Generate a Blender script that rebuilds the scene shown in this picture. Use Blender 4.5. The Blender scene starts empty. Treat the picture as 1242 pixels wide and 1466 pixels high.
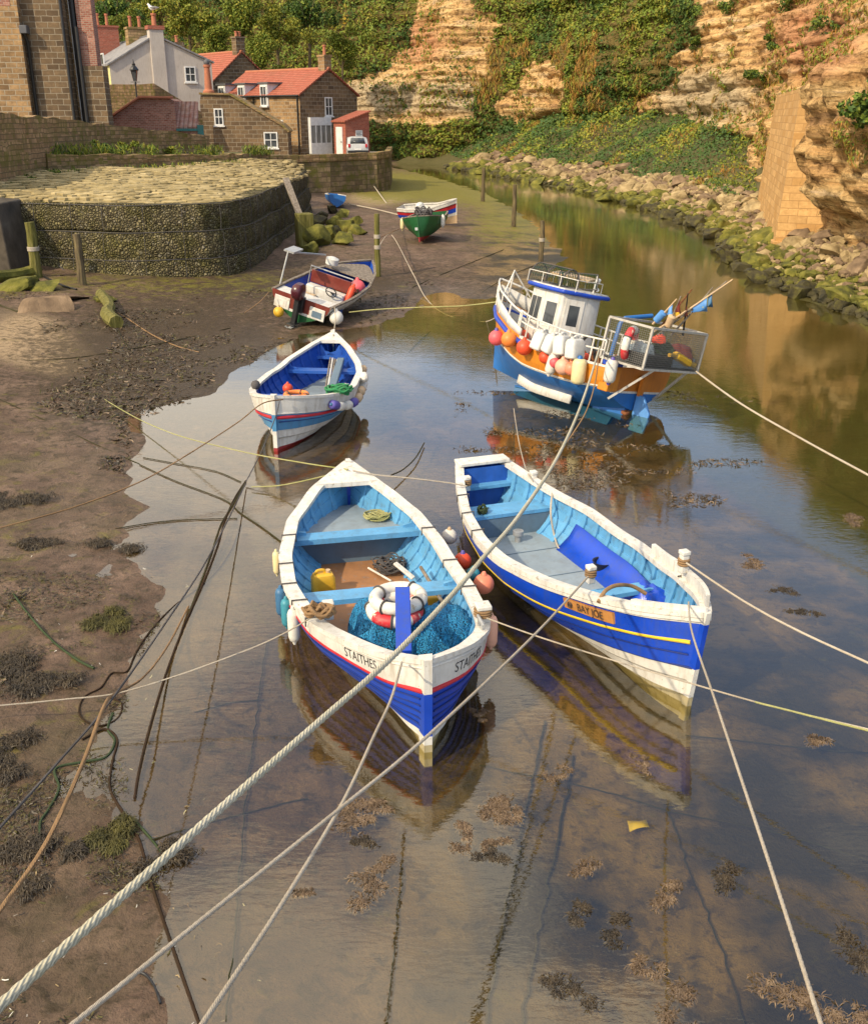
import bpy, bmesh, math, random
import numpy as np
from mathutils import Vector, Matrix
random.seed(7); rng=np.random.default_rng(11)
S=bpy.context.scene; COL=S.collection
R=math.radians
# ---------------------------------------------------------------- survey camera (used to set out positions on the ground)
CH=5.6; CF=1425.0; CT=math.atan(565/1425); cc,ss=math.cos(CT),math.sin(CT)
def P(px,py,z=0.0):
    a=(px-621)/CF; v=(py-733)/CF; d=(CH-z)/(ss+v*cc)
    return Vector((a*d,d*(cc-v*ss),z))
def Q(px,py,Y):
    a=(px-621)/CF; v=(py-733)/CF; d=Y/(cc-v*ss)
    return Vector((a*d,Y,CH-d*(ss+v*cc)))
def PR(x,y,z):
    d=y*cc+(CH-z)*ss; d=np.maximum(d,1e-3)
    return 621+CF*x/d, 733+CF*((CH-z)*cc-y*ss)/d
# ---------------------------------------------------------------- numpy value noise
_pt=rng.permutation(512); _pv=rng.random(512)
def _h(i,j,k): return _pv[_pt[(_pt[(_pt[i&511]+j)&511]+k)&511]]
def vnoise(x,y,z=0.0):
    x=np.asarray(x,float);y=np.asarray(y,float);z=np.asarray(z,float)+0*x
    i=np.floor(x).astype(int);j=np.floor(y).astype(int);k=np.floor(z).astype(int)
    a=x-i;b=y-j;c=z-k;a=a*a*(3-2*a);b=b*b*(3-2*b);c=c*c*(3-2*c)
    r=0
    for di,wa in((0,1-a),(1,a)):
        for dj,wb in((0,1-b),(1,b)):
            for dk,wc in((0,1-c),(1,c)): r=r+wa*wb*wc*_h(i+di,j+dj,k+dk)
    return r*2-1
def fbm(x,y,z=0.0,o=4):
    r=0;a=.5;f=1.
    for q in range(o): r=r+a*vnoise(np.asarray(x)*f+q*17.3,np.asarray(y)*f-q*9.1,np.asarray(z)*f+q*5.7); a*=.5;f*=2.03
    return r
# ---------------------------------------------------------------- materials
def newmat(name):
    m=bpy.data.materials.new(name); m.use_nodes=True; nt=m.node_tree
    b=nt.nodes['Principled BSDF']; return m,nt,b
def N(nt,t,**k):
    n=nt.nodes.new(t)
    for a,v in k.items():
        if a in n.inputs: n.inputs[a].default_value=v
        else: setattr(n,a,v)
    return n
def lk(nt,a,b): nt.links.new(a,b)
def c4(c): return (c[0],c[1],c[2],1)
def ramp(nt,fac,stops):
    r=nt.nodes.new('ShaderNodeValToRGB'); e=r.color_ramp.elements
    while len(e)<len(stops): e.new(.5)
    for q,(p,c) in zip(e,stops): q.position=p; q.color=c4(c) if not isinstance(c,(int,float)) else (c,c,c,1)
    lk(nt,fac,r.inputs[0]); return r.outputs[0]
def mixc(nt,fac,a,b,mode='MIX'):
    m=nt.nodes.new('ShaderNodeMix'); m.data_type='RGBA'; m.blend_type=mode
    for s,i in((fac,0),(a,6),(b,7)):
        if isinstance(s,(int,float)): m.inputs[i].default_value=s
        elif isinstance(s,tuple): m.inputs[i].default_value=c4(s)
        else: lk(nt,s,m.inputs[i])
    return m.outputs[2]
def coord(nt,kind='Object',scale=(1,1,1)):
    t=nt.nodes.new('ShaderNodeTexCoord'); mp=nt.nodes.new('ShaderNodeMapping'); mp.inputs['Scale'].default_value=scale
    lk(nt,t.outputs[kind],mp.inputs[0]); return mp.outputs[0]
def noise(nt,vec,scale,detail=5,rough=.6,dist=0):
    n=N(nt,'ShaderNodeTexNoise'); n.inputs['Scale'].default_value=scale; n.inputs['Detail'].default_value=detail
    n.inputs['Roughness'].default_value=rough; n.inputs['Distortion'].default_value=dist; lk(nt,vec,n.inputs['Vector']); return n.outputs['Fac']
def bump(nt,b,h,strength=.4,dist=.02,prev=None):
    u=N(nt,'ShaderNodeBump'); u.inputs['Strength'].default_value=strength; u.inputs['Distance'].default_value=dist
    lk(nt,h,u.inputs['Height'])
    if prev is not None: lk(nt,prev,u.inputs['Normal'])
    lk(nt,u.outputs[0],b.inputs['Normal']); return u.outputs[0]
def dk(c,k): return tuple(x*k for x in c)
def paint(name,c,rough=.38,dirt=.35,dc=(.16,.13,.09),scale=3.,wear=None,bs=.15,streak=True):
    m,nt,b=newmat(name); v=coord(nt)
    n1=noise(nt,v,scale,6,.65); col=mixc(nt,ramp(nt,n1,[(.3,.0),(.75,1.)]),dk(c,.8),dk(c,1.12))
    v2=coord(nt,'Object',(6,6,.8) if streak else (3,3,3)); n2=noise(nt,v2,2.2,6,.7)
    col=mixc(nt,ramp(nt,n2,[(.5,0.),(.78,dirt)]),col,dc)
    n4=noise(nt,v,38,3,.6); col=mixc(nt,ramp(nt,n4,[(.66,0.),(.72,dirt*1.3)]),col,wear or dc)
    if wear:
        n3=noise(nt,v,9,8,.7); col=mixc(nt,ramp(nt,n3,[(.6,0.),(.64,.9)]),col,wear)
    lk(nt,col,b.inputs['Base Color'])
    lk(nt,ramp(nt,n1,[(.2,rough-.08),(.8,rough+.18)]),b.inputs['Roughness'])
    bump(nt,b,noise(nt,v,14,6,.6),bs,.01); return m
def mottle(name,stops,scale=4,rough=.85,bs=.5,bscale=12,bd=.03,kind='Object',sc=(1,1,1),rr=.6,detail=7,spec=.3):
    m,nt,b=newmat(name); v=coord(nt,kind,sc); n=noise(nt,v,scale,detail,rr)
    lk(nt,ramp(nt,n,stops),b.inputs['Base Color']); b.inputs['Roughness'].default_value=rough
    b.inputs['Specular IOR Level'].default_value=spec
    bump(nt,b,noise(nt,v,bscale,8,.65),bs,bd); return m
def brick(name,c1,c2,mortar,bw=.5,bh=.25,ms=.02,stain=(.05,.04,.03),moss=None,bs=.8,rough=.9,hi=None,stainamt=.75):
    m,nt,b=newmat(name); v=coord(nt,'UV')
    dn=N(nt,'ShaderNodeTexNoise'); dn.inputs['Scale'].default_value=2.5; dn.inputs['Detail'].default_value=4; lk(nt,v,dn.inputs['Vector'])
    vm=N(nt,'ShaderNodeVectorMath',operation='MULTIPLY_ADD'); vm.inputs[1].default_value=(.09,.05,0); lk(nt,dn.outputs['Color'],vm.inputs[0]); lk(nt,v,vm.inputs[2])
    def bt(w,h,off):
        t=N(nt,'ShaderNodeTexBrick'); t.offset=off
        for k,x in(('Scale',1.),('Mortar Size',ms),('Mortar Smooth',.3),('Bias',0.),('Brick Width',w),('Row Height',h)): t.inputs[k].default_value=x
        t.inputs['Color1'].default_value=(0,0,0,1);t.inputs['Color2'].default_value=(1,1,1,1);t.inputs['Mortar'].default_value=(.5,.5,.5,1)
        lk(nt,vm.outputs[0],t.inputs['Vector']); return t
    t=bt(bw,bh,.5)
    col=ramp(nt,t.outputs['Color'],[(0.,c1),(.45,dk(c2,.75)),(1.,c2)])
    if hi is not None:
        n5=noise(nt,v,.9,3,.5); col=mixc(nt,ramp(nt,n5,[(.45,0.),(.65,.6)]),col,hi)
    n=noise(nt,v,5,8,.7); col=mixc(nt,ramp(nt,n,[(.35,0.),(.8,.7)]),col,dk(c1,.55))
    n2=noise(nt,v,.55,6,.7); col=mixc(nt,ramp(nt,n2,[(.42,0.),(.68,stainamt)]),col,stain)
    col=mixc(nt,t.outputs['Fac'],col,mortar)
    if moss:
        n3=noise(nt,v,1.1,8,.7); col=mixc(nt,ramp(nt,n3,[(.46,0.),(.62,.8)]),col,moss)
    lk(nt,col,b.inputs['Base Color']); b.inputs['Roughness'].default_value=rough; b.inputs['Specular IOR Level'].default_value=.2
    h=mixc(nt,t.outputs['Fac'],mixc(nt,.5,n,t.outputs['Color']),(0,0,0)); bump(nt,b,h,bs,.05); return m
def glassm(name='window glass'):
    m,nt,b=newmat(name); v=coord(nt); n=noise(nt,v,1.3,3)
    lk(nt,ramp(nt,n,[(.3,(.02,.025,.03)),(.7,(.10,.11,.12))]),b.inputs['Base Color']); b.inputs['Roughness'].default_value=.06; return m
def ropem(name,c,scale=1.,dirt=(.1,.09,.05),dsc=1.2,amt=.75):
    m,nt,b=newmat(name); v=coord(nt,'UV'); o=coord(nt)
    w=N(nt,'ShaderNodeTexWave'); w.bands_direction='DIAGONAL'; w.inputs['Scale'].default_value=scale; w.inputs['Distortion'].default_value=.6; lk(nt,v,w.inputs['Vector'])
    n=noise(nt,o,dsc,5,.7); n2=noise(nt,o,60,3,.6)
    col=mixc(nt,ramp(nt,n,[(.42,0.),(.7,amt)]),c,dirt); col=mixc(nt,ramp(nt,n2,[(.35,.5),(.7,0.)]),col,dk(c,.45))
    col=mixc(nt,ramp(nt,w.outputs['Fac'],[(.0,.45),(.5,0.)]),col,dk(c,.4))
    lk(nt,col,b.inputs['Base Color']); b.inputs['Roughness'].default_value=.9; b.inputs['Specular IOR Level'].default_value=.15
    bump(nt,b,w.outputs['Fac'],.6,.006); return m
def leafm(name,c,t=.25):
    m,nt,b=newmat(name); v=coord(nt)
    g=N(nt,'ShaderNodeNewGeometry'); n=noise(nt,v,.35,4,.6)
    col=mixc(nt,ramp(nt,n,[(.3,0.),(.7,1.)]),dk(c,.6),dk(c,1.35))
    col=mixc(nt,ramp(nt,g.outputs['Random Per Island'],[(0.,0.),(1.,.75)]),col,(c[0]*1.7,c[1]*1.25,c[2]*.9))
    lk(nt,col,b.inputs['Base Color']); b.inputs['Roughness'].default_value=.65; b.inputs['Specular IOR Level'].default_value=.25
    b.inputs['Transmission Weight'].default_value=0
    return m
M={}
M['scum']=paint('stained white bottom paint',(.40,.34,.20),.5,.85,(.14,.11,.04),3,bs=.3)
M['seam']=paint('plank seam shadow paint',(.004,.022,.17),.5,.3,(.02,.03,.06),4)  # for thin dark lines that paint in the shade under the plank laps
M['seamwhite']=paint('plank seam grey shadow paint',(.30,.28,.24),.6,.5,(.16,.13,.08),4)
M['white']=paint('white boat paint',(.64,.62,.57),.42,.7,(.27,.21,.13),4,bs=.2)
M['whitewood']=paint('white painted wood',(.66,.64,.59),.48,.7,(.28,.22,.14),5,wear=(.36,.31,.23))
M['blue']=paint('royal blue paint',(.008,.055,.44),.32,.6,(.05,.07,.14),3,bs=.12)
M['blue3']=paint('bright blue paint',(.006,.06,.52),.3,.55,(.05,.08,.18),3,bs=.1)
M['midblue']=paint('mid blue paint',(.02,.10,.42),.4,.35,(.03,.05,.12),4)
M['blue2in']=paint('cobalt interior paint',(.012,.075,.40),.42,.35,(.02,.04,.12),4)
M['sky']=paint('light blue paint',(.11,.34,.60),.42,.65,(.10,.13,.14),4,bs=.2,streak=False)
M['skyhull']=paint('light blue hull paint',(.06,.22,.42),.4,.45,(.10,.10,.09),4,bs=.2)
M['deck']=paint('grey blue deck paint',(.25,.31,.36),.5,.55,(.16,.15,.12),3,bs=.2,streak=False)
M['deckdark']=paint('slate blue board',(.11,.17,.23),.5,.4,(.08,.08,.07),3,streak=False)
M['red']=paint('red paint',(.46,.02,.03),.38,.3,(.1,.03,.02),4)
M['redboot']=paint('dark red antifouling',(.30,.02,.025),.6,.4,(.1,.06,.03),4)
M['yellow']=paint('yellow paint',(.72,.52,.02),.38,.25,(.3,.2,.05),4)
M['orange']=paint('orange hull paint',(.62,.22,.015),.42,.45,(.16,.07,.02),3)
M['shadeorange']=paint('shaded orange wood',(.50,.16,.015),.42,.4,(.16,.06,.02),3)  # darker copy of the hull orange, the transom's shade put into the colour
M['green']=paint('dark green paint',(.012,.10,.03),.4,.4,(.03,.05,.02),4)
M['hullblue']=paint('trawler blue paint',(.015,.13,.42),.42,.45,(.04,.08,.12),3)
M['paleblue']=paint('pale blue rudder paint',(.09,.27,.62),.42,.3,(.1,.14,.2),3)
M['wood']=paint('warm bottom boards',(.36,.17,.07),.55,.6,(.15,.10,.07),4,wear=(.20,.24,.27),streak=False)
M['greywood']=mottle('weathered grey wood',[(.3,(.10,.08,.06)),(.6,(.25,.21,.17)),(.8,(.36,.32,.27))],3,.85,.6,6,.02,sc=(4,4,.7))
M['mahog']=paint('mahogany varnish',(.17,.03,.02),.32,.35,(.05,.02,.015),5)
M['black']=paint('black plastic',(.014,.014,.015),.4,.2,(.06,.05,.05),6)
M['cowl']=paint('dark red engine cowling',(.07,.012,.02),.25,.4,(.02,.015,.015),5)
M['metal']=paint('galvanised metal',(.42,.43,.43),.4,.5,(.2,.13,.08),6); M['metal'].node_tree.nodes['Principled BSDF'].inputs['Metallic'].default_value=.4
M['rust']=mottle('rusty iron',[(.3,(.08,.03,.015)),(.6,(.22,.08,.03)),(.8,(.3,.15,.08))],8)
def netmat():
    m,nt,b=newmat('blue netting'); v=coord(nt); n=noise(nt,v,4,6,.7); vr=N(nt,'ShaderNodeTexVoronoi'); vr.feature='DISTANCE_TO_EDGE'; vr.inputs['Scale'].default_value=42; lk(nt,v,vr.inputs['Vector'])
    w=N(nt,'ShaderNodeTexWave'); w.inputs['Scale'].default_value=5; w.inputs['Distortion'].default_value=7; w.inputs['Detail'].default_value=3; w.inputs['Detail Scale'].default_value=1.2; lk(nt,v,w.inputs['Vector'])
    col=ramp(nt,n,[(.3,(.010,.20,.50)),(.55,(.03,.36,.72)),(.75,(.10,.47,.80))]); col=mixc(nt,ramp(nt,vr.outputs[0],[(.05,0.),(.25,.45)]),col,(.004,.07,.22)); lk(nt,col,b.inputs['Base Color']); b.inputs['Roughness'].default_value=.8
    q=bump(nt,b,w.outputs['Fac'],.9,.05); bump(nt,b,ramp(nt,vr.outputs[0],[(0.,1.),(.3,0.)]),.9,.02,q); M['net']=m
netmat()
M['foam']=paint('white buoy foam',(.68,.66,.60),.6,.5,(.36,.25,.14),7,wear=(.45,.33,.2),streak=False)
M['plastic']=paint('milky plastic',(.60,.60,.57),.4,.5,(.36,.30,.24),5,streak=False)
M['cagegrey']=paint('dirty white cage tube',(.42,.40,.36),.5,.7,(.16,.12,.08),6)
M['meshdark']=paint('dull wire mesh',(.16,.16,.15),.6,.4,(.1,.07,.05),6)
M['cream']=paint('cream fender plastic',(.72,.62,.34),.45,.4,(.45,.36,.15),5,streak=False)
for k,c in dict(pinkbuoy=(.72,.11,.13),orangebuoy=(.78,.22,.04),redbuoy=(.70,.07,.02),salmon=(.76,.24,.14),peach=(.74,.40,.28),yelcan=(.72,.42,.03),teal=(.04,.25,.33),denim=(.04,.14,.28),purple=(.10,.08,.34),tan=(.56,.40,.24)).items():
    M[k]=paint(k+' plastic',c,.45,.35,dk(c,.45),6,streak=False)
M['glass']=glassm()
M['rwhite']=ropem('pale twisted rope',(.62,.58,.46),9,(.34,.32,.16),1.3,.5)
M['rcream']=ropem('cream rope',(.66,.58,.47),14,(.36,.28,.18),1.0,.6)
M['rtan']=ropem('tan rope',(.40,.25,.13),14,(.14,.09,.05),1.2,.7)
M['rgrey']=ropem('grey rope',(.15,.14,.14),14,(.06,.055,.05))
M['rweed']=ropem('weedy dark rope',(.075,.065,.035),12,(.035,.045,.012),1.6,.9)
M['rbrown']=ropem('dark brown rope',(.06,.035,.02),12,(.03,.025,.012))
M['rgreen']=ropem('green algae rope',(.07,.10,.05),12,(.03,.05,.02))
M['ryel']=ropem('yellow green rope',(.52,.50,.24),12,(.3,.34,.08))
M['letter']=paint('black lettering',(.03,.03,.035),.5,.3,(.2,.19,.17),8)
# ---------------------------------------------------------------- mesh builder
class MB:
    def __init__(s): s.v=[];s.f=[];s.m=[];s.uv={};s.n=0
    def add(s,vs,fs,mi=0,T=None,uvs=None):
        vs=[Vector(p) for p in vs]
        if T is not None: vs=[T@p for p in vs]
        o=len(s.v); s.v+=vs
        for i,f in enumerate(fs):
            if uvs is not None: s.uv[len(s.f)]=[uvs[k] for k in f]
            s.f.append([o+k for k in f]); s.m.append(mi)
        return s
    def box(s,a,b,mi=0,T=None):
        x0,y0,z0=a;x1,y1,z1=b
        return s.add([(x0,y0,z0),(x1,y0,z0),(x1,y1,z0),(x0,y1,z0),(x0,y0,z1),(x1,y0,z1),(x1,y1,z1),(x0,y1,z1)],
            [(3,2,1,0),(4,5,6,7),(0,1,5,4),(1,2,6,5),(2,3,7,6),(3,0,4,7)],mi,T)
    def bar(s,p,q,w,h,mi=0,up=(0,0,1)):
        p=Vector(p);q=Vector(q);d=(q-p);L=d.length;d.normalize();u=Vector(up)
        if abs(d.dot(u))>.98:u=Vector((0,1,0))
        x=d.cross(u).normalized();z=x.cross(d)
        T=Matrix((( x.x,d.x,z.x,p.x),(x.y,d.y,z.y,p.y),(x.z,d.z,z.z,p.z),(0,0,0,1)))
        return s.box((-w/2,0,-h/2),(w/2,L,h/2),mi,T)
    def prism(s,poly,z0,z1,mi=0,T=None):
        n=len(poly); vs=[(x,y,z0) for x,y in poly]+[(x,y,z1) for x,y in poly]
        fs=[tuple(range(n-1,-1,-1)),tuple(range(n,2*n))]+[(i,(i+1)%n,n+(i+1)%n,n+i) for i in range(n)]
        return s.add(vs,fs,mi,T)
    def tube(s,pts,r,k=8,mi=0,cap=True,twist=0,lobe=0.,closed=False):
        pts=[Vector(p) for p in pts];n=len(pts)
        rs=r if hasattr(r,'__len__') else [r]*n
        t0=(pts[1]-pts[0]).normalized();u=t0.orthogonal().normalized();vs=[];uv=[];acc=0
        for i in range(n):
            a=pts[(i-1)%n] if closed else pts[max(i-1,0)];b=pts[(i+1)%n] if closed else pts[min(i+1,n-1)]
            t=(b-a).normalized() if (b-a).length>1e-9 else t0
            u=(u-t*u.dot(t)); u=u.normalized() if u.length>1e-6 else t.orthogonal().normalized(); w=t.cross(u)
            if i: acc+=(pts[i]-pts[i-1]).length
            for j in range(k+1):
                A=2*math.pi*j/k; rr=rs[i]*(1+lobe*math.cos(3*(A-twist*acc))) if lobe else rs[i]
                vs.append(pts[i]+u*(math.cos(A)*rr)+w*(math.sin(A)*rr)); uv.append((j/k*.5,acc*2))
        K=k+1
        fs=[(i*K+j,i*K+j+1,(i+1)*K+j+1,(i+1)*K+j) for i in range(n-1) for j in range(k)]
        if closed: fs+=[((n-1)*K+j,(n-1)*K+j+1,j+1,j) for j in range(k)]
        if cap and not closed: fs+=[tuple(range(k-1,-1,-1)),tuple((n-1)*K+j for j in range(k))]
        return s.add(vs,fs,mi,None,uv)
    def lathe(s,prof,k=20,mi=0,T=None):
        vs=[];fs=[]
        for r,z in prof:
            for j in range(k): A=2*math.pi*j/k; vs.append((r*math.cos(A),r*math.sin(A),z))
        for i in range(len(prof)-1):
            for j in range(k): fs.append((i*k+j,i*k+(j+1)%k,(i+1)*k+(j+1)%k,(i+1)*k+j))
        fs+=[tuple(range(k-1,-1,-1)),tuple((len(prof)-1)*k+j for j in range(k))]
        return s.add(vs,fs,mi,T)
    def ball(s,c,r,k=18,mi=0,T=None,sq=(1,1,1)):
        pr=[(max(.02,math.sin(math.pi*i/12))*r,-math.cos(math.pi*i/12)*r) for i in range(13)]
        D=Matrix.Translation(Vector(c))@Matrix.Diagonal((*sq,1)); return s.lathe(pr,k,mi,(T@D) if T is not None else D)
    def torus(s,c,R_,r,T=None,k=32,kk=12,mi=0,mi2=None,sq=1.):
        vs=[];fs=[];ms=[]
        for i in range(k):
            A=2*math.pi*i/k
            for j in range(kk):
                B=2*math.pi*j/kk; q=R_+r*math.cos(B); vs.append((c[0]+q*math.cos(A),c[1]+q*math.sin(A),c[2]+r*sq*math.sin(B)))
        o=len(s.f)
        s.add(vs,[(i*kk+j,((i+1)%k)*kk+j,((i+1)%k)*kk+(j+1)%kk,i*kk+(j+1)%kk) for i in range(k) for j in range(kk)],mi,T)
        if mi2 is not None:
            for i in range(k):
                if (i*8//k)%2==0:
                    for j in range(kk): s.m[o+i*kk+j]=mi2
        return s
    def grid(s,rows,mi=0,closed=False,T=None):
        n=len(rows[0]);vs=[p for r in rows for p in r]
        fs=[(i*n+j,i*n+j+1,(i+1)*n+j+1,(i+1)*n+j) for i in range(len(rows)-1) for j in range(n-1)]
        return s.add(vs,fs,mi,T)
    def build(s,name,mats,parent=None,smooth=35,uv=False,bevel=0,tag=None,kind=None,solid=0):
        if not isinstance(mats,(list,tuple)): mats=[mats]
        me=bpy.data.meshes.new(name); vs=s.v; off=Vector((0,0,0))
        if parent is None and vs:
            xs=[p.x for p in vs];ys=[p.y for p in vs];off=Vector(((min(xs)+max(xs))/2,(min(ys)+max(ys))/2,min(p.z for p in vs)))
        me.from_pydata([tuple(p-off) for p in vs],[],s.f)
        for m in mats: me.materials.append(M[m] if isinstance(m,str) else m)
        me.polygons.foreach_set('material_index',s.m)
        if uv or s.uv:
            l=me.uv_layers.new(name='UVMap')
            for p in me.polygons:
                if p.index in s.uv:
                    for li,c in zip(p.loop_indices,s.uv[p.index]): l.data[li].uv=c
                else:
                    nn=p.normal
                    if abs(nn.z)>.75:
                        for li in p.loop_indices: q=vs[me.loops[li].vertex_index]; l.data[li].uv=(q.x,q.y)
                    else:
                        t=Vector((-nn.y,nn.x,0)).normalized()
                        for li in p.loop_indices: q=vs[me.loops[li].vertex_index]; l.data[li].uv=(q.dot(t)+(.37 if abs(nn.x)>.7 else 0),q.z/max(.3,math.sqrt(1-nn.z**2)))
        bm=bmesh.new(); bm.from_mesh(me); bmesh.ops.recalc_face_normals(bm,faces=bm.faces); bm.to_mesh(me); bm.free()
        if smooth:
            me.polygons.foreach_set('use_smooth',[True]*len(me.polygons)); me.set_sharp_from_angle(angle=R(smooth))
        o=bpy.data.objects.new(name,me); COL.objects.link(o)
        if parent is not None: o.parent=parent
        else: o.location=off
        if bevel:
            b=o.modifiers.new('bevel','BEVEL'); b.width=bevel; b.segments=2; b.limit_method='ANGLE'; b.angle_limit=R(40)
        if solid:
            q=o.modifiers.new('solid','SOLIDIFY'); q.thickness=solid
        if tag: label(o,*tag)
        if kind: o['kind']=kind
        return o
def label(o,lab,cat,group=None,kind=None):
    o['label']=lab; o['category']=cat
    if group:o['group']=group
    if kind:o['kind']=kind
    return o
def thing(name,lab,cat,loc=(0,0,0),rz=0.,group=None,rot=None):
    o=bpy.data.objects.new(name,None); COL.objects.link(o); o.location=loc
    o.rotation_euler=rot if rot else (0,0,rz); o.empty_display_size=.2; return label(o,lab,cat,group)
def npmesh(name,V,Fq,mats,mi=None,smooth=True,parent=None):
    V=np.asarray(V,np.float32);Fq=np.asarray(Fq,np.int32); me=bpy.data.meshes.new(name); k=Fq.shape[1]
    me.vertices.add(len(V)); me.vertices.foreach_set('co',V.ravel()); me.loops.add(Fq.size); me.loops.foreach_set('vertex_index',Fq.ravel())
    me.polygons.add(len(Fq)); me.polygons.foreach_set('loop_start',np.arange(0,Fq.size,k,dtype=np.int32)); me.polygons.foreach_set('loop_total',np.full(len(Fq),k,np.int32))
    for m in mats: me.materials.append(M[m] if isinstance(m,str) else m)
    if mi is not None: me.polygons.foreach_set('material_index',np.asarray(mi,np.int32))
    me.polygons.foreach_set('use_smooth',np.full(len(Fq),smooth)); me.update(calc_edges=True); me.validate()
    o=bpy.data.objects.new(name,me); COL.objects.link(o)
    if parent is not None:o.parent=parent
    return o
def spline(pts,n=8):
    pts=[Vector(p) for p in pts]; out=[]
    for i in range(len(pts)-1):
        p0=pts[max(i-1,0)];p1=pts[i];p2=pts[i+1];p3=pts[min(i+2,len(pts)-1)]
        for k in range(n):
            t=k/n; out.append(.5*((2*p1)+(p2-p0)*t+(2*p0-5*p1+4*p2-p3)*t*t+(3*p1-p0-3*p2+p3)*t**3))
    return out+[pts[-1]]
def rect_grid(name,nu,nv,fn,mats,**k):
    pass
# ================================================================ light, sky, camera
W=bpy.data.worlds.new('World'); S.world=W; W.use_nodes=True; nt=W.node_tree; bg=nt.nodes['Background']
SUN_EL=R(37); SUN_AZ=Vector((-.70,-.71))   # towards the sun, ground plan
sk=N(nt,'ShaderNodeTexSky'); sk.sky_type='NISHITA'; sk.sun_disc=False; sk.sun_elevation=SUN_EL
sk.sun_rotation=math.atan2(SUN_AZ.x,SUN_AZ.y); sk.air_density=1.2; sk.dust_density=1.; sk.ozone_density=1.5
tc=nt.nodes.new('ShaderNodeTexCoord'); mp=nt.nodes.new('ShaderNodeMapping'); mp.inputs['Scale'].default_value=(1,1,2.2); lk(nt,tc.outputs['Generated'],mp.inputs[0])
cl=noise(nt,mp.outputs[0],3.6,7,.55,.35)
dp=N(nt,'ShaderNodeVectorMath',operation='DOT_PRODUCT'); dp.inputs[1].default_value=(-.45,0,.42); lk(nt,tc.outputs['Generated'],dp.inputs[0])
ad=N(nt,'ShaderNodeMath',operation='ADD'); lk(nt,cl,ad.inputs[0]); lk(nt,dp.outputs['Value'],ad.inputs[1]); sb=N(nt,'ShaderNodeMath',operation='SUBTRACT'); sb.inputs[1].default_value=.20; lk(nt,ad.outputs[0],sb.inputs[0]); cl=sb.outputs[0]
lk(nt,mixc(nt,ramp(nt,cl,[(.45,.06),(.61,.95)]),mixc(nt,1.,sk.outputs[0],(1.55,1.6,1.75),'MULTIPLY'),(12.8,11.6,9.9)),bg.inputs[0]); bg.inputs[1].default_value=.125
sd=bpy.data.lights.new('sun','SUN'); sd.energy=4.1; sd.angle=R(.8); sd.color=(1,.84,.60)
so=bpy.data.objects.new('sun',sd); COL.objects.link(so); h=SUN_AZ.normalized()
so.rotation_euler=Vector((h.x*math.cos(SUN_EL),h.y*math.cos(SUN_EL),math.sin(SUN_EL))).to_track_quat('Z','Y').to_euler()
cam=bpy.data.cameras.new('camera'); co=bpy.data.objects.new('camera',cam); COL.objects.link(co)
co.location=(0,0,CH); co.rotation_euler=(R(90)-CT,0,0); cam.sensor_fit='VERTICAL'; cam.sensor_height=36; cam.lens=CF/1466*36; cam.clip_end=1500; cam.clip_start=.05
S.camera=co; S.view_settings.view_transform='Standard'; S.view_settings.look='None'; S.view_settings.exposure=.12; S.view_settings.gamma=1
S.render.engine='CYCLES'; S.cycles.max_bounces=8; S.cycles.transparent_max_bounces=16; S.cycles.use_denoising=True
# ================================================================ shore line and terrain
left_px=[(265,1466),(275,1380),(262,1340),(252,1300),(250,1250),(215,1210),(195,1160),(185,1110),(180,1040),(190,980),(215,920),(240,880),(225,850),(185,810),(165,770),(175,730),(185,665),(195,640),(185,600),(255,590),(300,560),(345,535),(390,500),(440,480),(520,466),(560,462),(592,450),(600,432),(625,416),(655,425),(700,432),(740,420),(790,400),(812,370),(790,345),(760,325),(745,305),(720,290),(690,275),(650,262),(600,248),(560,239)]
right_px=[(560,235),(600,236),(640,241),(690,250),(740,258),(800,268),(850,280),(900,292),(950,308),(1000,328),(1035,350),(1050,380),(1090,402),(1140,420),(1190,440),(1242,460)]
LW=[P(*p).xy for p in left_px]; RW=[P(*p).xy for p in right_px]
poly=[Vector((-1.2,-14)),Vector((-1.35,2))]+LW+RW+[Vector((14.2,24)),Vector((15,12)),Vector((16,-14))]
nL=len(LW)+2
PA=np.array([[p.x,p.y] for p in poly]); PB=np.roll(PA,-1,axis=0)
def shore(x,y):
    x=np.asarray(x,float);y=np.asarray(y,float);best=np.full(x.shape,1e9);right=np.zeros(x.shape,bool);ins=np.zeros(x.shape,bool)
    for i,(a,b) in enumerate(zip(PA,PB)):
        d=b-a;t=np.clip(((x-a[0])*d[0]+(y-a[1])*d[1])/(d@d+1e-12),0,1)
        q=np.hypot(x-a[0]-t*d[0],y-a[1]-t*d[1]); w=q<best
        best=np.where(w,q,best); right=np.where(w,nL<=i<len(PA)-1,right)
        c=((a[1]>y)!=(b[1]>y))&(x<(b[0]-a[0])*(y-a[1])/(b[1]-a[1]+1e-12)+a[0]); ins^=c
    return np.where(ins,-best,best),right
def ground(x,y,parts=False):
    x=np.asarray(x,float);y=np.asarray(y,float)
    s,r=shore(x,y)
    sj=s+.35*fbm(x*.9,y*.9,3.)*np.clip(np.asarray(y)/12,.4,2.)
    n1=fbm(x*.7,y*.7,1.,4);n2=fbm(x*3.2,y*3.2,2.,3)
    land=np.clip(.05*sj,0,.75)+(.02+.05*np.clip(sj,0,1))*n1+(.012+.036*np.clip(sj,0,1))*n2+.02*np.clip(sj,0,1)*fbm(x*7,y*7,6.,2)
    bank=np.where(sj<4.5,.27*sj,1.2+.56*(sj-4.5)); bank=np.minimum(bank,7.5)+.25*n1*np.clip(sj,0,1)
    deep=np.clip((x-1)/9,0,1)*np.clip((y-6)/10,.2,1)
    wet=-np.clip(-sj*.07,0,.16+.5*deep)+.02*n1+.012*n2
    z=np.where(sj>0,np.where(r,bank,land),wet)
    return (z,s,r) if parts else z
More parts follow.
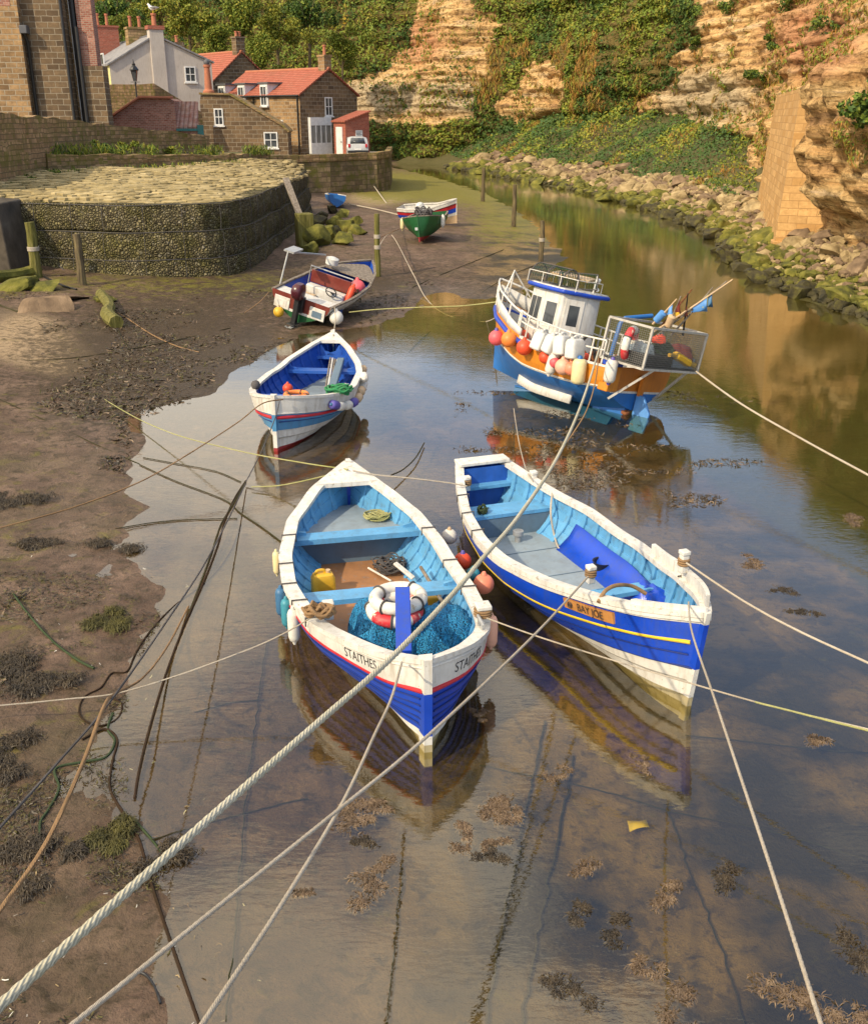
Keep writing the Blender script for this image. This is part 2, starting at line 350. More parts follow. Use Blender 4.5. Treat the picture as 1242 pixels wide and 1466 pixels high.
def gz(x,y): return float(ground(np.array([x]),np.array([y]))[0])
def GP(px,py,it=4):   # point on the ground seen at a place of the photograph
    z=0.
    for _ in range(it): q=P(px,py,z); z=gz(q.x,q.y)
    return P(px,py,z)
def build_ground():
    ny,nx=430,430
    t=np.linspace(0,1,ny); Y=-13+ (np.exp(t*4.1)-1)/(math.exp(4.1)-1)*330
    Y=np.sort(np.concatenate([Y,np.linspace(3.5,14,90)]));ny=len(Y)
    u=np.linspace(-1,1,nx); u=np.sign(u)*(.75*np.abs(u)+.25*np.abs(u)**3)
    X=u[None,:]*(11+1.05*np.maximum(Y,0))[:,None]; YY=np.repeat(Y[:,None],nx,1)
    z,s,r=ground(X,YY,True)
    V=np.stack([X,YY,z],-1).reshape(-1,3); i=np.arange(ny-1)[:,None]*nx+np.arange(nx-1)[None,:]
    Fq=np.stack([i,i+1,i+nx+1,i+nx],-1).reshape(-1,4)
    o=npmesh('mud_flat',V,Fq,[M['mud']]); o['kind']='structure'
    a=o.data.attributes.new('shore','FLOAT','POINT'); a.data.foreach_set('value',s.ravel().astype(np.float32))
    px,py=PR(X,YY,z)
    alg=np.exp(-((py-268)/22)**2)*np.clip((px-480)/60,0,1)*np.clip((760-px)/60,0,1)+.5*np.exp(-((py-320)/35)**2)*np.clip((px-640)/60,0,1)*np.clip((820-px)/40,0,1)
    alg+=.3*np.exp(-((py-405)/22)**2)*np.clip((460-px)/80,0,1)+.16*np.clip((260-px)/260,0,1)*np.clip((py-450)/300,0,1)*np.clip((1250-py)/200,0,1)
    weed=np.exp(-((px-250)/190)**2-((py-520)/95)**2)+.6*np.exp(-((px-480)/200)**2-((py-405)/30)**2)
    sand=np.exp(-((px-40)/75)**2-((py-485)/42)**2)+.7*np.exp(-((px-100)/50)**2-((py-520)/22)**2)+.7*np.exp(-((px-540)/60)**2-((py-283)/16)**2)
    dark=np.clip((px-440)/420,0,1)*np.clip((py-640)/260,0,1); dark=np.maximum(dark,np.clip((px-640)/160,0,1)*np.clip((640-py)/60+.4,0,1))
    deepc=np.clip((px-690)/140,0,1)*np.clip((690-py)/140,0,1)*np.clip((-s)/1.2,0,1)
    for nm,d in(('deepbed',deepc),('algae',alg),('weed',weed),('sand',sand),('rightbed',dark),('bank',np.where(r,1.,0.))):
        a=o.data.attributes.new(nm,'FLOAT','POINT'); a.data.foreach_set('value',np.clip(d,0,1).ravel().astype(np.float32))
def mudmat():
    m,nt,b=newmat('tidal mud'); v=coord(nt)
    at=lambda n:(lambda q:(setattr(q,'attribute_name',n),q.outputs['Fac'])[1])(nt.nodes.new('ShaderNodeAttribute'))
    mth=lambda op,a,c:(lambda q:([lk(nt,s,q.inputs[i]) if not isinstance(s,(int,float)) else setattr(q.inputs[i],'default_value',s) for i,s in enumerate((a,c))],q.outputs[0])[1])(N(nt,'ShaderNodeMath',operation=op))
    nA=noise(nt,v,1.3,9,.68); nB=noise(nt,v,5.5,8,.7,.4); nC=noise(nt,v,.45,6,.6); nD=noise(nt,v,24,6,.7)
    col=ramp(nt,nA,[(.3,(.065,.037,.022)),(.5,(.155,.098,.066)),(.7,(.28,.185,.13))])
    col=mixc(nt,ramp(nt,nD,[(.38,.55),(.6,0.)]),col,(.10,.07,.05))
    col=mixc(nt,ramp(nt,nB,[(.50,0.),(.62,.72)]),col,(.065,.048,.03)); col=mixc(nt,ramp(nt,nC,[(.48,0.),(.66,.5)]),col,(.12,.095,.05))
    sn=mth('ADD',at('sand'),mth('MULTIPLY',mth('SUBTRACT',nB,.5),.8)); col=mixc(nt,ramp(nt,sn,[(.35,0.),(.6,.85)]),col,(.40,.29,.17))
    # olive bed under the right hand water, with dark weed in soft patches
    rb=at('rightbed'); bed=mixc(nt,ramp(nt,nC,[(.42,0.),(.56,.95)]),(.25,.17,.065),(.022,.024,.015)); bed=mixc(nt,ramp(nt,nB,[(.5,0.),(.68,.75)]),bed,(.05,.045,.035))
    col=mixc(nt,ramp(nt,rb,[(.12,0.),(.5,.85)]),col,bed)
    col=mixc(nt,mth('MULTIPLY',at('deepbed'),.85),col,(.065,.06,.018))
    # weed and green algae
    wd=mth('ADD',mth('MULTIPLY',at('weed'),.5),nB); col=mixc(nt,ramp(nt,wd,[(.54,0.),(.74,.85)]),col,(.05,.034,.017))
    n6=noise(nt,v,2.2,9,.72,.5)
    al=mth('ADD',mth('MULTIPLY',at('algae'),.55),n6); al2=ramp(nt,al,[(.60,0.),(.80,.85)])
    col=mixc(nt,al2,col,mixc(nt,nD,(.09,.09,.012),(.27,.24,.03)))
    bk=at('bank'); col=mixc(nt,mth('MULTIPLY',bk,ramp(nt,nB,[(.2,.6),(.6,1.)])),col,mixc(nt,nA,(.05,.05,.018),(.13,.115,.04)))
    sh=at('shore'); mp=N(nt,'ShaderNodeMapRange'); mp.inputs[1].default_value=-.5; mp.inputs[2].default_value=1.4; mp.inputs[3].default_value=.85; mp.inputs[4].default_value=1.05; lk(nt,sh,mp.inputs[0])
    lk(nt,col,b.inputs['Base Color'])
    wetr=N(nt,'ShaderNodeMapRange'); wetr.inputs[1].default_value=.0; wetr.inputs[2].default_value=2.5; wetr.inputs[3].default_value=.24; wetr.inputs[4].default_value=.6; lk(nt,sh,wetr.inputs[0])
    lk(nt,mth('ADD',wetr.outputs[0],mth('MULTIPLY',nB,.25)),b.inputs['Roughness']); b.inputs['Specular IOR Level'].default_value=.2
    q=bump(nt,b,nB,.9,.09); q=bump(nt,b,nD,.7,.03,q); bump(nt,b,noise(nt,v,80,4,.7),.5,.01,q); M['mud']=m
mudmat(); build_ground()
def watermat():
    m,nt,b=newmat('harbour water'); nt.nodes.remove(b); out=nt.nodes['Material Output']
    v=coord(nt,'Object',(.55,1.5,1)); n1=noise(nt,v,1.3,4,.55,.5); v2=coord(nt,'Object',(1,2.4,1)); n2=noise(nt,v2,6,3,.55)
    big=noise(nt,coord(nt),.13,3,.5); amp=ramp(nt,big,[(.40,.25),(.62,1.)])
    u=N(nt,'ShaderNodeBump'); u.inputs['Distance'].default_value=.05; u.inputs['Strength'].default_value=.035; lk(nt,n1,u.inputs['Height'])
    mm=N(nt,'ShaderNodeMath',operation='MULTIPLY'); mm.inputs[1].default_value=.09; lk(nt,amp,mm.inputs[0])
    u2=N(nt,'ShaderNodeBump'); u2.inputs['Distance'].default_value=.02; lk(nt,mm.outputs[0],u2.inputs['Strength']); lk(nt,n2,u2.inputs['Height']); lk(nt,u.outputs[0],u2.inputs['Normal'])
    ge=N(nt,'ShaderNodeNewGeometry'); dt=N(nt,'ShaderNodeVectorMath',operation='DOT_PRODUCT'); lk(nt,u2.outputs[0],dt.inputs[0]); lk(nt,ge.outputs['Incoming'],dt.inputs[1])
    def mt(op,a,c=None):
        q=N(nt,'ShaderNodeMath',operation=op)
        for i,x in enumerate((a,c)):
            if x is None: continue
            if isinstance(x,(int,float)): q.inputs[i].default_value=x
            else: lk(nt,x,q.inputs[i])
        return q.outputs[0]
    sch=mt('POWER',mt('SUBTRACT',1.,mt('MINIMUM',mt('ABSOLUTE',dt.outputs['Value']),1.)),5.); fre=mt('ADD',mt('MULTIPLY',sch,.90),.105)
    gl=N(nt,'ShaderNodeBsdfGlossy'); gl.inputs['Roughness'].default_value=.03; gl.inputs['Color'].default_value=(1,1,1,1); lk(nt,u2.outputs[0],gl.inputs['Normal'])
    tr=N(nt,'ShaderNodeBsdfTransparent'); tr.inputs['Color'].default_value=(.85,.81,.57,1)
    mx=N(nt,'ShaderNodeMixShader'); lk(nt,fre,mx.inputs[0]); lk(nt,tr.outputs[0],mx.inputs[1]); lk(nt,gl.outputs[0],mx.inputs[2]); lk(nt,mx.outputs[0],out.inputs[0]); M['water']=m
watermat()
MB().add([(-40,-14,0),(60,-14,0),(60,170,0),(-40,170,0)],[(0,1,2,3)]).build('water','water',kind='structure',smooth=0)
# ================================================================ cliffs
CP=[(-150,70,26,40),(-100,100,30,42),(-60,124,32,40),(-30,138,32,34),(-9.5,143,30,22),(-1,137,30,14),(9,132,29,10),(16.5,113,26,8),(20.5,95,23,8),(21.5,76,21,7),(20.6,61,18,7),(19.2,52,17,7),(17.4,45,16.5,7),(16.2,40.5,16,7),(16.6,36,16,7),(18,31,15,8),(23,25,15,9),(32,16,15,10),(45,4,15,10)]
cs=spline([Vector((a,b,0)) for a,b,_,_ in CP],10); ct=np.interp(np.linspace(0,len(CP)-1,len(cs)),range(len(CP)),[c[2] for c in CP]); cb=np.interp(np.linspace(0,len(CP)-1,len(cs)),range(len(CP)),[c[3] for c in CP])
CXY=np.array([[p.x,p.y] for p in cs]); dl=np.r_[0,np.cumsum(np.hypot(*np.diff(CXY,axis=0).T))]
# finer columns where the cliff is close
nc=760; dens=1/np.maximum(np.hypot(CXY[:,0],CXY[:,1]),20); cum=np.r_[0,np.cumsum((dens[1:]+dens[:-1])/2*np.diff(dl))]
sl=np.interp(np.linspace(0,cum[-1],nc),cum,dl)
cx=np.interp(sl,dl,CXY[:,0]);cy=np.interp(sl,dl,CXY[:,1]);ctop=np.interp(sl,dl,ct);cset=np.interp(sl,dl,cb)
tx=np.gradient(cx);ty=np.gradient(cy);tl=np.hypot(tx,ty); nxv=-ty/tl; nyv=tx/tl   # outward = away from the channel
nxv,nyv=np.where(nxv*cx+nyv*(cy-20)>0,nxv,-nxv),np.where(nxv*cx+nyv*(cy-20)>0,nyv,-nyv)
for _ in range(12): nxv=np.convolve(np.pad(nxv,4,mode='edge'),np.ones(9)/9,'valid'); nyv=np.convolve(np.pad(nyv,4,mode='edge'),np.ones(9)/9,'valid')
def inpoly(px,py,pl):
    r=np.zeros(np.shape(px),bool)
    for (x0,y0),(x1,y1) in zip(pl,pl[1:]+pl[:1]): r^=((y0>py)!=(y1>py))&(px<(x1-x0)*(py-y0)/(y1-y0+1e-9)+x0)
    return r
BARE=[[(490,135),(545,95),(585,62),(598,15),(640,-6),(705,-6),(690,60),(690,158),(600,165),(500,165)],[(985,-40),(1005,55),(955,78),(975,105),(930,140),(912,185),(1075,225),(1075,330),(1260,420),(1300,-40)],[(768,85),(812,90),(822,165),(735,175),(722,150)]]
def bare(X,Y,Z,j=22):
    px,py=PR(X,Y,Z); a=j*fbm(X*.16,Y*.16,Z*.3,3)*2; b=j*fbm(X*.16+40,Y*.16,Z*.3+9,3)*2
    r=np.zeros(np.shape(X),bool)
    for p in BARE: r|=inpoly(px+a,py+b,p)
    return r
def cliff_mesh():
    nr=190; q=np.linspace(0,1,nr)[:,None]; top=ctop[None,:]; Z=-1+q*(top+1)
    X0=np.repeat(cx[None,:],nr,0);Y0=np.repeat(cy[None,:],nr,0); near=np.clip((100-np.hypot(X0,Y0))/60,0,1)
    rel=np.clip(Z/top,0,1); hill=np.clip((-X0-8)/25,0,1)
    off=cset[None,:]*(hill*rel+(1-hill)*rel**1.8)
    W_=Z+.9*fbm(X0*.05,Y0*.05,0,3)+.12*(X0+Y0)*.1      # tilted beds
    led=vnoise(W_*.95,0*W_,3.3)*.75+vnoise(W_*2.6,X0*.04,1.3)*.5+np.round(2.5*vnoise(W_*4.5,X0*.3,Y0*.3))/2.5*.13+vnoise(X0*.9,Y0*.9,np.floor(W_*2.2))*.22
    off+=(1-hill)*led*(1-.55*np.clip((48-Y0)/6,0,1))*(.9+.5*fbm(X0*.1,Y0*.1,Z*.1,2))
    off+=(1-hill*.6)*(1.7*fbm(X0*.12,Y0*.12,Z*.16,4)+.9*np.abs(fbm(X0*.4,Y0*.4,Z*.55,4)))
    off+=(.4*fbm(X0*1.1,Y0*1.1,Z*1.6,3)-.75*np.abs(fbm(X0*.7+3,Y0*.7,Z*1.1,3))+.25*vnoise(X0*2.2,Y0*2.2,Z*3.))*(1-hill)
    px,py=PR(X0,Y0,Z)
    rec=np.exp(-((py-172-.0*px+10*fbm(X0*.2,Y0*.2,4.,2))/7)**2)*np.clip((px-735)/20,0,1)*np.clip((835-px)/20,0,1)*2.2
    rec+=np.exp(-((py-(176+(px-920)*.23))/9)**2)*np.clip((px-905)/25,0,1)*np.clip((1080-px)/20,0,1)*1.8
    # the near rock bulges over its foot
    nr_=np.clip((43.5-Y0)/3,0,1)*np.clip((Y0-24)/5,0,1)
    off+=rec-nr_*(.5*np.clip((Z-1.0)/2.,0,1)+4.0*np.clip((Z-1.0)/6.,0,1))*np.clip((12-Z)/5.,0,1)+nr_*.6*np.exp(-((Z-1.8)/1.)**2)
    X=X0+nxv[None,:]*off; Y=Y0+nyv[None,:]*off
    V=np.stack([X,Y,Z],-1); n=nc
    # plateau behind the edge
    last=V[-1:].copy(); last[...,0]+=nxv*60; last[...,1]+=nyv*60; last[...,2]+=4; V=np.concatenate([V,last],0)
    i=np.arange(nr)[:,None]*n+np.arange(n-1)[None,:]; Fq=np.stack([i,i+1,i+n+1,i+n],-1).reshape(-1,4)
    o=npmesh('cliff',V.reshape(-1,3),Fq,[M['cliff']],smooth=True); o['kind']='structure'
    bz=bare(V[...,0],V[...,1],V[...,2]); a=o.data.attributes.new('soil','FLOAT','POINT'); a.data.foreach_set('value',(~bz).astype(np.float32).ravel())
    px,py=PR(V[...,0],V[...,1],V[...,2])
    red=np.exp(-((px-1165)/75)**2-((py-55)/60)**2)+.8*np.exp(-((px-595)/55)**2-((py-60)/40)**2)
    pale=np.exp(-((py-140)/26)**2)*np.clip((px-470)/40,0,1)*np.clip((720-px)/30,0,1)+np.exp(-((px-1010)/75)**2-((py-140)/45)**2)
    for nm,d in(('redclay',red),('pale',pale)):
        a=o.data.attributes.new(nm,'FLOAT','POINT'); a.data.foreach_set('value',np.clip(d,0,1).astype(np.float32).ravel())
    return V[:-1],near
def cliffmat():
    m,nt,b=newmat('bedded sandstone'); v=coord(nt,'Object',(.16,.16,1.5)); vo=coord(nt)
    at=lambda n:(lambda q:(setattr(q,'attribute_name',n),q.outputs['Fac'])[1])(nt.nodes.new('ShaderNodeAttribute'))
    n1=noise(nt,v,1.1,9,.62,.5); n2=noise(nt,vo,.5,8,.65); n3=noise(nt,vo,2.2,9,.7)
    col=ramp(nt,n1,[(.27,(.13,.075,.04)),(.38,(.42,.25,.12)),(.47,(.62,.37,.15)),(.48,(.40,.25,.12)),(.49,(.64,.40,.17)),(.60,(.70,.49,.24)),(.61,(.46,.31,.17)),(.62,(.60,.43,.25))])
    pale=mixc(nt,n1,(.32,.24,.13),(.62,.52,.36)); col=mixc(nt,ramp(nt,at('pale'),[(.2,0.),(.7,.85)]),col,pale)
    col=mixc(nt,ramp(nt,at('redclay'),[(.2,0.),(.7,.8)]),col,mixc(nt,n3,(.42,.17,.08),(.60,.31,.18)))
    col=mixc(nt,ramp(nt,n3,[(.36,.9),(.50,0.)]),col,(.13,.075,.03))
    col=mixc(nt,ramp(nt,n2,[(.56,0.),(.72,.55)]),col,(.20,.16,.05))
    col=mixc(nt,ramp(nt,at('soil'),[(.35,0.),(.75,.9)]),col,mixc(nt,n3,(.030,.034,.010),(.16,.12,.035)))
    lk(nt,col,b.inputs['Base Color']); b.inputs['Roughness'].default_value=.95; b.inputs['Specular IOR Level'].default_value=.1
    q=bump(nt,b,n1,1.,.7); vr=N(nt,'ShaderNodeTexVoronoi'); vr.feature='DISTANCE_TO_EDGE'; vr.inputs['Scale'].default_value=1.1; lk(nt,coord(nt,'Object',(.5,.5,1.7)),vr.inputs['Vector'])
    q=bump(nt,b,ramp(nt,vr.outputs[0],[(0.,0.),(.08,1.)]),.55,.15,q); bump(nt,b,n3,.8,.25,q); M['cliff']=m
cliffmat(); CV,_n=cliff_mesh()
# ================================================================ leaves
for k,c in dict(lf_dark=(.036,.078,.014),lf_mid=(.105,.16,.022),lf_yel=(.17,.195,.026),lf_rus=(.22,.135,.034),lf_blue=(.045,.095,.026),lf_gold=(.25,.20,.018)).items(): M[k]=leafm(k,c)
LF=['lf_dark','lf_mid','lf_yel','lf_rus','lf_blue','lf_gold']
def leaves(name,pts,sizes,mi,nrm=None,droop=None,parent=None,mats=LF,seed=1):
    g=np.random.default_rng(seed); n=len(pts); d=g.normal(size=(n,3))
    if nrm is not None: d=d*.75+nrm
    d/=np.linalg.norm(d,axis=1)[:,None]+1e-9
    a=np.cross(d,g.normal(size=(n,3))); a/=np.linalg.norm(a,axis=1)[:,None]+1e-9
    if droop is not None:
        w=droop[:,None]; up=np.array([0,0,1.])+.35*g.normal(size=(n,3)); a=a*(1-w)+up*w; a/=np.linalg.norm(a,axis=1)[:,None]+1e-9
    b=np.cross(d,a); b/=np.linalg.norm(b,axis=1)[:,None]+1e-9
    L=sizes[:,None]*(1 if droop is None else 1+1.3*droop[:,None]); w=sizes[:,None]*(.62 if droop is None else (.62-.36*droop[:,None]))
    V=np.stack([pts-a*L*.5,pts+b*w*.5+d*w*.12,pts+a*L*.5,pts-b*w*.5+d*w*.12],1).reshape(-1,3)
    return npmesh(name,V,np.arange(4*n).reshape(-1,4),mats,mi,smooth=False,parent=parent)
def cliff_leaves():
    g=np.random.default_rng(5); nr,n=CV.shape[:2]
    A=np.linalg.norm(np.cross(CV[1:,:-1]-CV[:-1,:-1],CV[:-1,1:]-CV[:-1,:-1]),axis=-1); ctr=(CV[1:,:-1]+CV[:-1,1:])/2
    dist=np.hypot(ctr[...,0],ctr[...,1]); px,py=PR(ctr[...,0],ctr[...,1],ctr[...,2])
    w=A/np.maximum(dist,30)**2*np.where((px>-150)&(px<1500),1,.03)*np.where(py<-350,.35,1.)*np.where(py<-60,.5,1.)*np.where(py<240,1,.02)
    cnt=270000; idx=g.choice(w.size,cnt,p=(w/w.sum()).ravel()); i,j=np.unravel_index(idx,w.shape)
    a=g.random((cnt,1));b=g.random((cnt,1)); p=CV[i,j]+a*(CV[i+1,j]-CV[i,j])+b*(CV[i,j+1]-CV[i,j])
    x,y,z=p.T; bz=bare(x,y,z); px,py=PR(x,y,z)
    tuft=fbm(x*.45,y*.45,z*.6,3)
    keep=np.where(bz,np.where(px<760,(tuft>-.06)&(g.random(cnt)<.55),(tuft>.06)&(g.random(cnt)<.45)),(tuft>-.42)|(g.random(cnt)<.25)); p=p[keep];x,y,z=p.T;bz=bz[keep];px=px[keep];py=py[keep];tuft=tuft[keep];j=j[keep]
    out=-np.stack([nxv[j],nyv[j],-.55+0*nxv[j]],1); out/=np.linalg.norm(out,axis=1)[:,None]
    hill=np.clip((560-px)/200,0,1); sc=.22+.2*hill
    lump=np.clip(.45+1.3*fbm(x*sc,y*sc,z*sc*1.2,3),0,1.6)*(1.1+2.2*hill)*np.where(bz,.35,1)
    dep=np.sqrt(np.random.default_rng(8).random(len(p))); p=p+out*(lump*dep)[:,None]
    p[:,2]+=-.2*(1-dep)
    c=fbm(x*.13,y*.13,z*.2,3)+.35*fbm(x*.6,y*.6,z*.6,2)+.10*g.normal(size=len(p))
    mi=np.where(c<-.12,0,np.where(c<.12,1,np.where(c<.26,2,1)))
    dry=(np.clip((px-640)/60,0,1)*np.clip((1010-px)/60,0,1)*np.clip((py-30)/60,0,1)*.5+fbm(x*.3+5,y*.3,z*.22,3)+.05*g.normal(size=len(p)))
    dr=(dry>.52)|(bz&(g.random(len(p))<.5)); mi=np.where(dr,np.where(g.random(len(p))<.7,3,2),mi)
    gold=(hill>.3)&(fbm(x*.10+9,y*.10,z*.1,3)>.16); mi=np.where(gold&(g.random(len(p))<.6),np.where(g.random(len(p))<.5,5,2),mi)
    dist=np.hypot(x,y); size=np.clip(.0027*dist,.12,.42)*(.6+.8*g.random(len(p)))
    o=leaves('hanging_undergrowth',p,size,mi,out*.8+np.array([0,0,.4]),np.where(dr,.85,.15),seed=3); o['kind']='stuff'
    # leafy cover on the bank between rocks and cliff
    cnt=190000; Yr=np.exp(g.uniform(math.log(33),math.log(150),cnt)); Xr=g.uniform(-22,26,cnt)*(.5+.5*np.clip(Yr/120,0,1))+g.uniform(0,14,cnt)
    zz,s,r=ground(Xr,Yr,True); px,py=PR(Xr,Yr,zz)
    ed=3.9+1.2*fbm(Xr*.2,Yr*.2,2.,2)*2+np.where(px>1082,99,0); k=r&(s>ed)&(s<26)&(px>500)&((fbm(Xr*.5,Yr*.5,0,3)>-.7))
    x,y,z=Xr[k],Yr[k],zz[k]; lump=np.clip(.6+1.9*fbm(x*.3,y*.3,0,3),.05,2.4); dep=np.sqrt(g.random(len(x))); p=np.stack([x,y-.2*lump,z+lump*dep],1)
    c=fbm(x*.25,y*.25,7.,3)+.12*g.normal(size=len(x)); mi=np.where(c<-.1,4,np.where(c<.12,1,np.where(c<.44,2,3))); mi=np.where(g.random(len(x))<.15,0,mi)
    o=leaves('bank_undergrowth',p,np.clip(.0026*y,.10,.34)*(.6+.8*g.random(len(x))),mi,np.array([[-.3,-.5,.7]]),np.where(mi==3,.7,.1),seed=4); o['kind']='stuff'
cliff_leaves()
# ================================================================ rocks
M['rk_pale']=mottle('pale sandstone',[(.3,(.12,.085,.04)),(.5,(.30,.22,.11)),(.7,(.48,.37,.20))],1.3,.9,.7,4,.08)
M['rk_brown']=mottle('brown sandstone',[(.3,(.09,.06,.038)),(.55,(.22,.15,.09)),(.75,(.34,.24,.15))],1.3,.9,.7,4,.08)
M['rk_moss']=mottle('mossy stone',[(.30,(.045,.04,.02)),(.44,(.09,.09,.016)),(.60,(.18,.165,.028)),(.72,(.32,.25,.11))],1.5,.9,.8,6,.08)
M['rk_weed']=mottle('weed covered stone',[(.3,(.018,.018,.01)),(.5,(.06,.05,.02)),(.7,(.12,.11,.02))],2.,.7,1.,10,.08)
def rockmesh(seed,mat,name='boulder'):
    g=np.random.default_rng(seed); bm=bmesh.new(); bmesh.ops.create_icosphere(bm,subdivisions=4,radius=1)
    V=np.array([v.co[:] for v in bm.verts]); V*=np.array([1,.55+.4*g.random(),.5+.3*g.random()])
    for _ in range(13):
        n=g.normal(size=3); n/=np.linalg.norm(n); d=.34+.26*g.random(); h=V@n-d; V-=np.where(h>0,h,0)[:,None]*n*.96
    V+= (V/np.linalg.norm(V,axis=1)[:,None])*(.09*fbm(V[:,0]*2+seed,V[:,1]*2,V[:,2]*2,4)+.03*fbm(V[:,0]*7+seed,V[:,1]*7,V[:,2]*7,2))[:,None]
    for v,c in zip(bm.verts,V): v.co=c
    me=bpy.data.meshes.new(name); bm.to_mesh(me); bm.free(); me.materials.append(M[mat]); me.polygons.foreach_set('use_smooth',[True]*len(me.polygons)); me.set_sharp_from_angle(angle=R(38)); return me
RK={k:[rockmesh(20+i*7+j*31,k) for i in range(6)] for j,k in enumerate(['rk_pale','rk_brown','rk_moss','rk_weed'])}
def rock(kind,loc,size,lab,group=None,name='boulder',g=rng,flat=1.):
    o=bpy.data.objects.new(name,RK[kind][int(g.integers(6))]); COL.objects.link(o); o.location=loc
    o.rotation_euler=(g.normal()*.25,g.normal()*.25,g.random()*6.28); o.scale=(size*.5,size*.5,size*.5*flat)
    return label(o,lab,'boulder',group)
def armour():
    g=np.random.default_rng(3); placed=[]; n=0
    seg=[(RW[i],RW[i+1]) for i in range(len(RW)-1)]
    tries=0
    while n<285 and tries<9000:
        tries+=1; y=math.exp(g.uniform(math.log(30.5),math.log(124)))
        i=max(k for k in range(len(RW)) if RW[k].y>=y or k==0); i=min(i,len(RW)-2); a,b=RW[i],RW[i+1]; t=(y-a.y)/(b.y-a.y+1e-9); bx=a.x+(b.x-a.x)*min(max(t,0),1)
        d=g.uniform(-.25,1)*4.3*(.8+.4*y/100); nx_,ny_=(b.y-a.y),-(b.x-a.x); L=math.hypot(nx_,ny_); nx_/=-L;ny_/=-L
        if nx_<0 and y<100: nx_,ny_=-nx_,-ny_
        if ny_<0 and y>=100: nx_,ny_=-nx_,-ny_
        x=bx+nx_*d; yy=y+ny_*d; size=(.72+.009*y)*min(1.55,math.exp(g.normal()*.40))*1.02
        s,r=shore(np.array([x]),np.array([yy])); s=float(s[0])
        if s<-.35 or s>4.9 or (yy<44 and x>15.8): continue
        if any((x-p[0])**2+(yy-p[1])**2<(.36*(size+p[2]))**2 for p in placed): continue
        placed.append((x,yy,size)); z=gz(x,yy); k='rk_weed' if s<.25 and yy<70 else ('rk_moss' if s<1.7+.7*g.normal() else ('rk_pale' if g.random()<.62 else 'rk_brown'))
        where='at the foot of the right-hand cliff' if yy<48 else ('on the far bank below the hanging cliff' if yy<95 else 'on the far bank near the end of the creek')
        kind={'rk_weed':'dark weed covered boulder','rk_moss':'green mossy boulder','rk_pale':'pale sandstone boulder','rk_brown':'brown sandstone boulder'}[k]
        rock(k,(x,yy,z+size*.1),size,kind+' '+where,kind.split(' boulder')[0]+' boulders '+where,g=g,flat=.74); n+=1
    # rubble between the boulders
    V=[];Fq=[];mi=[];o=0
    base=[np.array([v.co[:] for v in bm.verts]) for bm in [None] if bm] if False else None
    b2=bmesh.new(); bmesh.ops.create_icosphere(b2,subdivisions=1,radius=.5); bv=np.array([v.co[:] for v in b2.verts]); bf=np.array([[v.index for v in f.verts] for f in b2.faces]); b2.free()
    cnt=0
    Yr=np.exp(g.uniform(math.log(29),math.log(126),60000)); Xr=np.interp(Yr,[p.y for p in RW][::-1],[p.x for p in RW][::-1])+g.uniform(-1,9,60000)
    z,s,r=ground(Xr,Yr,True); k=np.where(r&(s>-.1)&(s<5.0))[0][:7000]
    for q in k:
        sz=(.14+.0035*Yr[q])*math.exp(g.normal()*.4); w=bv*(1+.5*(g.random((len(bv),1))-.5))*np.array([1,.8,.6])*sz; A=g.random()*6.28; c_,s_=math.cos(A),math.sin(A)
        V.append(np.stack([w[:,0]*c_-w[:,1]*s_+Xr[q],w[:,0]*s_+w[:,1]*c_+Yr[q],w[:,2]+z[q]+sz*.15],1)); Fq.append(bf+o); o+=len(bv)
        mi+= [(3 if s[q]<.3 else 2 if s[q]<1.5+.7*g.normal() else 0 if g.random()<.6 else 1)]*len(bf)
    ob=npmesh('rubble',np.concatenate(V),np.concatenate(Fq),['rk_pale','rk_brown','rk_moss','rk_weed'],mi,smooth=False); ob['kind']='stuff'
armour()
# boulders beside the gabion wall, under the slipway
for i,(px,py,s) in enumerate([(452,322,1.5),(468,338,1.7),(482,318,1.2),(498,326,1.5),(476,300,1.2),(455,345,1.8),(505,318,1.1),(488,344,1.3),(462,310,1.2),(492,306,1.1),(512,330,1.2),(446,356,1.1),(480,330,1.),(500,340,.9)]):
    p=GP(px,py+5); rock('rk_moss' if i%4 else 'rk_weed',(p.x,p.y,p.z+s*.12),s,'green mossy boulder heaped beside the end of the gabion wall','mossy boulders beside the gabion wall')
for (px,py,s,f,k,lab) in [(103,428,1.5,.10,'rk_brown','flat sandstone slab lying on mud in front of the gabion wall'),(60,415,1.6,.4,'rk_moss','mossy flat slab beside the timber post nearest the left edge'),(28,412,2.2,.5,'rk_moss','long green mossy ledge at the foot of the concrete ramp'),(150,430,1.2,.5,'rk_moss','yellow mossy stone behind the fallen log'),(60,448,2.4,.07,'rk_brown','broad flat bedrock slab on the left mud'),(160,455,.7,.5,'rk_moss','small mossy stone beside the fallen log')]:
    p=GP(px,py); rock(k,(p.x,p.y,p.z+.02),s,lab,flat=f)
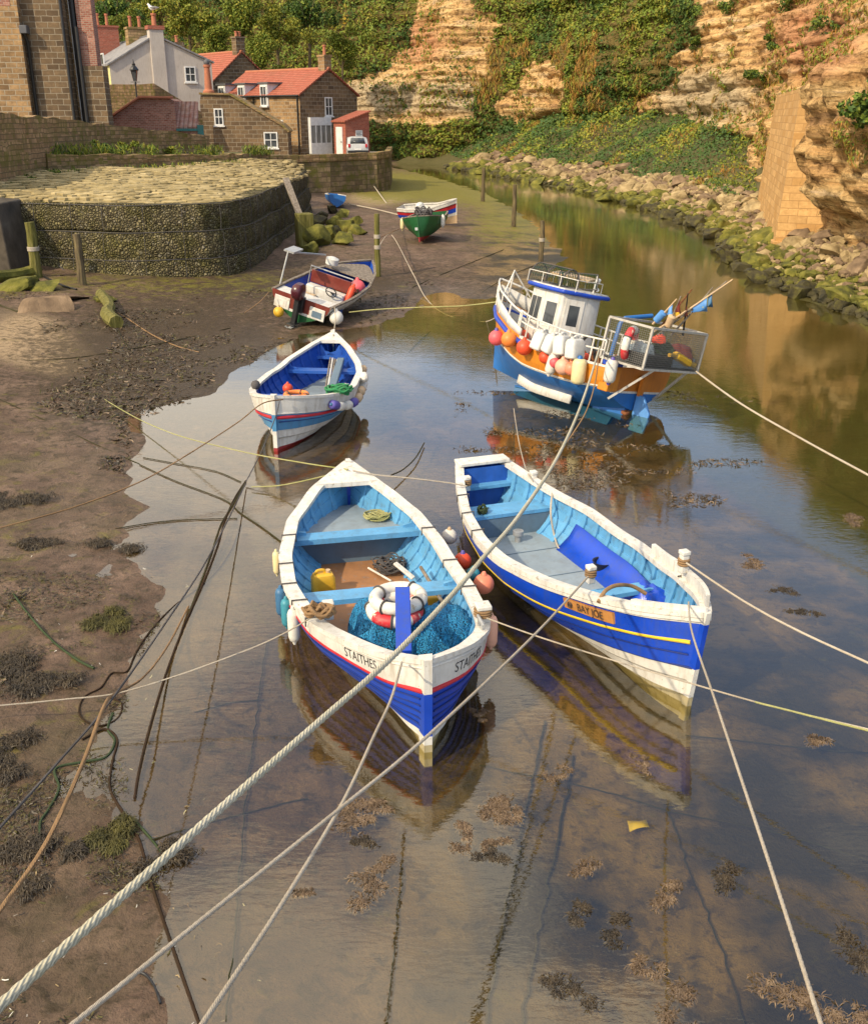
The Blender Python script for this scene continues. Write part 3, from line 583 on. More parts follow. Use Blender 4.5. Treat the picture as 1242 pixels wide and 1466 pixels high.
# ================================================================ walls
M['gab']=None
def gabmat():
    m,nt,b=newmat('gabion stone'); v=coord(nt,'UV'); vr=N(nt,'ShaderNodeTexVoronoi'); vr.inputs['Scale'].default_value=11; vr.inputs['Randomness'].default_value=.9; lk(nt,v,vr.inputs['Vector'])
    ve=N(nt,'ShaderNodeTexVoronoi'); ve.feature='DISTANCE_TO_EDGE'; ve.inputs['Scale'].default_value=11; ve.inputs['Randomness'].default_value=.9; lk(nt,v,ve.inputs['Vector'])
    sep=N(nt,'ShaderNodeSeparateColor'); lk(nt,vr.outputs['Color'],sep.inputs[0])
    col=ramp(nt,sep.outputs[0],[(0.,(.11,.09,.055)),(.4,(.19,.16,.09)),(.8,(.27,.23,.12)),(1.,(.27,.24,.18))])
    n=noise(nt,v,1.2,7,.7); col=mixc(nt,ramp(nt,n,[(.45,0.),(.65,.7)]),col,(.13,.12,.02))
    o=coord(nt); sz=N(nt,'ShaderNodeSeparateXYZ'); lk(nt,o,sz.inputs[0]); n8=noise(nt,o,1.5,6,.7); ad=N(nt,'ShaderNodeMath',operation='ADD'); lk(nt,sz.outputs[2],ad.inputs[0]); lk(nt,n8,ad.inputs[1])
    col=mixc(nt,ramp(nt,ad.outputs[0],[(.62,.85),(1.15,0.)]),col,(.05,.055,.012))
    col=mixc(nt,ramp(nt,ve.outputs[0],[(0.,1.),(.09,0.)]),col,(.02,.018,.01))
    lk(nt,col,b.inputs['Base Color']); b.inputs['Roughness'].default_value=.95; b.inputs['Specular IOR Level'].default_value=.15
    bump(nt,b,ramp(nt,ve.outputs[0],[(0.,0.),(.3,1.)]),1.,.09); M['gab']=m
gabmat()
M['stonewall']=brick('coursed rubble stone',(.28,.17,.085),(.52,.34,.18),(.14,.11,.06),.52,.20,.016,(.06,.045,.03),(.15,.14,.025),stainamt=.5)
M['stonewarm']=brick('warm sandstone blocks',(.17,.10,.05),(.50,.32,.16),(.34,.28,.20),.55,.27,.024,(.07,.05,.03),None,hi=(.48,.29,.13),stainamt=.55)
M['stonedark']=brick('dark sandstone blocks',(.13,.085,.05),(.27,.18,.10),(.30,.25,.18),.62,.29,.020,(.04,.035,.03),None,stainamt=.5)
M['brickred']=brick('red brick',(.30,.10,.065),(.54,.25,.18),(.36,.29,.23),.25,.10,.012,(.09,.045,.035),None,bs=.5,stainamt=.5)
M['bricknew']=brick('bright red brick',(.36,.085,.05),(.48,.14,.09),(.30,.20,.15),.26,.10,.010,(.16,.06,.04),None,bs=.5,stainamt=.35)
M['quaystone']=brick('wet quay stone',(.17,.12,.07),(.36,.26,.15),(.10,.08,.05),.8,.34,.02,(.03,.03,.022),(.12,.12,.015))
M['buttress']=brick('golden dressed stone',(.52,.29,.10),(.70,.43,.18),(.38,.22,.09),.75,.30,.013,(.30,.17,.07),None,bs=.6,stainamt=.35)
M['render']=paint('stained grey render',(.50,.45,.40),.9,.6,(.26,.19,.14),.5,bs=.3)
M['yelrender']=paint('pale yellow render',(.62,.58,.26),.9,.3,(.35,.3,.15),.8)
M['trim']=paint('white window paint',(.72,.72,.70),.45,.2,(.4,.36,.3),4)
M['slate']=mottle('grey roof slate',[(.3,(.14,.14,.15)),(.6,(.26,.25,.25)),(.8,(.33,.32,.30))],3,.7,.5,8,.03)
M['lead']=paint('dull lead',(.10,.10,.11),.6,.3,(.05,.05,.05),3)
M['curtain']=mottle('curtained glass',[(.3,(.10,.10,.09)),(.6,(.30,.30,.27)),(.8,(.42,.41,.37))],2.2,.25,.1,6,.01,sc=(6,6,.4))
M['terracotta']=paint('terracotta',(.42,.15,.08),.8,.5,(.15,.09,.06),5,streak=False)
M['concrete']=mottle('dark wet concrete',[(.3,(.035,.028,.02)),(.6,(.09,.072,.052)),(.8,(.14,.115,.085))],1.5,.8,.5,8,.03)
M['paving']=mottle('quay paving',[(.3,(.20,.16,.11)),(.6,(.33,.27,.19)),(.8,(.40,.33,.24))],1.2,.9,.5,6,.03)
M['cob']=mottle('pale paving stone',[(.3,(.15,.115,.05)),(.5,(.31,.24,.11)),(.7,(.46,.37,.20))],1.4,.9,.6,7,.05)
M['cobgap']=mottle('soil between stones',[(.3,(.04,.04,.015)),(.6,(.12,.11,.03))],2.)
M['timber']=mottle('tarred timber',[(.3,(.035,.028,.015)),(.5,(.12,.09,.05)),(.7,(.20,.16,.07))],3.,.85,.7,8,.03,sc=(4,4,.5))
M['mosstimber']=mottle('green algae timber',[(.3,(.06,.055,.015)),(.5,(.13,.12,.025)),(.7,(.22,.19,.07))],3.,.85,.7,8,.03,sc=(4,4,.5))
def tilem(name,c1,c2,pitch=.24):
    m,nt,b=newmat(name); v=coord(nt,'UV'); n=noise(nt,v,3,7,.65); n2=noise(nt,v,.5,4,.6)
    col=mixc(nt,ramp(nt,n,[(.3,0.),(.7,1.)]),c1,c2); col=mixc(nt,ramp(nt,n2,[(.5,0.),(.7,.35)]),col,(.17,.12,.07))
    w=N(nt,'ShaderNodeTexWave'); w.bands_direction='X'; w.inputs['Scale'].default_value=1/pitch/3.18; lk(nt,v,w.inputs['Vector'])
    w2=N(nt,'ShaderNodeTexWave'); w2.bands_direction='Y'; w2.wave_profile='SAW'; w2.inputs['Scale'].default_value=1/.33/3.18; lk(nt,v,w2.inputs['Vector'])
    col=mixc(nt,ramp(nt,w.outputs['Fac'],[(0.,.65),(.35,0.)]),col,dk(c1,.35)); col=mixc(nt,ramp(nt,w2.outputs['Fac'],[(0.,.5),(.14,0.)]),col,dk(c1,.4))
    lk(nt,col,b.inputs['Base Color']); b.inputs['Roughness'].default_value=.85; b.inputs['Specular IOR Level'].default_value=.2
    q=bump(nt,b,w.outputs['Fac'],.8,.06); bump(nt,b,w2.outputs['Fac'],.5,.03,q); return m
M['pantile']=tilem('red pantiles',(.32,.085,.05),(.44,.155,.105)); M['pantileold']=tilem('old mixed pantiles',(.25,.09,.06),(.36,.28,.25),.28)
def wallstrip(name,path,z0s,z1s,th,mat,lab,cat,cap=None,jit=.05,n=26,capm=None):
    """a wall along a plan path with a slightly uneven face and top"""
    pts=[];L=len(path)-1
    for k in range(L*n+1):
        t=k/n;i=min(int(t),L-1);f=t-i; a,b=Vector(path[i]),Vector(path[i+1]); pts.append((a.lerp(b,f),z0s[i]+(z0s[i+1]-z0s[i])*f,z1s[i]+(z1s[i+1]-z1s[i])*f,(b-a).normalized()))
    rows=[];nz=12
    for p,z0,z1,d in pts:
        nr=Vector((d.y,-d.x)); 
        if nr.dot(-p)<0: nr=-nr
        top=z1+jit*1.2*float(vnoise(p.x*1.3,p.y*1.3)); col=[]
        for q in range(nz+1):
            z=z0+(top-z0)*q/nz; o=jit*float(vnoise(p.x*2.1+7,p.y*2.1,z*2.1)); col.append((p.x+nr.x*o,p.y+nr.y*o,z))
        col.append((p.x-nr.x*th,p.y-nr.y*th,top)); col.append((p.x-nr.x*th,p.y-nr.y*th,z0)); rows.append(col)
    m=MB(); m.grid(rows); nn=len(rows[0]); m.add(rows[0],[tuple(range(nn))]); m.add(rows[-1],[tuple(range(nn))])
    o=m.build(name,mat,uv=True,smooth=40); label(o,lab,cat)
    if cap:
        c=MB(); 
        for (p,z0,z1,d) in pts[:-1:max(1,n//9)]:
            a=p+d*.0; e=p+d*(.5+.2*random.random()); nr=Vector((d.y,-d.x)); nr=nr if nr.dot(-p)>0 else -nr
            A=a+nr*.06; B=e+nr*.06; C_=e-nr*(th+.05); D=a-nr*(th+.05); zt=z1+jit; c.prism([(A.x,A.y),(B.x,B.y),(C_.x,C_.y),(D.x,D.y)],zt+.05*random.random(),zt+.12+.06*random.random())
        off=o.location; 
        for v in c.v: v-=off
        c.build('coping',capm or 'rk_moss',o,bevel=.02)
    return o
def xy(px,Y,z=5.6): 
    q=Q(px,168,Y); return (q.x,Y)
# gabion wall: plan path from its left end round to the slipway
gp=[P(-20,396,.15),P(200,408,.15),P(338,404,.15)]
gpath=[Vector((p.x,p.y)) for p in gp]+[Vector((-6.7,48.5)),Vector((-7.2,59.5))]
gs=[Vector((*gpath[min(int(k/30),3)].lerp(gpath[min(int(k/30),3)+1],k/30-min(int(k/30),3)),0)) for k in range(121)]; gs=[gs[0]]+[(gs[max(i-9,0)]+gs[max(i-5,0)]+gs[max(i-2,0)]+gs[i]+gs[min(i+2,120)]+gs[min(i+5,120)]+gs[min(i+9,120)])/7 if 9<i<111 else gs[i] for i in range(1,121)]; gtop=2.82
def gabion():
    root=thing('gabion_wall','long stone filled wire gabion wall curving along the mud below the paved slope','gabion wall',(gs[40].x,gs[40].y,0))
    O=Vector(root.location)
    hs=[(-.4,1.0),(1.0,1.92),(1.92,gtop)]; nn=len(gs); acc=[0]
    for i in range(1,nn): acc.append(acc[-1]+(gs[i]-gs[i-1]).length)
    for ci,(z0,z1) in enumerate(hs):
        m=MB(); rows=[];uvr=[]; step=.10*(2-ci)
        for i,p in enumerate(gs):
            d=(gs[min(i+1,nn-1)]-gs[max(i-1,0)]).normalized(); o=Vector((d.y,-d.x,0)); col=[];uc=[]
            for q in range(9):
                f=q/8; bul=.07*math.sin(math.pi*f)+.05*float(vnoise(acc[i]*1.4,f*2+ci*5)); z=z0+(z1-z0)*f-.05*float(vnoise(acc[i]*.5,ci*3.3))*(q in(0,8)); c=p+o*(step+bul); col.append(Vector((c.x,c.y,z))-O);uc.append((acc[i],z+ci*9))
            c=p-o*.9; col.append(Vector((c.x,c.y,z1))-O); uc.append((acc[i],z1+1+ci*9)); rows.append(col);uvr+=uc
        n=len(rows[0]); m.add([p for r in rows for p in r],[(i*n+j,i*n+j+1,(i+1)*n+j+1,(i+1)*n+j) for i in range(nn-1) for j in range(n-1)],0,None,uvr)
        m.build('gabion_course','gab',root)
    w=MB()
    for zi,st in((1.0,.24),(1.92,.14),(gtop,.06)):
        pts=[];
        for i,p in enumerate(gs):
            d=(gs[min(i+1,nn-1)]-gs[max(i-1,0)]).normalized(); o=Vector((d.y,-d.x,0)); pts.append(p+o*st+Vector((0,0,zi-.01-.05*float(vnoise(acc[i]*.5,3.3))))-O)
        w.tube(pts,.014,5)
    tt=0
    while tt<acc[-1]:
        i=min(range(nn),key=lambda q:abs(acc[q]-tt)); p=gs[i]; d=(gs[min(i+1,nn-1)]-gs[max(i-1,0)]).normalized(); o=Vector((d.y,-d.x,0))
        for z0,z1,st in((-.2,.98,.29),(1.03,1.9,.19),(1.94,gtop,.10)):
            w.tube([p+o*st+Vector((0,0,z0))-O,p+o*(st+.04)+Vector((0,0,(z0+z1)/2))-O,p+o*st+Vector((0,0,z1))-O],.010,4)
        tt+=1.35
    w.build('seam_wire','rgrey',root)
gabion()
def paving():
    # sloping stone pitched apron behind the gabion
    back=[Vector((-19.5,42.5)),Vector((-15.8,46.6)),Vector((-13.2,51.5)),Vector((-10.6,57)),Vector((-8.2,60.5))]
    def edge(t): i=t*(len(gs)-1); k=min(int(i),len(gs)-2); return gs[k].lerp(gs[k+1],i-k)
    def bk(t): i=t*(len(back)-1); k=min(int(i),len(back)-2); return back[k].lerp(back[k+1],i-k)
    def pt(t,s):
        a=edge(t);b=bk(t); p=Vector((a.x,a.y)).lerp(b,s); return Vector((p.x,p.y,gtop-.06+.62*s**.8+.14*float(vnoise(p.x*.4,p.y*.4))))
    base=MB(); base.grid([[pt(t/40,s/14)-Vector((0,0,.05)) for s in range(-0,15)] for t in range(41)]); o=base.build('apron_bed','cobgap',kind='structure')
    g=random.Random(4); m=MB(); t=0
    while t<1:
        wt=.60/36; s=.035+.03*g.random()
        L=(edge(t)-Vector((*bk(t),0))).length
        while s<1:
            p=pt(min(t+g.uniform(-.3,.3)*wt,1),s); a=g.uniform(-1.2,1.2); lx=g.uniform(.20,.40);ly=g.uniform(.20,.36); k=g.randint(5,7); ring=[]
            for j in range(k):
                A=6.283*j/k+g.uniform(-.25,.25); ring.append((math.cos(A)*lx*g.uniform(.85,1.1),math.sin(A)*ly*g.uniform(.85,1.1)))
            c_,s_=math.cos(a),math.sin(a); h=g.uniform(.02,.07); vs=[]
            for sc,z in((1,-.08),(1,h*.5),(.8,h)):
                for x,y in ring: vs.append((p.x+(x*c_-y*s_)*sc,p.y+(x*s_+y*c_)*sc,p.z+z))
            m.add(vs,[(q*k+j,q*k+(j+1)%k,(q+1)*k+(j+1)%k,(q+1)*k+j) for q in range(2) for j in range(k)]+[tuple(range(2*k,3*k))])
            s+=.60/max(L,1)*g.uniform(.85,1.2)
        t+=wt*g.uniform(.9,1.2)
    o=m.build('stone_pitching','cob',smooth=25); label(o,'pale yellow irregular stone paving sloping behind the gabion wall','stone paving')
paving()
UP=[Vector(xy(-70,38)),Vector(xy(-10,41)),Vector(xy(60,46.5)),Vector(xy(150,54)),Vector(xy(297,61))]
wallstrip('retaining_wall',UP,[1.5]*3+[2,2.4],[5.9,5.75,5.6,5.25,4.6],.5,'stonewall','tall brown stone retaining wall running down from the left edge below the brick shed','wall',jit=.07)
LWp=[Vector((-16.9,46.2)),Vector((-13.6,51.3)),Vector((-10.9,56.6)),Vector((-9.6,62)),]
wallstrip('terrace_wall',LWp,[2.3]*4,[4.05,3.9,3.75,3.6],.6,'stonewall','low mossy stone terrace wall between the paved slope and the retaining wall','wall',jit=.07)
MB().add([(-22,43,3.5),(-16.9,46.3,3.9),(-13.6,51.5,3.8),(-10.9,56.8,3.65),(-9.6,62.2,3.55),(-12.5,66,3.6),(-19,57,3.6),(-26,46,3.6)],[tuple(range(8))]).build('terrace_earth','cobgap',kind='structure')
# concrete ramp at the far left
rp=MB(); b=P(24,420,.0);t=Q(-4,292,b.y+.3); rp.add([(b.x-5,b.y,-.3),(b.x,b.y,-.3),(t.x,t.y,t.z),(b.x-5,b.y+.3,t.z+.3),(b.x-5,b.y+3,-.3),(b.x+.1,b.y+2.2,-.3),(t.x,t.y+2.2,t.z),(b.x-5,b.y+3,t.z+.3)],[(0,1,2,3),(1,5,6,2),(5,4,7,6),(3,2,6,7),(4,0,3,7)]).build('concrete_ramp','concrete',bevel=.05,tag=('dark grey sloping concrete wall at the left edge beside the gabion','wall'))
# quay
QZ=2.75
qa=Vector(xy(330,70));qb=Vector(xy(470,74.5));qc=Vector(xy(534,77.5));qd=Vector(xy(557,82));qe=Vector(xy(560,95))
pts=[(qa.x,qa.y),(qb.x,qb.y),(qc.x-.5,qc.y),(qc.x+.2,qc.y+.4),(qd.x,qd.y),(qe.x,qe.y),(-34,108),(-30,72)]
m=MB(); nl=10; sec=[]
for zz,f in((-.5,1.02),(.4,1.012),(QZ-.02,1.)):
    sec.append([(x*1.0+(0.25*(1.02-f)*0),y-(f-1)*14 if k<5 else y,zz) for k,(x,y) in enumerate(pts)])
m.add([p for s in sec for p in s],[(i*8+j,i*8+(j+1)%8,(i+1)*8+(j+1)%8,(i+1)*8+j) for i in range(2) for j in range(8)])
q=m.build('quay_wall','quaystone',uv=True,smooth=0); label(q,'weathered stone quay wall with dark seaweed foot under the car','quay')
MB().add([(x,y,QZ) for x,y in pts],[tuple(range(8))]).build('quay_paving','paving',kind='structure')
m=MB()
for i in range(5):
    a=Vector(pts[i]);b=Vector(pts[i+1]);L=(b-a).length;d=(b-a)/L;k=int(L/.9)+1
    for j in range(k):
        p=a+d*(L*j/k);e=a+d*(L*(j+.96)/k);n_=Vector((d.y,-d.x)); m.prism([tuple(p+n_*.07),tuple(e+n_*.07),tuple(e-n_*.38),tuple(p-n_*.38)],QZ-.04,QZ+.42+.05*random.random())
m.build('quay_coping','stonewall',uv=True,bevel=.02,tag=('worn coping stones along the top edge of the quay','coping'))
# slipway between gabion and quay
sp=[GP(470,268),GP(560,292),GP(600,268),GP(520,256)]
# golden buttress
A0=Vector((14.3,43.4));A1=Vector((18.0,58.5));A2=Vector((17.6,41.9));m=MB()
def bat(p,k): return Vector((p.x+k,p.y+k*.25))
rows=[]
for z in (-.3,.7,.72,2,3.5,5,6.7):
    k=max(0,(z-.71))*.07+(.12 if z>.71 else 0); rows.append([(A1.x+k,A1.y,z),(A0.x+k,A0.y+k*.5,z),(A2.x+k*.4,A2.y+k*1.1,z)])
rows.append([(A1.x+3,A1.y,6.9),(A0.x+4,A0.y+5,6.9),(A2.x+3,A2.y+4,6.9)])
# subdivide sideways
rr=[]
for r in rows:
    o=[]
    for i in range(2):
        for j in range(8): o.append(Vector(r[i]).lerp(Vector(r[i+1]),j/8))
    rr.append(o+[Vector(r[2])])
m.grid(rr); m.build('stone_buttress','buttress',uv=True,smooth=0,tag=('golden dressed stone buttress built against the right-hand cliff','buttress'))
# ================================================================ buildings
def window(par,o,t,w,h,style='sash',frame='trim',proud=.06,nm='window'):
    """o: lower left corner, t: unit tangent (plan), outward normal is to the right of t"""
    o=Vector(o);t=Vector((t[0],t[1],0)).normalized();n=Vector((t.y,-t.x,0)); u=Vector((0,0,1)); T=Matrix(((t.x,n.x,0,o.x),(t.y,n.y,0,o.y),(0,0,1,o.z),(0,0,0,1)))
    fw=.085; m=MB(); m.box((0,-.02,0),(fw,proud,h),0,T).box((w-fw,-.02,0),(w,proud,h),0,T).box((fw,-.02,0),(w-fw,proud,fw),0,T).box((fw,-.02,h-fw),(w-fw,proud,h),0,T)
    m.box((-.08,-.02,-.1),(w+.08,proud+.07,-.002),0,T)
    if style!='plain':
        nx_,nz_={'sash':(2,2),'four':(2,2),'wide':(4,1),'pane':(1,2)}[style]
        for i in range(1,nx_): x=w*i/nx_; m.box((x-.025,-.02,fw),(x+.025,proud-.015,h-fw),0,T)
        for i in range(1,nz_): z=h*i/nz_; m.box((fw,-.02,z-.03),(w-fw,proud-.01,z+.03),0,T)
    f=m.build(nm,frame,par); g=MB().box((fw*.5,-.03,fw*.5),(w-fw*.5,.012,h-fw*.5),0,T).build('pane','glass',f,smooth=0); return f
def pot(par,x,y,z,h=.6,r=.14,mat='terracotta'):
    MB().lathe([(r,0),(r*.9,h*.1),(r*.8,h*.8),(r*1.05,h*.84),(r*1.05,h),(r*.7,h)],10,0,Matrix.Translation((x,y,z))).build('chimney_pot',mat,par)
def gable(name,lab,corner,zb,ang,w,l,eave,ridge,mats,roofmat,over=.18,apex=.5,eaveR=None,sidem=None,cat='house'):
    """gable end along local x from the corner, house length along local y"""
    root=thing(name,lab,cat,(corner[0],corner[1],zb),ang); e2=eaveR if eaveR is not None else eave; ax=w*apex
    m=MB(); m.add([(0,0,-.5),(w,0,-.5),(w,0,e2),(ax,0,ridge),(0,0,eave)],[(0,1,2,3,4)]); m.add([(0,l,-.5),(w,l,-.5),(w,l,e2),(ax,l,ridge),(0,l,eave)],[(4,3,2,1,0)])
    m.add([(0,0,-.5),(0,0,eave),(0,l,eave),(0,l,-.5)],[(0,1,2,3)],1); m.add([(w,0,-.5),(w,l,-.5),(w,l,e2),(w,0,e2)],[(0,1,2,3)],1)
    m.build('wall',[mats,sidem or mats],root,uv=True,smooth=0)
    r=MB(); th=.12
    for (x0,z0) in((0,eave),(w,e2)):
        dx=-over if x0==0 else over; sl=(ridge-z0)/(ax-x0); xa=x0+dx; za=z0+dx*sl
        P_=[(xa,-over,za),(ax,-over,ridge),(ax,l+over,ridge),(xa,l+over,za)]; r.add([(x,y,z+.02) for x,y,z in P_]+[(x,y,z+.02+th) for x,y,z in P_],[(4,5,6,7),(3,2,1,0),(0,1,5,4),(1,2,6,5),(2,3,7,6),(3,0,4,7)])
    r.build('roof',roofmat,root,uv=True,smooth=0); MB().tube([(ax,-over,ridge+.10),(ax,l+over,ridge+.10)],.12,8).build('ridge_tile','terracotta' if 'tile' in str(roofmat) else 'lead',root)
    return root
def chimney(par,x0,y0,x1,y1,z0,z1,mat,pots=((.5,.5),),ph=.6):
    m=MB().box((x0,y0,z0),(x1,y1,z1)).box((x0-.07,y0-.07,z1),(x1+.07,y1+.07,z1+.14)); c=m.build('chimney',mat,par,uv=True,smooth=0)
    for a,b in pots: pot(c,x0+(x1-x0)*a,y0+(y1-y0)*b,z1+.13,ph)
    return c
# stone cottage with red roof on the quay
c0=xy(430,84); H=gable('stone_cottage','stone cottage with red pantile roof and dormers beside the quay',c0,QZ,R(48),6.2,10.2,4.5,6.35,'stonedark','pantile',sidem='stonewarm')  # dark gable, warm long wall: shade and sun put into the stone colours
chimney(H,2.75,.02,3.5,.75,6.0,7.3,'stonewarm',((.5,.5),),.75)
window(H,(2.6,-.005,2.95),(1,0),.8,1.4,'four')
sh=MB(); sh.box((.75,-.32,.1),(3.0,-.002,.95)).box((.75,-.32,2.25),(3.0,-.002,2.85)).box((.75,-.30,.95),(.83,0,2.25)).box((2.92,-.30,.95),(3.0,0,2.25))
for x in(1.32,1.86,2.4): sh.box((x-.04,-.31,.95),(x+.04,-.2,2.25))
b=sh.build('shop_window','trim',H); MB().box((.83,-.25,.95),(2.92,-.2,2.25)).build('pane','curtain',b,smooth=0)
for y,z,w,h in((2.1,.55,1.0,2.1),(8.6,.4,.9,1.5)): window(H,(-.005,y+w,z),(0,-1),w,h,'pane')
for y in(3.7,6.6,9.2):
    d=MB(); d.box((-.12,y,3.6),(1.5,y+.95,5.35)); dm=d.build('dormer','trim',H); MB().box((-.22,y-.2,5.351),(1.9,y+1.15,5.47)).build('dormer_roof','lead',dm,smooth=0); window(H,(-.13,y+.88,3.7),(0,-1),.8,1.5,'four')
dp=MB().tube([(-.1,.2,0),(-.1,.2,4.4)],.06,6).tube([(-.1,5.6,0),(-.1,5.6,4.4)],.05,6).tube([(-.2,-.1,4.42),(-.2,10.2,4.42)],.07,6).build('drainpipe','black',H)
# brick lean-to and the parked car
L=thing('brick_outhouse','bright red brick outhouse with white door and pantile roof','outhouse',(xy(494,83.2)[0],83.2,QZ),R(40))
m=MB(); m.add([(0,0,-.3),(2.3,0,-.3),(2.3,0,3.2),(0,0,2.5)],[(0,1,2,3)]); m.add([(0,1.6,-.3),(0,1.6,2.5),(2.3,1.6,3.2),(2.3,1.6,-.3)],[(0,1,2,3)]); m.add([(0,0,-.3),(0,0,2.5),(0,1.6,2.5),(0,1.6,-.3)],[(0,1,2,3)]); m.add([(2.3,0,-.3),(2.3,1.6,-.3),(2.3,1.6,3.2),(2.3,0,3.2)],[(0,1,2,3)])
m.build('wall','bricknew',L,uv=True,smooth=0)
m=MB(); m.add([(-.15,-.15,2.49),(2.4,-.15,3.25),(2.4,1.75,3.25),(-.15,1.75,2.49),(-.15,-.15,2.6),(2.4,-.15,3.36),(2.4,1.75,3.36),(-.15,1.75,2.6)],[(4,5,6,7),(3,2,1,0),(0,1,5,4),(1,2,6,5),(2,3,7,6),(3,0,4,7)]).build('roof','pantile',L,uv=True,smooth=0)
dr=MB().box((-.06,.4,.02),(.02,1.25,2.15)).build('door','trim',L); MB().ball((-.09,.5,1.05),.05).build('handle','black',dr)
m=MB().box((.95,-.04,1.3),(1.6,.02,1.9)); sg=m.build('notice_board','trim',L)
m=MB(); 
for k in range(5): m.box((1.02,-.045,1.36+k*.1),(1.53-.1*(k%2),-.0405,1.395+k*.1))
m.build('lettering','letter',sg,smooth=0)
def car():
    p=xy(511,81.8); root=thing('parked_car','small silver hatchback parked on the quay in front of the brick outhouse','car',(p[0],p[1],QZ),R(8))
    prof=[(-.0,.25),(0,.85),(.08,.95),(.35,1.42),(.9,1.5),(1.9,1.47),(2.6,1.0),(3.5,.85),(3.75,.6),(3.75,.25)]
    m=MB(); rows=[]
    for i,x in enumerate(np.linspace(-.82,.82,13)):
        k=abs(x)/.82; rows.append([(x*(1-.16*max(0,z-.9)),y+.1*k**4*(1 if y<1 else -1),.25+(z-.25)*(1-.10*k**3)) for y,z in prof])
    m.grid(rows); m.add(rows[0],[tuple(range(10))]); m.add(rows[-1],[tuple(range(10))[::-1]]); m.build('body','carpaint',root,smooth=50)
    m=MB().add([(-.58,.10,.96),(.58,.10,.96),(.50,.33,1.36),(-.50,.33,1.36)],[(0,1,2,3)]).build('rear_window','glass',root,solid=.03)
    for s in(-1,1):
        MB().add([(s*.83,.5,.95),(s*.83,2.3,.95),(s*.74,1.8,1.36),(s*.74,.6,1.36)],[(0,1,2,3)]).build('side_window','glass',root,solid=.03); MB().box((s*.66-.09,-.03,.7),(s*.66+.09,.05,.95)).build('tail_light','red',root,bevel=.02)
        for y in(.65,3.0): w=MB().lathe([(.1,-.1),(.29,-.1),(.31,-.05),(.31,.05),(.29,.1),(.1,.1)],18,0,Matrix.Translation((s*.74,y,.3))@Matrix.Rotation(R(90),4,'Y')).build('wheel','black',root); MB().lathe([(.02,-.11),(.18,-.11),(.18,.11),(.02,.11)],14,0,Matrix.Translation((s*.74,y,.3))@Matrix.Rotation(R(90),4,'Y')).build('rim','metal',w)
    MB().box((-.26,-.03,.5),(.26,.01,.61)).build('number_plate','trim',root); MB().box((-.8,-.08,.3),(.8,.05,.48)).build('bumper','black',root,bevel=.03)
M['carpaint']=paint('silver car paint',(.46,.47,.47),.25,.1,(.2,.2,.2),3); car()
# house behind with red roof
c1=xy(306,97); H2=gable('rear_house','tall dark stone house with red roof and skylight behind the cottage',c1,QZ,R(42),6.6,11,5.7,8.3,'stonedark','pantile'); chimney(H2,2.9,.05,3.8,.8,7.9,9.5,'stonedark',((.3,.5),(.7,.5)),.45)
m=MB(); sl=2.6/3.3; m.add([(1.0,3,5.7+sl*1.0+.16),(1.9,3,5.7+sl*1.9+.16),(1.9,3.8,5.7+sl*1.9+.16),(1.0,3.8,5.7+sl*1.0+.16)],[(0,1,2,3)]).build('skylight','trim',H2,solid=.06)
# big rendered house
c2=xy(165,80); H3=gable('rendered_house','large stained grey rendered house with yellow side wall and big gable facing the creek',c2,QZ,R(29),7.7,16,6.45,8.45,'render','slate',sidem='yelrender',apex=.46,eaveR=6.75)
ch=MB().box((3.1,-.22,3.2),(4.15,.5,8.9)).build('chimney','render',H3,bevel=.02); MB().box((3.0,-.3,8.9),(4.25,.58,9.16)).build('chimney_cap','bricknew',ch,uv=True); pot(ch,3.6,.1,9.14,.85,.2,'terracotta')
window(H3,(5.55,-.005,5.35),(1,0),.85,1.1,'four')
for y,z in((1.5,5.3),(1.5,1.6)): window(H3,(-.005,y+1.2,z),(0,-1),1.2,2.0,'pane')
chimney(H3,2.6,4.2,4.0,5.2,7.4,9.2,'stonewall',((.25,.5),(.75,.5)),.8); chimney(H3,1.2,9.0,3.0,10.2,7.0,9.6,'bricknew',((.2,.5),(.6,.5)),.9)
c=MB().box((5.6,3.0,7.3),(6.6,3.9,8.3)).build('chimney','stonedark',H3,uv=True); pot(c,6.1,3.4,8.3,.5)
# sloping stone wall building in front
c3=xy(288,78); root=thing('stone_outbuilding','stone outbuilding with sloping wall top and two small white windows','outbuilding',(c3[0],c3[1],QZ),R(3))
pl=[(0,-.6),(6.2,-.6),(6.2,1.9),(5.9,2.2),(2.2,4.3),(.1,4.35),(0,3.9)]; m=MB(); m.add([(x,0,z) for x,z in pl]+[(x,3.2,z) for x,z in pl],[tuple(range(7)),tuple(range(13,6,-1))]+[(i,(i+1)%7,7+(i+1)%7,7+i) for i in range(7)]); m.build('wall','stonedark',root,uv=True,smooth=0)
m=MB(); 
for a,b in(((6.3,1.85),(5.85,2.3)),((5.85,2.3),(2.2,4.38)),((2.2,4.38),(0,4.43))): m.bar((a[0],1.6,a[1]+.02),(b[0],1.6,b[1]+.02),3.5,.14,0,(0,1,0) if False else (0,0,1))
m.build('roof','stonewall',root,uv=True); window(root,(.95,-.005,2.3),(1,0),.65,1.15,'four'); window(root,(4.45,-.005,.75),(1,0),1.0,1.1,'four')
c=MB().lathe([(.42,0),(.42,1.3),(.28,1.45),(.2,2.9),(.26,2.95),(.26,3.1),(.18,3.1)],12,0,Matrix.Translation((.35,2.2,3.35))).build('chimney','terracotta',root); MB().ball((.35,2.2,6.6),.22,10).build('cowl','lead',c)
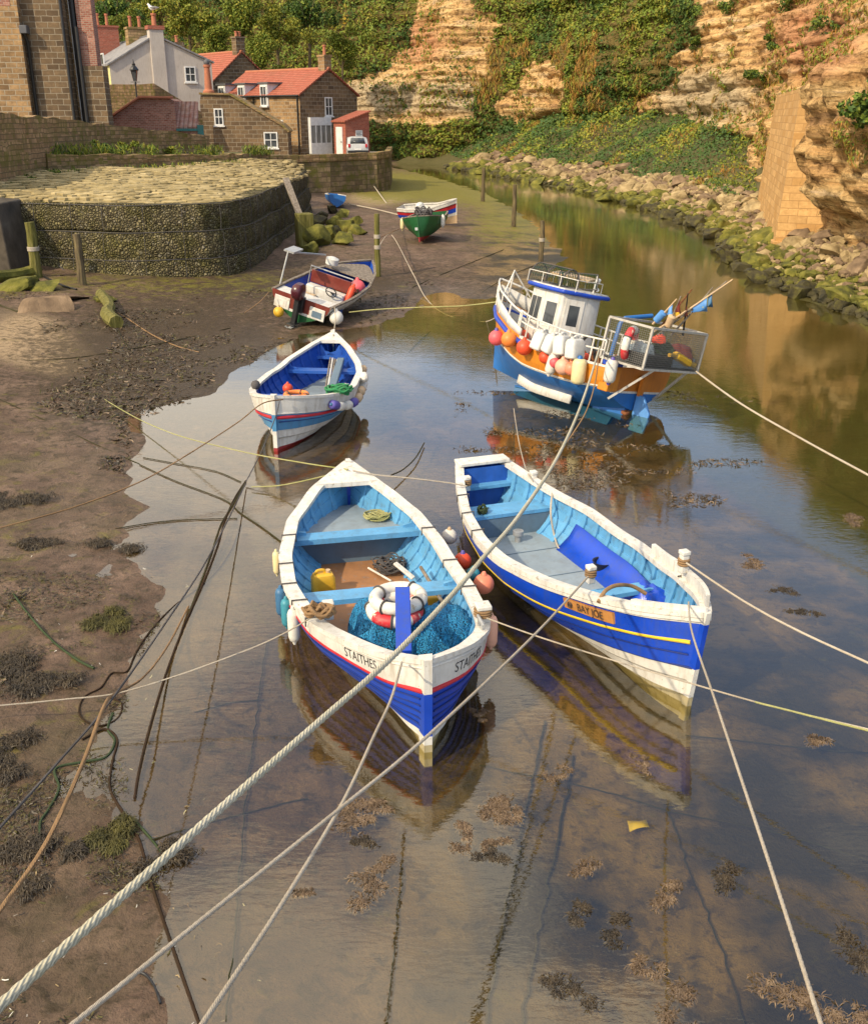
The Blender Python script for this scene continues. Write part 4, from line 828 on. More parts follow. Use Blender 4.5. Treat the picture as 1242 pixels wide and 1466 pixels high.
# brick shed
cs4=xy(152,67); root=thing('brick_shed','low red brick shed with old pantile roof behind the retaining wall','shed',(cs4[0],cs4[1],4.2),R(2))
m=MB(); pl=[(0,-.8),(4.3,-.8),(4.3,2.35),(4.0,2.5),(2.2,2.5),(0,1.15)]; m.add([(x,0,z) for x,z in pl]+[(x,3,z) for x,z in pl],[tuple(range(6)),tuple(range(11,5,-1))]+[(i,(i+1)%6,6+(i+1)%6,6+i) for i in range(6)]).build('wall','brickred',root,uv=True,smooth=0)
m=MB().bar((-.1,-.02,1.2),(2.2,-.02,2.56),.5,.12).bar((2.15,-.02,2.57),(4.25,-.02,2.55),.5,.14).build('coping','terracotta',root,bevel=.03)
m=MB(); m.add([(4.301,-.02,.75),(5.7,-.02,.75),(5.5,1.6,2.25),(4.301,1.6,2.25),(4.301,-.02,.85),(5.7,-.02,.85),(5.5,1.6,2.35),(4.301,1.6,2.35)],[(4,5,6,7),(3,2,1,0),(0,1,5,4),(1,2,6,5),(2,3,7,6),(3,0,4,7)]).build('roof','pantileold',root,uv=True,smooth=0)
MB().box((4.305,.12,-.8),(5.6,.2,.78)).build('wall','brickred',root,uv=True,smooth=0); MB().box((4.31,-.06,.66),(5.65,0,.745)).build('fascia','tealp',root) if 'tealp' in M else None
M['tealp']=paint('green teal paint',(.03,.16,.15),.5,.4,(.06,.08,.06),4); MB().box((5.62,-.05,-.6),(6.0,.05,.95)).build('door','tealp',root); MB().box((4.305,-.07,.60),(5.66,-.025,.745)).build('fascia','tealp',root)
# garden wall stepping down behind the shed
wallstrip('garden_wall',[Vector(xy(158,73)),Vector(xy(225,74)),Vector(xy(290,77))],[3.]*3,[8.0-.35,7.75,5.9],.4,'stonewall','dark stone garden wall with sloping top behind the brick shed','wall',jit=.03)
# lamp
p=xy(199,71); root=thing('street_lamp','black Victorian lantern street lamp above the brick shed','street lamp',(p[0],p[1],4.4))
MB().lathe([(.10,0),(.10,.5),(.06,.6),(.05,3.2),(.09,3.25),(.04,3.4)],10).build('post','black',root)
m=MB(); 
for k in range(4): A=R(45+90*k); m.bar((.10*math.cos(A),.10*math.sin(A),3.4),(.24*math.cos(A),.24*math.sin(A),4.05),.03,.03)
m.lathe([(.30,4.05),(.30,4.1),(.14,4.32),(.10,4.36),(.12,4.42),(.05,4.52),(.02,4.7)],8); m.bar((-.3,0,3.35),(.3,0,3.35),.03,.03).build('lantern_frame','black',root); MB().lathe([(.11,3.42),(.235,4.04)],4,0,Matrix.Rotation(R(45),4,'Z')).build('lamp_glass','glass',root,smooth=0)
# big old building at the left edge
BZ=5.1; c5=Q(-70,168,57.5); root=thing('old_stone_building','tall brown stone building with drainpipes filling the top left corner','building',(c5.x,57.5,BZ),R(6))
def bx(a,b,mat,nm='wall',sm=0): return MB().box(a,b).build(nm,mat,root,uv=True,smooth=sm)
W_=lambda px:(px+70)/26.2
bx((0,0,-1.2),(W_(41),6,8),'stonewarm'); bx((W_(41)+.002,.55,-1.2),(W_(98),6,8),'stonedark'); bx((W_(98)+.002,1.4,-1.2),(W_(112),6,8),'stonewarm')
bx((W_(112)+.002,.9,-1.2),(W_(141),2.3,3.1),'stonedark'); bx((W_(112)+.02,1.0,3.11),(W_(134),2.1,8.3),'brickred','chimney_breast')
m=MB().tube([(W_(46),.38,-1),(W_(46),.38,4.2),(W_(44),.1,4.7)],.09,8); m.tube([(W_(96),.42,-1),(W_(96),.42,8)],.08,8); m.tube([(W_(107),1.2,-1),(W_(107),1.2,8)],.16,8).tube([(W_(112),.75,-1),(W_(112),.75,5)],.1,8).build('drainpipe','black',root)
MB().box((W_(101),1.33,-.9),(W_(104),1.395,8)).build('window_trim','trim',root); MB().box((W_(46.5),.40,-.6),(W_(62),.548,.35)).build('cellar_door','lead',root,bevel=.02); MB().box((W_(40),-.1,4.6),(W_(50),.5,5.0)).build('hopper','lead',root,bevel=.03)
MB().box((W_(16),-.02,5.9),(W_(32),.001,7.9)).build('brick_infill','brickred',root,uv=True)
# ================================================================ timber posts and old wood
def post(px,py,ptop,r,mat,lab,group='timber mooring posts standing in the mud',extra=None,lean=(0,0)):
    b=GP(px,py); d=b.y*cc+(CH-b.z)*ss; top=Q(px,ptop,b.y).z
    root=thing('mooring_post',lab,'post',(b.x,b.y,b.z),0,group); h=top-b.z; g=random.Random(px)
    pr=[Vector((lean[0]*t+.02*g.uniform(-1,1),lean[1]*t,-.4*(t==0)+h*t)) for t in (0,.2,.4,.6,.8,1)]
    MB().tube(pr,[r*1.1,r*1.08,r*1.02,r,r*.97,r*.92],10).build('timber',mat,root)
    for zz in (extra or []):
        m=MB()
        for k in range(4): m.torus((lean[0]*zz,0,h*zz+k*.035),r*1.05,.018,None,16,6)
        m.build('rope_wrap','rcream',root)
    return b,h
post(541,396,306,.10,'mosstimber','greenish mooring post with two rope wraps behind the speedboat',extra=[.45,.62]); post(691,289,240,.13,'timber','dark mooring post farthest up the creek'); post(735,325,264,.12,'timber','dark mooring post in the water right of the striped dinghy'); post(774,374,316,.10,'timber','pale topped mooring post just behind the fishing boat cabin',extra=[.5])
post(54,398,318,.17,'mosstimber','yellow green timber post before the left end of the gabion wall',extra=[.5]); post(119,410,335,.13,'timber','dark post hung with old rope and rusty tackle before the gabion wall',extra=None)
b=GP(437,352); MB().box((-.35,-.3,-.3),(.35,.3,1.35),0,Matrix.Translation(b)@Matrix.Rotation(.4,4,'Z')).build('timber_stump','mosstimber',bevel=.05,tag=('squat square mossy timber stump at the corner of the gabion wall','stump'))
MB().bar((b.x-.1,b.y+.1,b.z+1.0),(b.x-1.0,b.y+2.2,3.1),.28,.12).build('leaning_plank','greywood',bevel=.02,tag=('grey plank leaning against the gabion wall above the timber stump','plank'))
pp=[GP(145,428),GP(158,445),GP(155,458),GP(168,470)]; MB().tube(spline([p+Vector((0,0,.15)) for p in pp],6),[.16]*10+[.2]*9,8).build('fallen_log','mosstimber',tag=('crooked mossy log lying on the mud left of the speedboat','log'))
pp=[GP(-5,408),GP(30,404),GP(56,396)]; MB().tube(spline([p+Vector((0,0,.25)) for p in pp],6),.2,8).build('fallen_log','rk_moss',tag=('thick mossy beam lying at the foot of the concrete ramp','log'))
# ================================================================ trees, bushes, grass
def crown_pts(g,n,r,hz,lob):
    cs_=[(g.normal(size=3)*np.array([r*.45,r*.45,hz*.33])) for _ in range(lob)]; out=[]
    while len(out)<n:
        c=cs_[int(g.integers(lob))]; d=g.normal(size=3); d/=np.linalg.norm(d); q=c+d*(r*.42*g.random()**.35)*np.array([1,1,.8]); out.append(q)
    return np.array(out)
def treeproto(seed,mi0,n=4200,leaf=.34):
    g=np.random.default_rng(seed); root=thing('tree','x','tree'); p=crown_pts(g,n,3.,4.,11)+np.array([0,0,5.2]); mi=np.where(g.random(n)<.72,mi0[0],mi0[1])
    leaves('crown',p,leaf*(.6+.8*g.random(n)),mi,np.array([[0,-.2,.5]]),None,root,LF,seed)
    m=MB().tube([(0,0,-1),(.1,0,1.5),(0,.1,4.5)],[.22,.18,.1],8)
    for k in range(6): A=k*1.05; m.tube([(0,0,2+.4*k),(math.cos(A)*1.,math.sin(A)*1.,4+.3*k),(math.cos(A)*1.8,math.sin(A)*1.8,5.2+.3*k)],[.09,.06,.03],6)
    m.build('trunk','timber',root); return root
def copytree(o,loc,rz,sc,lab,group=None,cat=None):
    c=o.copy(); COL.objects.link(c); c.location=loc; c.rotation_euler=(0,0,rz); c.scale=(sc,)*3; c['label']=lab
    if group:c['group']=group
    for ch in list(o.children):
        q=ch.copy(); COL.objects.link(q); q.parent=c
    return c
tp=[treeproto(1,(0,1)),treeproto(2,(1,2)),treeproto(3,(2,1))]
TL=[(165,20,0,128,.95,'dark green tree behind the brick chimneys at the left'),(225,2,2,132,.9,'yellow green tree above the seagull chimney'),(268,22,2,128,1.0,'golden autumn tree behind the right slope of the rendered house'),(310,60,1,124,.8,'mid green tree beside the red roof of the rear house'),(345,30,1,128,.95,'mid green tree above the chimney of the rear house'),(395,45,2,128,.85,'yellowing tree above the cottage roof'),(440,20,0,134,1.,'dark green tree high above the cottage chimney'),(372,82,1,122,.7,'low leafy tree just behind the cottage roof ridge'),(150,60,1,118,.7,'pale green tree between the chimneys and the old building'),(200,50,1,122,.7,'leafy green tree behind the rendered house chimney'),(490,70,1,136,.8,'mid green tree at the foot of the hill right of the cottage')]
used=set()
for px,py,k,Y,sc,lab in TL:
    q=Q(px,py,Y); o=tp[k]
    if k in used: copytree(o,(q.x,q.y,q.z-5.2*sc),px*.7,sc,lab,'trees on the hillside behind the houses')
    else: used.add(k); o.location=(q.x,q.y,q.z-5.2*sc); o.scale=(sc,)*3; o['label']=lab; o['group']='trees on the hillside behind the houses'
def bush(name,lab,c,r,n,mi,leaf,seed,group=None,hz=.8,cat='bush'):
    g=np.random.default_rng(seed); p=crown_pts(g,n,r,r*hz,6)+np.array([0,0,r*.45]); o=leaves(name,p,leaf*(.6+.8*g.random(n)),np.array(mi)[g.integers(0,len(mi),n)],np.array([[-.2,-.4,.5]]),None,None,LF,seed); o.location=c; return label(o,lab,cat,group)
def cliffpoint(px,py):
    X,Y,Z=CV[...,0],CV[...,1],CV[...,2]; a,b=PR(X,Y,Z); d=(a-px)**2+(b-py)**2+ (np.hypot(X,Y)*.15)**2; i=np.unravel_index(np.argmin(d),d.shape); return Vector(CV[i])
for k,(px,py,r,lab) in enumerate([(1190,42,1.1,'dark green bush growing on the bare red clay of the right-hand cliff'),(1085,112,.8,'green bush at the top left corner of the golden buttress'),(1228,118,1.2,'blue green bush at the right edge of the picture on the cliff'),(1125,12,1.2,'dark bush at the top of the bare cliff'),(1040,20,1.0,'small dark bush above the pale cliff ledge'),(985,25,1.3,'bush on the edge of the bare golden cliff at the top'),(1105,62,.7,'small low bush on red clay above the buttress'),(1236,168,.8,'lowest small bush by the right edge on the cliff'),(1000,62,.9,'rounded bush on the grassy ledge of the cliff')]):
    p=cliffpoint(px,py); bush('cliff_bush',lab,p-Vector((.2,.3,.2)),r,900,[0,4,1,1],.17,50+k,'bushes on the right-hand cliff')
for k,(px,py,Y,r,mi,lab) in enumerate([(150,212,50.6,.55,[1,2,0],'grass tuft at the left end of the low terrace wall'),(100,222,48.2,.5,[1,2,0],'leafy weed tuft against the foot of the tall retaining wall'),(185,208,54,.45,[1,2],'grassy tuft on top of the terrace wall below the shed'),(245,214,58,.45,[1,2],'grass tuft on the terrace near the middle of the wall'),(358,226,63,.75,[1,1,2],'round green shrub at the right end of the terrace wall'),(300,218,60,.4,[2,1],'yellowish grass tuft near the shrub on the terrace'),(20,268,41.2,.7,[0,1],'dark ivy clump at the foot of the left wall'),(75,252,45.2,.6,[0,1],'dark green weeds where the paving meets the wall'),(45,262,43,.6,[0,1],'dark ivy mound between two weed clumps by the wall'),(190,248,49.2,.35,[1,2],'small grass tuft at the foot of the terrace wall'),(290,240,54,.3,[1,2],'tiny grass tuft in the paving joint')]):
    q=Q(px,py,Y); bush('weed_tuft',lab,q-Vector((0,.2,r*.5)),r,520,mi,.11,80+k,'weeds and grass by the walls',.5,'weed')
m_=[]
g=np.random.default_rng(6)
def strip_leaves(name,path,zs,n,h,mi,leaf,seed):
    g=np.random.default_rng(seed); t=g.random(n)*(len(path)-1); i=t.astype(int); f=t-i; a=np.array([[p[0],p[1]] for p in path]); q=a[i]*(1-f)[:,None]+a[np.minimum(i+1,len(a)-1)]*f[:,None]; z=np.array(zs)[i]*(1-f)+np.array(zs)[np.minimum(i+1,len(a)-1)]*f
    k=vnoise(q[:,0]*1.1,q[:,1]*1.1)>-.25; q,z=q[k],z[k]; n=len(q); p=np.stack([q[:,0]+g.normal(size=n)*.18,q[:,1]+g.normal(size=n)*.2,z+h*g.random(n)**1.5],1)
    o=leaves(name,p,leaf*(.6+.8*g.random(n)),np.array(mi)[g.integers(0,len(mi),n)],np.array([[0,-.3,.4]]),np.full(n,.7),seed=seed); o['kind']='stuff'
strip_leaves('wall_top_grass',[LWp[0]+Vector((-.4,.5)),LWp[1]+Vector((-.4,.4)),LWp[2]+Vector((-.4,.4)),LWp[3]],[4.05,3.9,3.75,3.6],2600,.45,[1,2,1,0],.13,9)
strip_leaves('paving_edge_weeds',[(-19,42.8),(-15.6,46.2),(-13,51),(-10.4,56.6)],[3.2,3.2,3.2,3.2],1600,.3,[0,1,2],.11,10)
# gulls
def gull(loc,rz,lab,s=1.):
    root=thing('seagull',lab,'bird',loc,rz); T=Matrix.Scale(s,4)
    m=MB().tube([Vector((-.26,0,.20))*s,Vector((-.12,0,.21))*s,Vector((.05,0,.2))*s,Vector((.15,0,.26))*s,Vector((.19,0,.34))*s,Vector((.235,0,.37))*s,Vector((.28,0,.365))*s],[.02*s,.07*s,.10*s,.075*s,.05*s,.05*s,.02*s],12).build('body','trim',root)
    for k in(-1,1):
        MB().tube([Vector((-.34,k*.03,.22))*s,Vector((-.1,k*.085,.23))*s,Vector((.08,k*.085,.22))*s],[.01*s,.055*s,.03*s],8).build('wing','slate',root); MB().tube([Vector((0,k*.03,0))*s,Vector((0,k*.03,.13))*s],.012*s,5).build('leg','yellow',root)
    MB().tube([Vector((.27,0,.365))*s,Vector((.345,0,.345))*s],[.016*s,.005*s],6).build('beak','yellow',root)
hb=H3.matrix_basis@Vector((3.6,.1,10.0)); gull(hb,R(160),'white seagull perched on the tall chimney pot of the rendered house',1.6)
q=GP(868,262); gull((q.x,q.y,q.z+.35),R(200),'white seagull standing on the far rocky bank',1.6)
# ================================================================ boats
def smooth1(t,v,k):
    q=np.linspace(0,1,161); y=np.interp(q,t,v)
    if k:
        w=np.hanning(2*k+3)[1:-1]; w/=w.sum(); p=np.r_[2*y[0]-y[k:0:-1],y,2*y[-1]-y[-2:-k-2:-1]]; y=np.convolve(p,w,'valid')
    return q,y
class Hull:
    def __init__(s,root,L,bl,br,sheer,keel,pw,rake0=0.,rake1=0.,k=10):
        s.root=root;s.L=L;s.tb=smooth1(*zip(*bl),k);s.tr=smooth1(*zip(*br),k);s.sh=smooth1(*zip(*sheer),14);s.ke=smooth1(*zip(*keel),8);s.pw=smooth1(*zip(*pw),8);s.r0=rake0;s.r1=rake1
        s.Mx=root.matrix_basis.copy(); s.Mi=s.Mx.inverted()
    def g(s,c,t): return float(np.interp(t,*c))
    def pt(s,t,u,side,off=0.,dz=0.):
        bl=max(s.g(s.tb,t),.015);br=max(s.g(s.tr,t),.015);zs=s.g(s.sh,t);zk=s.g(s.ke,t);p=s.g(s.pw,t)
        c=(bl-br)/2;h=(bl+br)/2;f=1-(1-min(u,1))**p
        z=zk+(zs-zk)*u; x=t*s.L-s.r0*(1-t)**6*z+s.r1*t**6*z
        y=c+side*(h*f+off) if h*f+off>0 else c
        return Vector((x,y,z+dz))
    def u_of(s,t,z): zs=s.g(s.sh,t);zk=s.g(s.ke,t); return (z-zk)/(zs-zk)
    def w(s,p): return s.Mx@Vector(p)
    def loc(s,px,py,z):   # local point seen at a photo position, z above the boat's own datum
        zz=z
        for _ in range(4): q=P(px,py,zz); l=s.Mi@q; zz=(s.Mx@Vector((l.x,l.y,z))).z
        return s.Mi@P(px,py,zz)
    def find(s,px,py,side,off,u0=0.,u1=1.1):
        best=None
        for i in range(61):
            for j in range(31):
                p=s.w(s.pt(i/60,u0+(u1-u0)*j/30,side,off)); a,b=PR(p.x,p.y,p.z); d=(a-px)**2+(b-py)**2
                if best is None or d<best[0]: best=(d,p,i/60)
        return best[1]
    warpt=None
    def wu(s,t,u):
        if not s.warpt: return u
        k=min(1,t/.4); k=k*k*(3-2*k); return u+(float(np.interp(u,*s.warpt))-u)*k
    def outer(s,bands,lap=.028,nt=72,name='hull',caps=()):
        m=MB();mats=[]
        for u0,u1,mt in bands:
            if mt not in mats: mats.append(mt)
        for (u0,u1,mt) in bands:
            for side in(1,-1):
                rows=[]
                for i in range(nt+1):
                    t=i/nt; e=min(1,min(t,1-t)*18+.12); a_,b_=s.wu(t,u0),s.wu(t,u1); rows.append([s.pt(t,a_,side,0)]+[s.pt(t,a_+(b_-a_)*q/4,side,lap*e*(1-q/4)) for q in range(5)])
                m.grid(rows,mats.index(mt))
        for t in caps:
            for u0,u1,mt in bands:
                A=[s.pt(t,u0+(u1-u0)*q/4,1) for q in range(5)];B=[s.pt(t,u0+(u1-u0)*q/4,-1) for q in range(5)]; m.grid([A,B],mats.index(mt))
        return m.build(name,mats,s.root,smooth=30)
    def lining(s,mt,u0=.1,off=-.035,t0=0.,t1=1.,name='inner_planking',u1=.995):
        m=MB();lapu=7
        for side in(1,-1):
            for k in range(lapu):
                a=u0+(u1-u0)*k/lapu;b=u0+(u1-u0)*(k+1)/lapu; rows=[]
                for i in range(61): t=t0+(t1-t0)*i/60; rows.append([s.pt(t,a,side,off-.012),s.pt(t,a,side,off),s.pt(t,b,side,off-.012)])
                m.grid(rows)
        return m.build(name,mt,s.root,smooth=25)
    def ribs(s,mt,step=.05,w=.03,t0=.06,t1=.95,u0=.25,off=-.045,d=.03,u1=.97):
        m=MB();t=t0;dt=w/s.L/2
        while t<t1:
            for side in(1,-1):
                A=[[s.pt(t+e*dt,u0+(u1-u0)*q/8,side,o) for o in(off,off-d)] for q in range(9) for e in(0,)]
                rows=[]
                for q in range(9):
                    u=u0+(u1-u0)*q/8; rows.append([s.pt(t-dt,u,side,off),s.pt(t-dt,u,side,off-d),s.pt(t+dt,u,side,off-d),s.pt(t+dt,u,side,off)])
                m.grid(rows)
            t+=step
        return m.build('rib',mt,s.root,smooth=20)
    def cap(s,mt,out=.025,inn=.12,th=.05,t0=0.,t1=1.,name='gunwale',sides=(1,-1),dz=.0,bev=.012):
        m=MB()
        for side in sides:
            rows=[]
            for i in range(91):
                t=t0+(t1-t0)*i/90; a=s.pt(t,1,side,out);b=s.pt(t,1,side,-inn)
                rows.append([a+Vector((0,0,dz-th)),a+Vector((0,0,dz)),b+Vector((0,0,dz)),b+Vector((0,0,dz-th)),a+Vector((0,0,dz-th))])
            m.grid(rows); m.add(rows[0][:4],[(0,1,2,3)]); m.add(rows[-1][:4],[(3,2,1,0)])
        return m.build(name,mt,s.root,smooth=35)
    def rail(s,u,mt,r=.022,off=.012,t0=0.,t1=1.,name='rubbing_strake',sides=(1,-1)):
        m=MB()
        for side in sides: m.tube([s.pt(t0+(t1-t0)*i/80,s.wu(t0+(t1-t0)*i/80,u),side,off) for i in range(81)],r,8)
        return m.build(name,mt,s.root)
    def plank(s,x0,x1,z,mt,th=.04,name='thwart',inset=.04,nx=6,bev=.012,y0=None,y1=None):
        rows=[];rb=[]
        for i in range(nx+1):
            x=x0+(x1-x0)*i/nx;t=min(max(x/s.L,0),1);u=min(max(s.u_of(t,z),.02),1)
            a=s.pt(t,u,1,-inset);b=s.pt(t,u,-1,-inset); ya=a.y if y1 is None else min(a.y,y1); yb=b.y if y0 is None else max(b.y,y0)
            rows.append([Vector((x,ya,z-th)),Vector((x,ya,z)),Vector((x,yb,z)),Vector((x,yb,z-th)),Vector((x,ya,z-th))])
        m=MB();m.grid(rows);m.add(rows[0][:4],[(0,1,2,3)]);m.add(rows[-1][:4],[(3,2,1,0)])
        return m.build(name,mt,s.root,smooth=25)
    def wallx(s,x,z0,z1,mt,th=.03,name='bulkhead',inset=.04):
        t=x/s.L; r=[]
        for xx in(x,x+th):
            r.append([s.pt(t,min(max(s.u_of(t,z0+(z1-z0)*q/6),.02),1),1,-inset) for q in range(7)]+[s.pt(t,min(max(s.u_of(t,z1-(z1-z0)*q/6),.02),1),-1,-inset) for q in range(7)])
            for p in r[-1]: p.x=xx
        n=14;m=MB();m.add(r[0]+r[1],[tuple(range(n)),tuple(range(2*n-1,n-1,-1))]+[(i,(i+1)%n,n+(i+1)%n,n+i) for i in range(n)])
        return m.build(name,mt,s.root,smooth=25)
    def stem(s,t,bands,w=.09,d=.10,name='stem_post',top=.015):
        m=MB();mats=[]; sg=-1 if t<.5 else 1
        for u0,u1,mt in bands:
            if mt not in mats:mats.append(mt)
            a=s.pt(t,u0,1);b=s.pt(t,u1,1); c=(s.pt(t,u0,-1)+a)/2;e=(s.pt(t,u1,-1)+b)/2
            if u1>=1: e.z+=top
            m.add([(c.x+sg*d*.5,c.y-w/2*.6,c.z),(c.x+sg*d*.5,c.y+w/2*.6,c.z),(c.x-sg*d*.7,c.y+w/2,c.z),(c.x-sg*d*.7,c.y-w/2,c.z),(e.x+sg*d*.5,e.y-w/2*.6,e.z),(e.x+sg*d*.5,e.y+w/2*.6,e.z),(e.x-sg*d*.7,e.y+w/2,e.z),(e.x-sg*d*.7,e.y-w/2,e.z)],
                  [(3,2,1,0),(4,5,6,7),(0,1,5,4),(1,2,6,5),(2,3,7,6),(3,0,4,7)],mats.index(mt))
        return m.build(name,mats,s.root,smooth=20)
    def text(s,body,size,side,u,start_px,dirn,parent,mt='letter',off=.004,sx=.9,band=None,lim=.3):
        arc=[0];N_=240
        for i in range(N_): arc.append(arc[-1]+(s.pt((i+1)/N_,u,side)-s.pt(i/N_,u,side)).length)
        best=min(range(5,int(N_*lim)),key=lambda i:abs(PR(*s.w(s.pt(i/N_,u,side)))[0]-start_px)); a0=arc[best]
        me=textmesh(body,size)
        for v in me.vertices:
            t=np.interp(a0+dirn*v.co.x*sx,arc,np.linspace(0,1,N_+1)); h=s.g(s.sh,t)-s.g(s.ke,t); uu=u+v.co.y/h; o_=off
            if band: a_,b_=s.wu(t,band[0]),s.wu(t,band[1]); o_+=.028*min(1,min(t,1-t)*18+.12)*(1-(uu-a_)/(b_-a_))
            v.co=s.pt(t,uu,side,o_)
        me.materials.append(M[mt]); o=bpy.data.objects.new('lettering',me); COL.objects.link(o); o.parent=parent; return o
def textmesh(body,size):
    cu=bpy.data.curves.new('txt','FONT'); cu.body=body; cu.size=size; cu.resolution_u=3; o=bpy.data.objects.new('txt',cu); COL.objects.link(o)
    bpy.context.view_layer.update(); me=bpy.data.meshes.new_from_object(o.evaluated_get(bpy.context.evaluated_depsgraph_get())); bpy.data.objects.remove(o); bpy.data.curves.remove(cu); return me
def boatroot(name,lab,near,far,group=None):
    d=(far-near).xy; return thing(name,lab,'boat',(near.x,near.y,0),math.atan2(d.y,d.x),group),d.length
def coil(name,c,Rx,Ry,n,r,mat,lab,seed=0,hgt=.05,cat='rope coil',parent=None,group=None):
    g=random.Random(seed);pts=[];k=11
    ox=oy=0
    for i in range(n*k):
        A=2*math.pi*i/k
        if i%k==0: ox,oy=g.uniform(-.25,.25),g.uniform(-.25,.25); s=g.uniform(.55,1.05)
        pts.append(Vector(c)+Vector(((math.cos(A)*s+ox)*Rx,(math.sin(A)*s+oy)*Ry,r+g.uniform(0,hgt)+hgt*i/(n*k))))
    o=MB().tube(spline(pts,4),r,6).build(name,mat,parent); 
    if lab: label(o,lab,cat,group)
    return o
def lashings(h,ts,sides,mt='rgrey',out=.03,inn=.125):
    for t in ts:
        for sd_ in sides:
            a=h.pt(t,1,sd_,out+.008);b=h.pt(t,1,sd_,-inn-.008); MB().tube([a+Vector((0,0,-.09)),a+Vector((0,0,.012)),b+Vector((0,0,.012)),b+Vector((0,0,-.09))],.010,5).build('lashing',mt,h.root)
def ballbuoy(p,r,mat,lab,group=None,cap='purple',up=(0,0,1),sq=1.):
    root=thing('buoy',lab,'buoy',tuple(Vector(p)-Vector((0,0,r))),0,group); T=Matrix.Translation((0,0,r))@Vector(up).to_track_quat('Z','Y').to_matrix().to_4x4()
    MB().ball((0,0,0),r,22,0,T,(1,1,sq)).build('float',mat,root,smooth=60); MB().lathe([(r*.34,r*.86*sq),(r*.26,r*1.1*sq),(r*.16,r*1.28*sq),(r*.06,r*1.28*sq)],12,0,T).build('eye',cap,root); return root
def fender(p,r,l,mat,lab,group=None,cap=None,axis=(0,0,1),cat='fender'):
    root=thing('fender',lab,cat,tuple(Vector(p)),0,group); T=Vector(axis).to_track_quat('Z','Y').to_matrix().to_4x4()
    MB().lathe([(r*.2,-l/2),(r*.75,-l*.46),(r,-l*.34),(r*1.02,0),(r,l*.34),(r*.75,l*.46),(r*.2,l/2)],18,0,T).build('float',mat,root,smooth=60)
    for s in(-1,1): MB().lathe([(r*.42,s*l*.46),(r*.36,s*l*.54),(r*.2,s*l*.60),(r*.05,s*l*.6)],12,0,T).build('end_cap',cap or mat,root)
    return root
def bollard(h,x,y,z,w=.11,hh=.2,mt='whitewood',wrap=True,name='bollard'):
    T=Matrix.Translation((x,y,z)); b=MB().box((-w/2,-w/2,-.05),(w/2,w/2,hh),0,T).box((-w*.6,-w*.6,hh),(w*.6,w*.6,hh+.05),0,T).build(name,mt,h.root,bevel=.012)
    if wrap:
        m=MB()
        for k in range(3): m.torus((x,y,z+.05+k*.028),w*.66,.014,None,14,6)
        m.build('rope_wrap','rtan',b)
    return b
def knee(h,x,side,z,mt,s=.22,parent=None):
    t=x/h.L; s=min(s,(h.g(h.sh,t)-z-.05)/.75);a=h.pt(t,min(1,h.u_of(t,z)),side,-.04); m=MB(); y=a.y; pts=[(0,0),(0,s*.75),(-side*.03,s*.75),(-side*s*.35,s*.32),(-side*s,.03),(-side*s,0)]
    m.add([(x-.025,y+p[0],z+p[1]) for p in pts]+[(x+.025,y+p[0],z+p[1]) for p in pts],[tuple(range(6)),tuple(range(11,5,-1))]+[(i,(i+1)%6,6+(i+1)%6,6+i) for i in range(6)])
    return m.build('knee',mt,h.root)
# ---------------------------------------------------------------- front boat, blue with STAITHES
n1=P(611,948,.95);f1=P(498,662,1.05); r1,L1=boatroot('rowing_boat','royal blue wooden boat with white gunwale and two lifebuoys on blue netting',n1,f1)
B1=Hull(r1,L1,[(0,.03),(.03,.2),(.06,.36),(.15,.62),(.22,.82),(.28,.95),(.38,1.06),(.46,1.13),(.59,1.12),(.76,.95),(.89,.58),(1,.03)],[(0,.03),(.03,.3),(.06,.5),(.13,.76),(.18,.85),(.26,.91),(.36,.94),(.45,.92),(.6,.87),(.75,.74),(.84,.54),(.94,.22),(1,.03)],[(0,.98),(.12,.82),(.3,.69),(.5,.66),(.8,.80),(1,1.08)],[(0,-.28),(.15,-.25),(1,-.2)],[(0,1.25),(.12,1.8),(.4,2.5),(.8,2.),(1,1.3)],k=4)
B1.warpt=([0,.36,.728,1],[0,.33,.83,1]); B1.outer([(0,.285,'scum'),(.285,.36,'white'),(.36,.48,'blue'),(.48,.60,'blue'),(.60,.725,'blue'),(.725,1.,'white')]); B1.rail(.728,'red',.024); [B1.rail(u_,'seam',.009,.02,.005,1,'lap_shade_line') for u_ in(.42,.48,.54,.60,.66)]; B1.rail(.93,'white',.014,.008,name='sheer_moulding')
B1.lining('sky',.12); B1.ribs('sky',.042,.05,.05,.96,d=.022); B1.cap('whitewood',.03,.13,.05); B1.stem(0,[(-.02,.285,'scum'),(.285,.36,'white'),(.36,.725,'blue'),(.725,1.,'white')],.13,.1); B1.stem(1,[(-.02,.36,'white'),(.36,.725,'blue'),(.725,1.,'white')],.1,.1)
m=MB(); a=B1.pt(.90,1,1,-.02);b=B1.pt(.90,1,-1,-.02);c=B1.pt(1,1,1); m.add([(a.x,a.y-.0,a.z+.012),(b.x,b.y,b.z+.012),(c.x,(c.y),c.z+.012),(a.x,a.y,a.z-.05),(b.x,b.y,b.z-.05),(c.x,c.y,c.z-.05)],[(0,1,2),(5,4,3),(0,1,4,3),(1,2,5,4),(2,0,3,5)]).build('breasthook','whitewood',r1)
lx=lambda h,px,py,z:h.loc(px,py,z)
xt1=B1.loc(510,764,.58).x; xt2=B1.loc(480,852,.50).x; xd1=B1.L*.955
B1.plank(xt1-.13,xt1+.10,.60,'sky',.07,'thwart'); B1.plank(xt2-.13,xt2+.13,.50,'sky',.06,'thwart'); B1.plank(xt1+.2,xd1,.50,'deck',.03,'fore_deck',nx=14)
B1.wallx(xt1+.12,.10,.43,'deckdark',.03,'bulkhead'); B1.plank(.35,xt1+.12,.13,'wood',.03,'bottom_boards',nx=16)
for x,z in((xt1+.06,.60),(xt2,.50)):
    for s in(1,-1): knee(B1,x,s,z,'sky',.26)
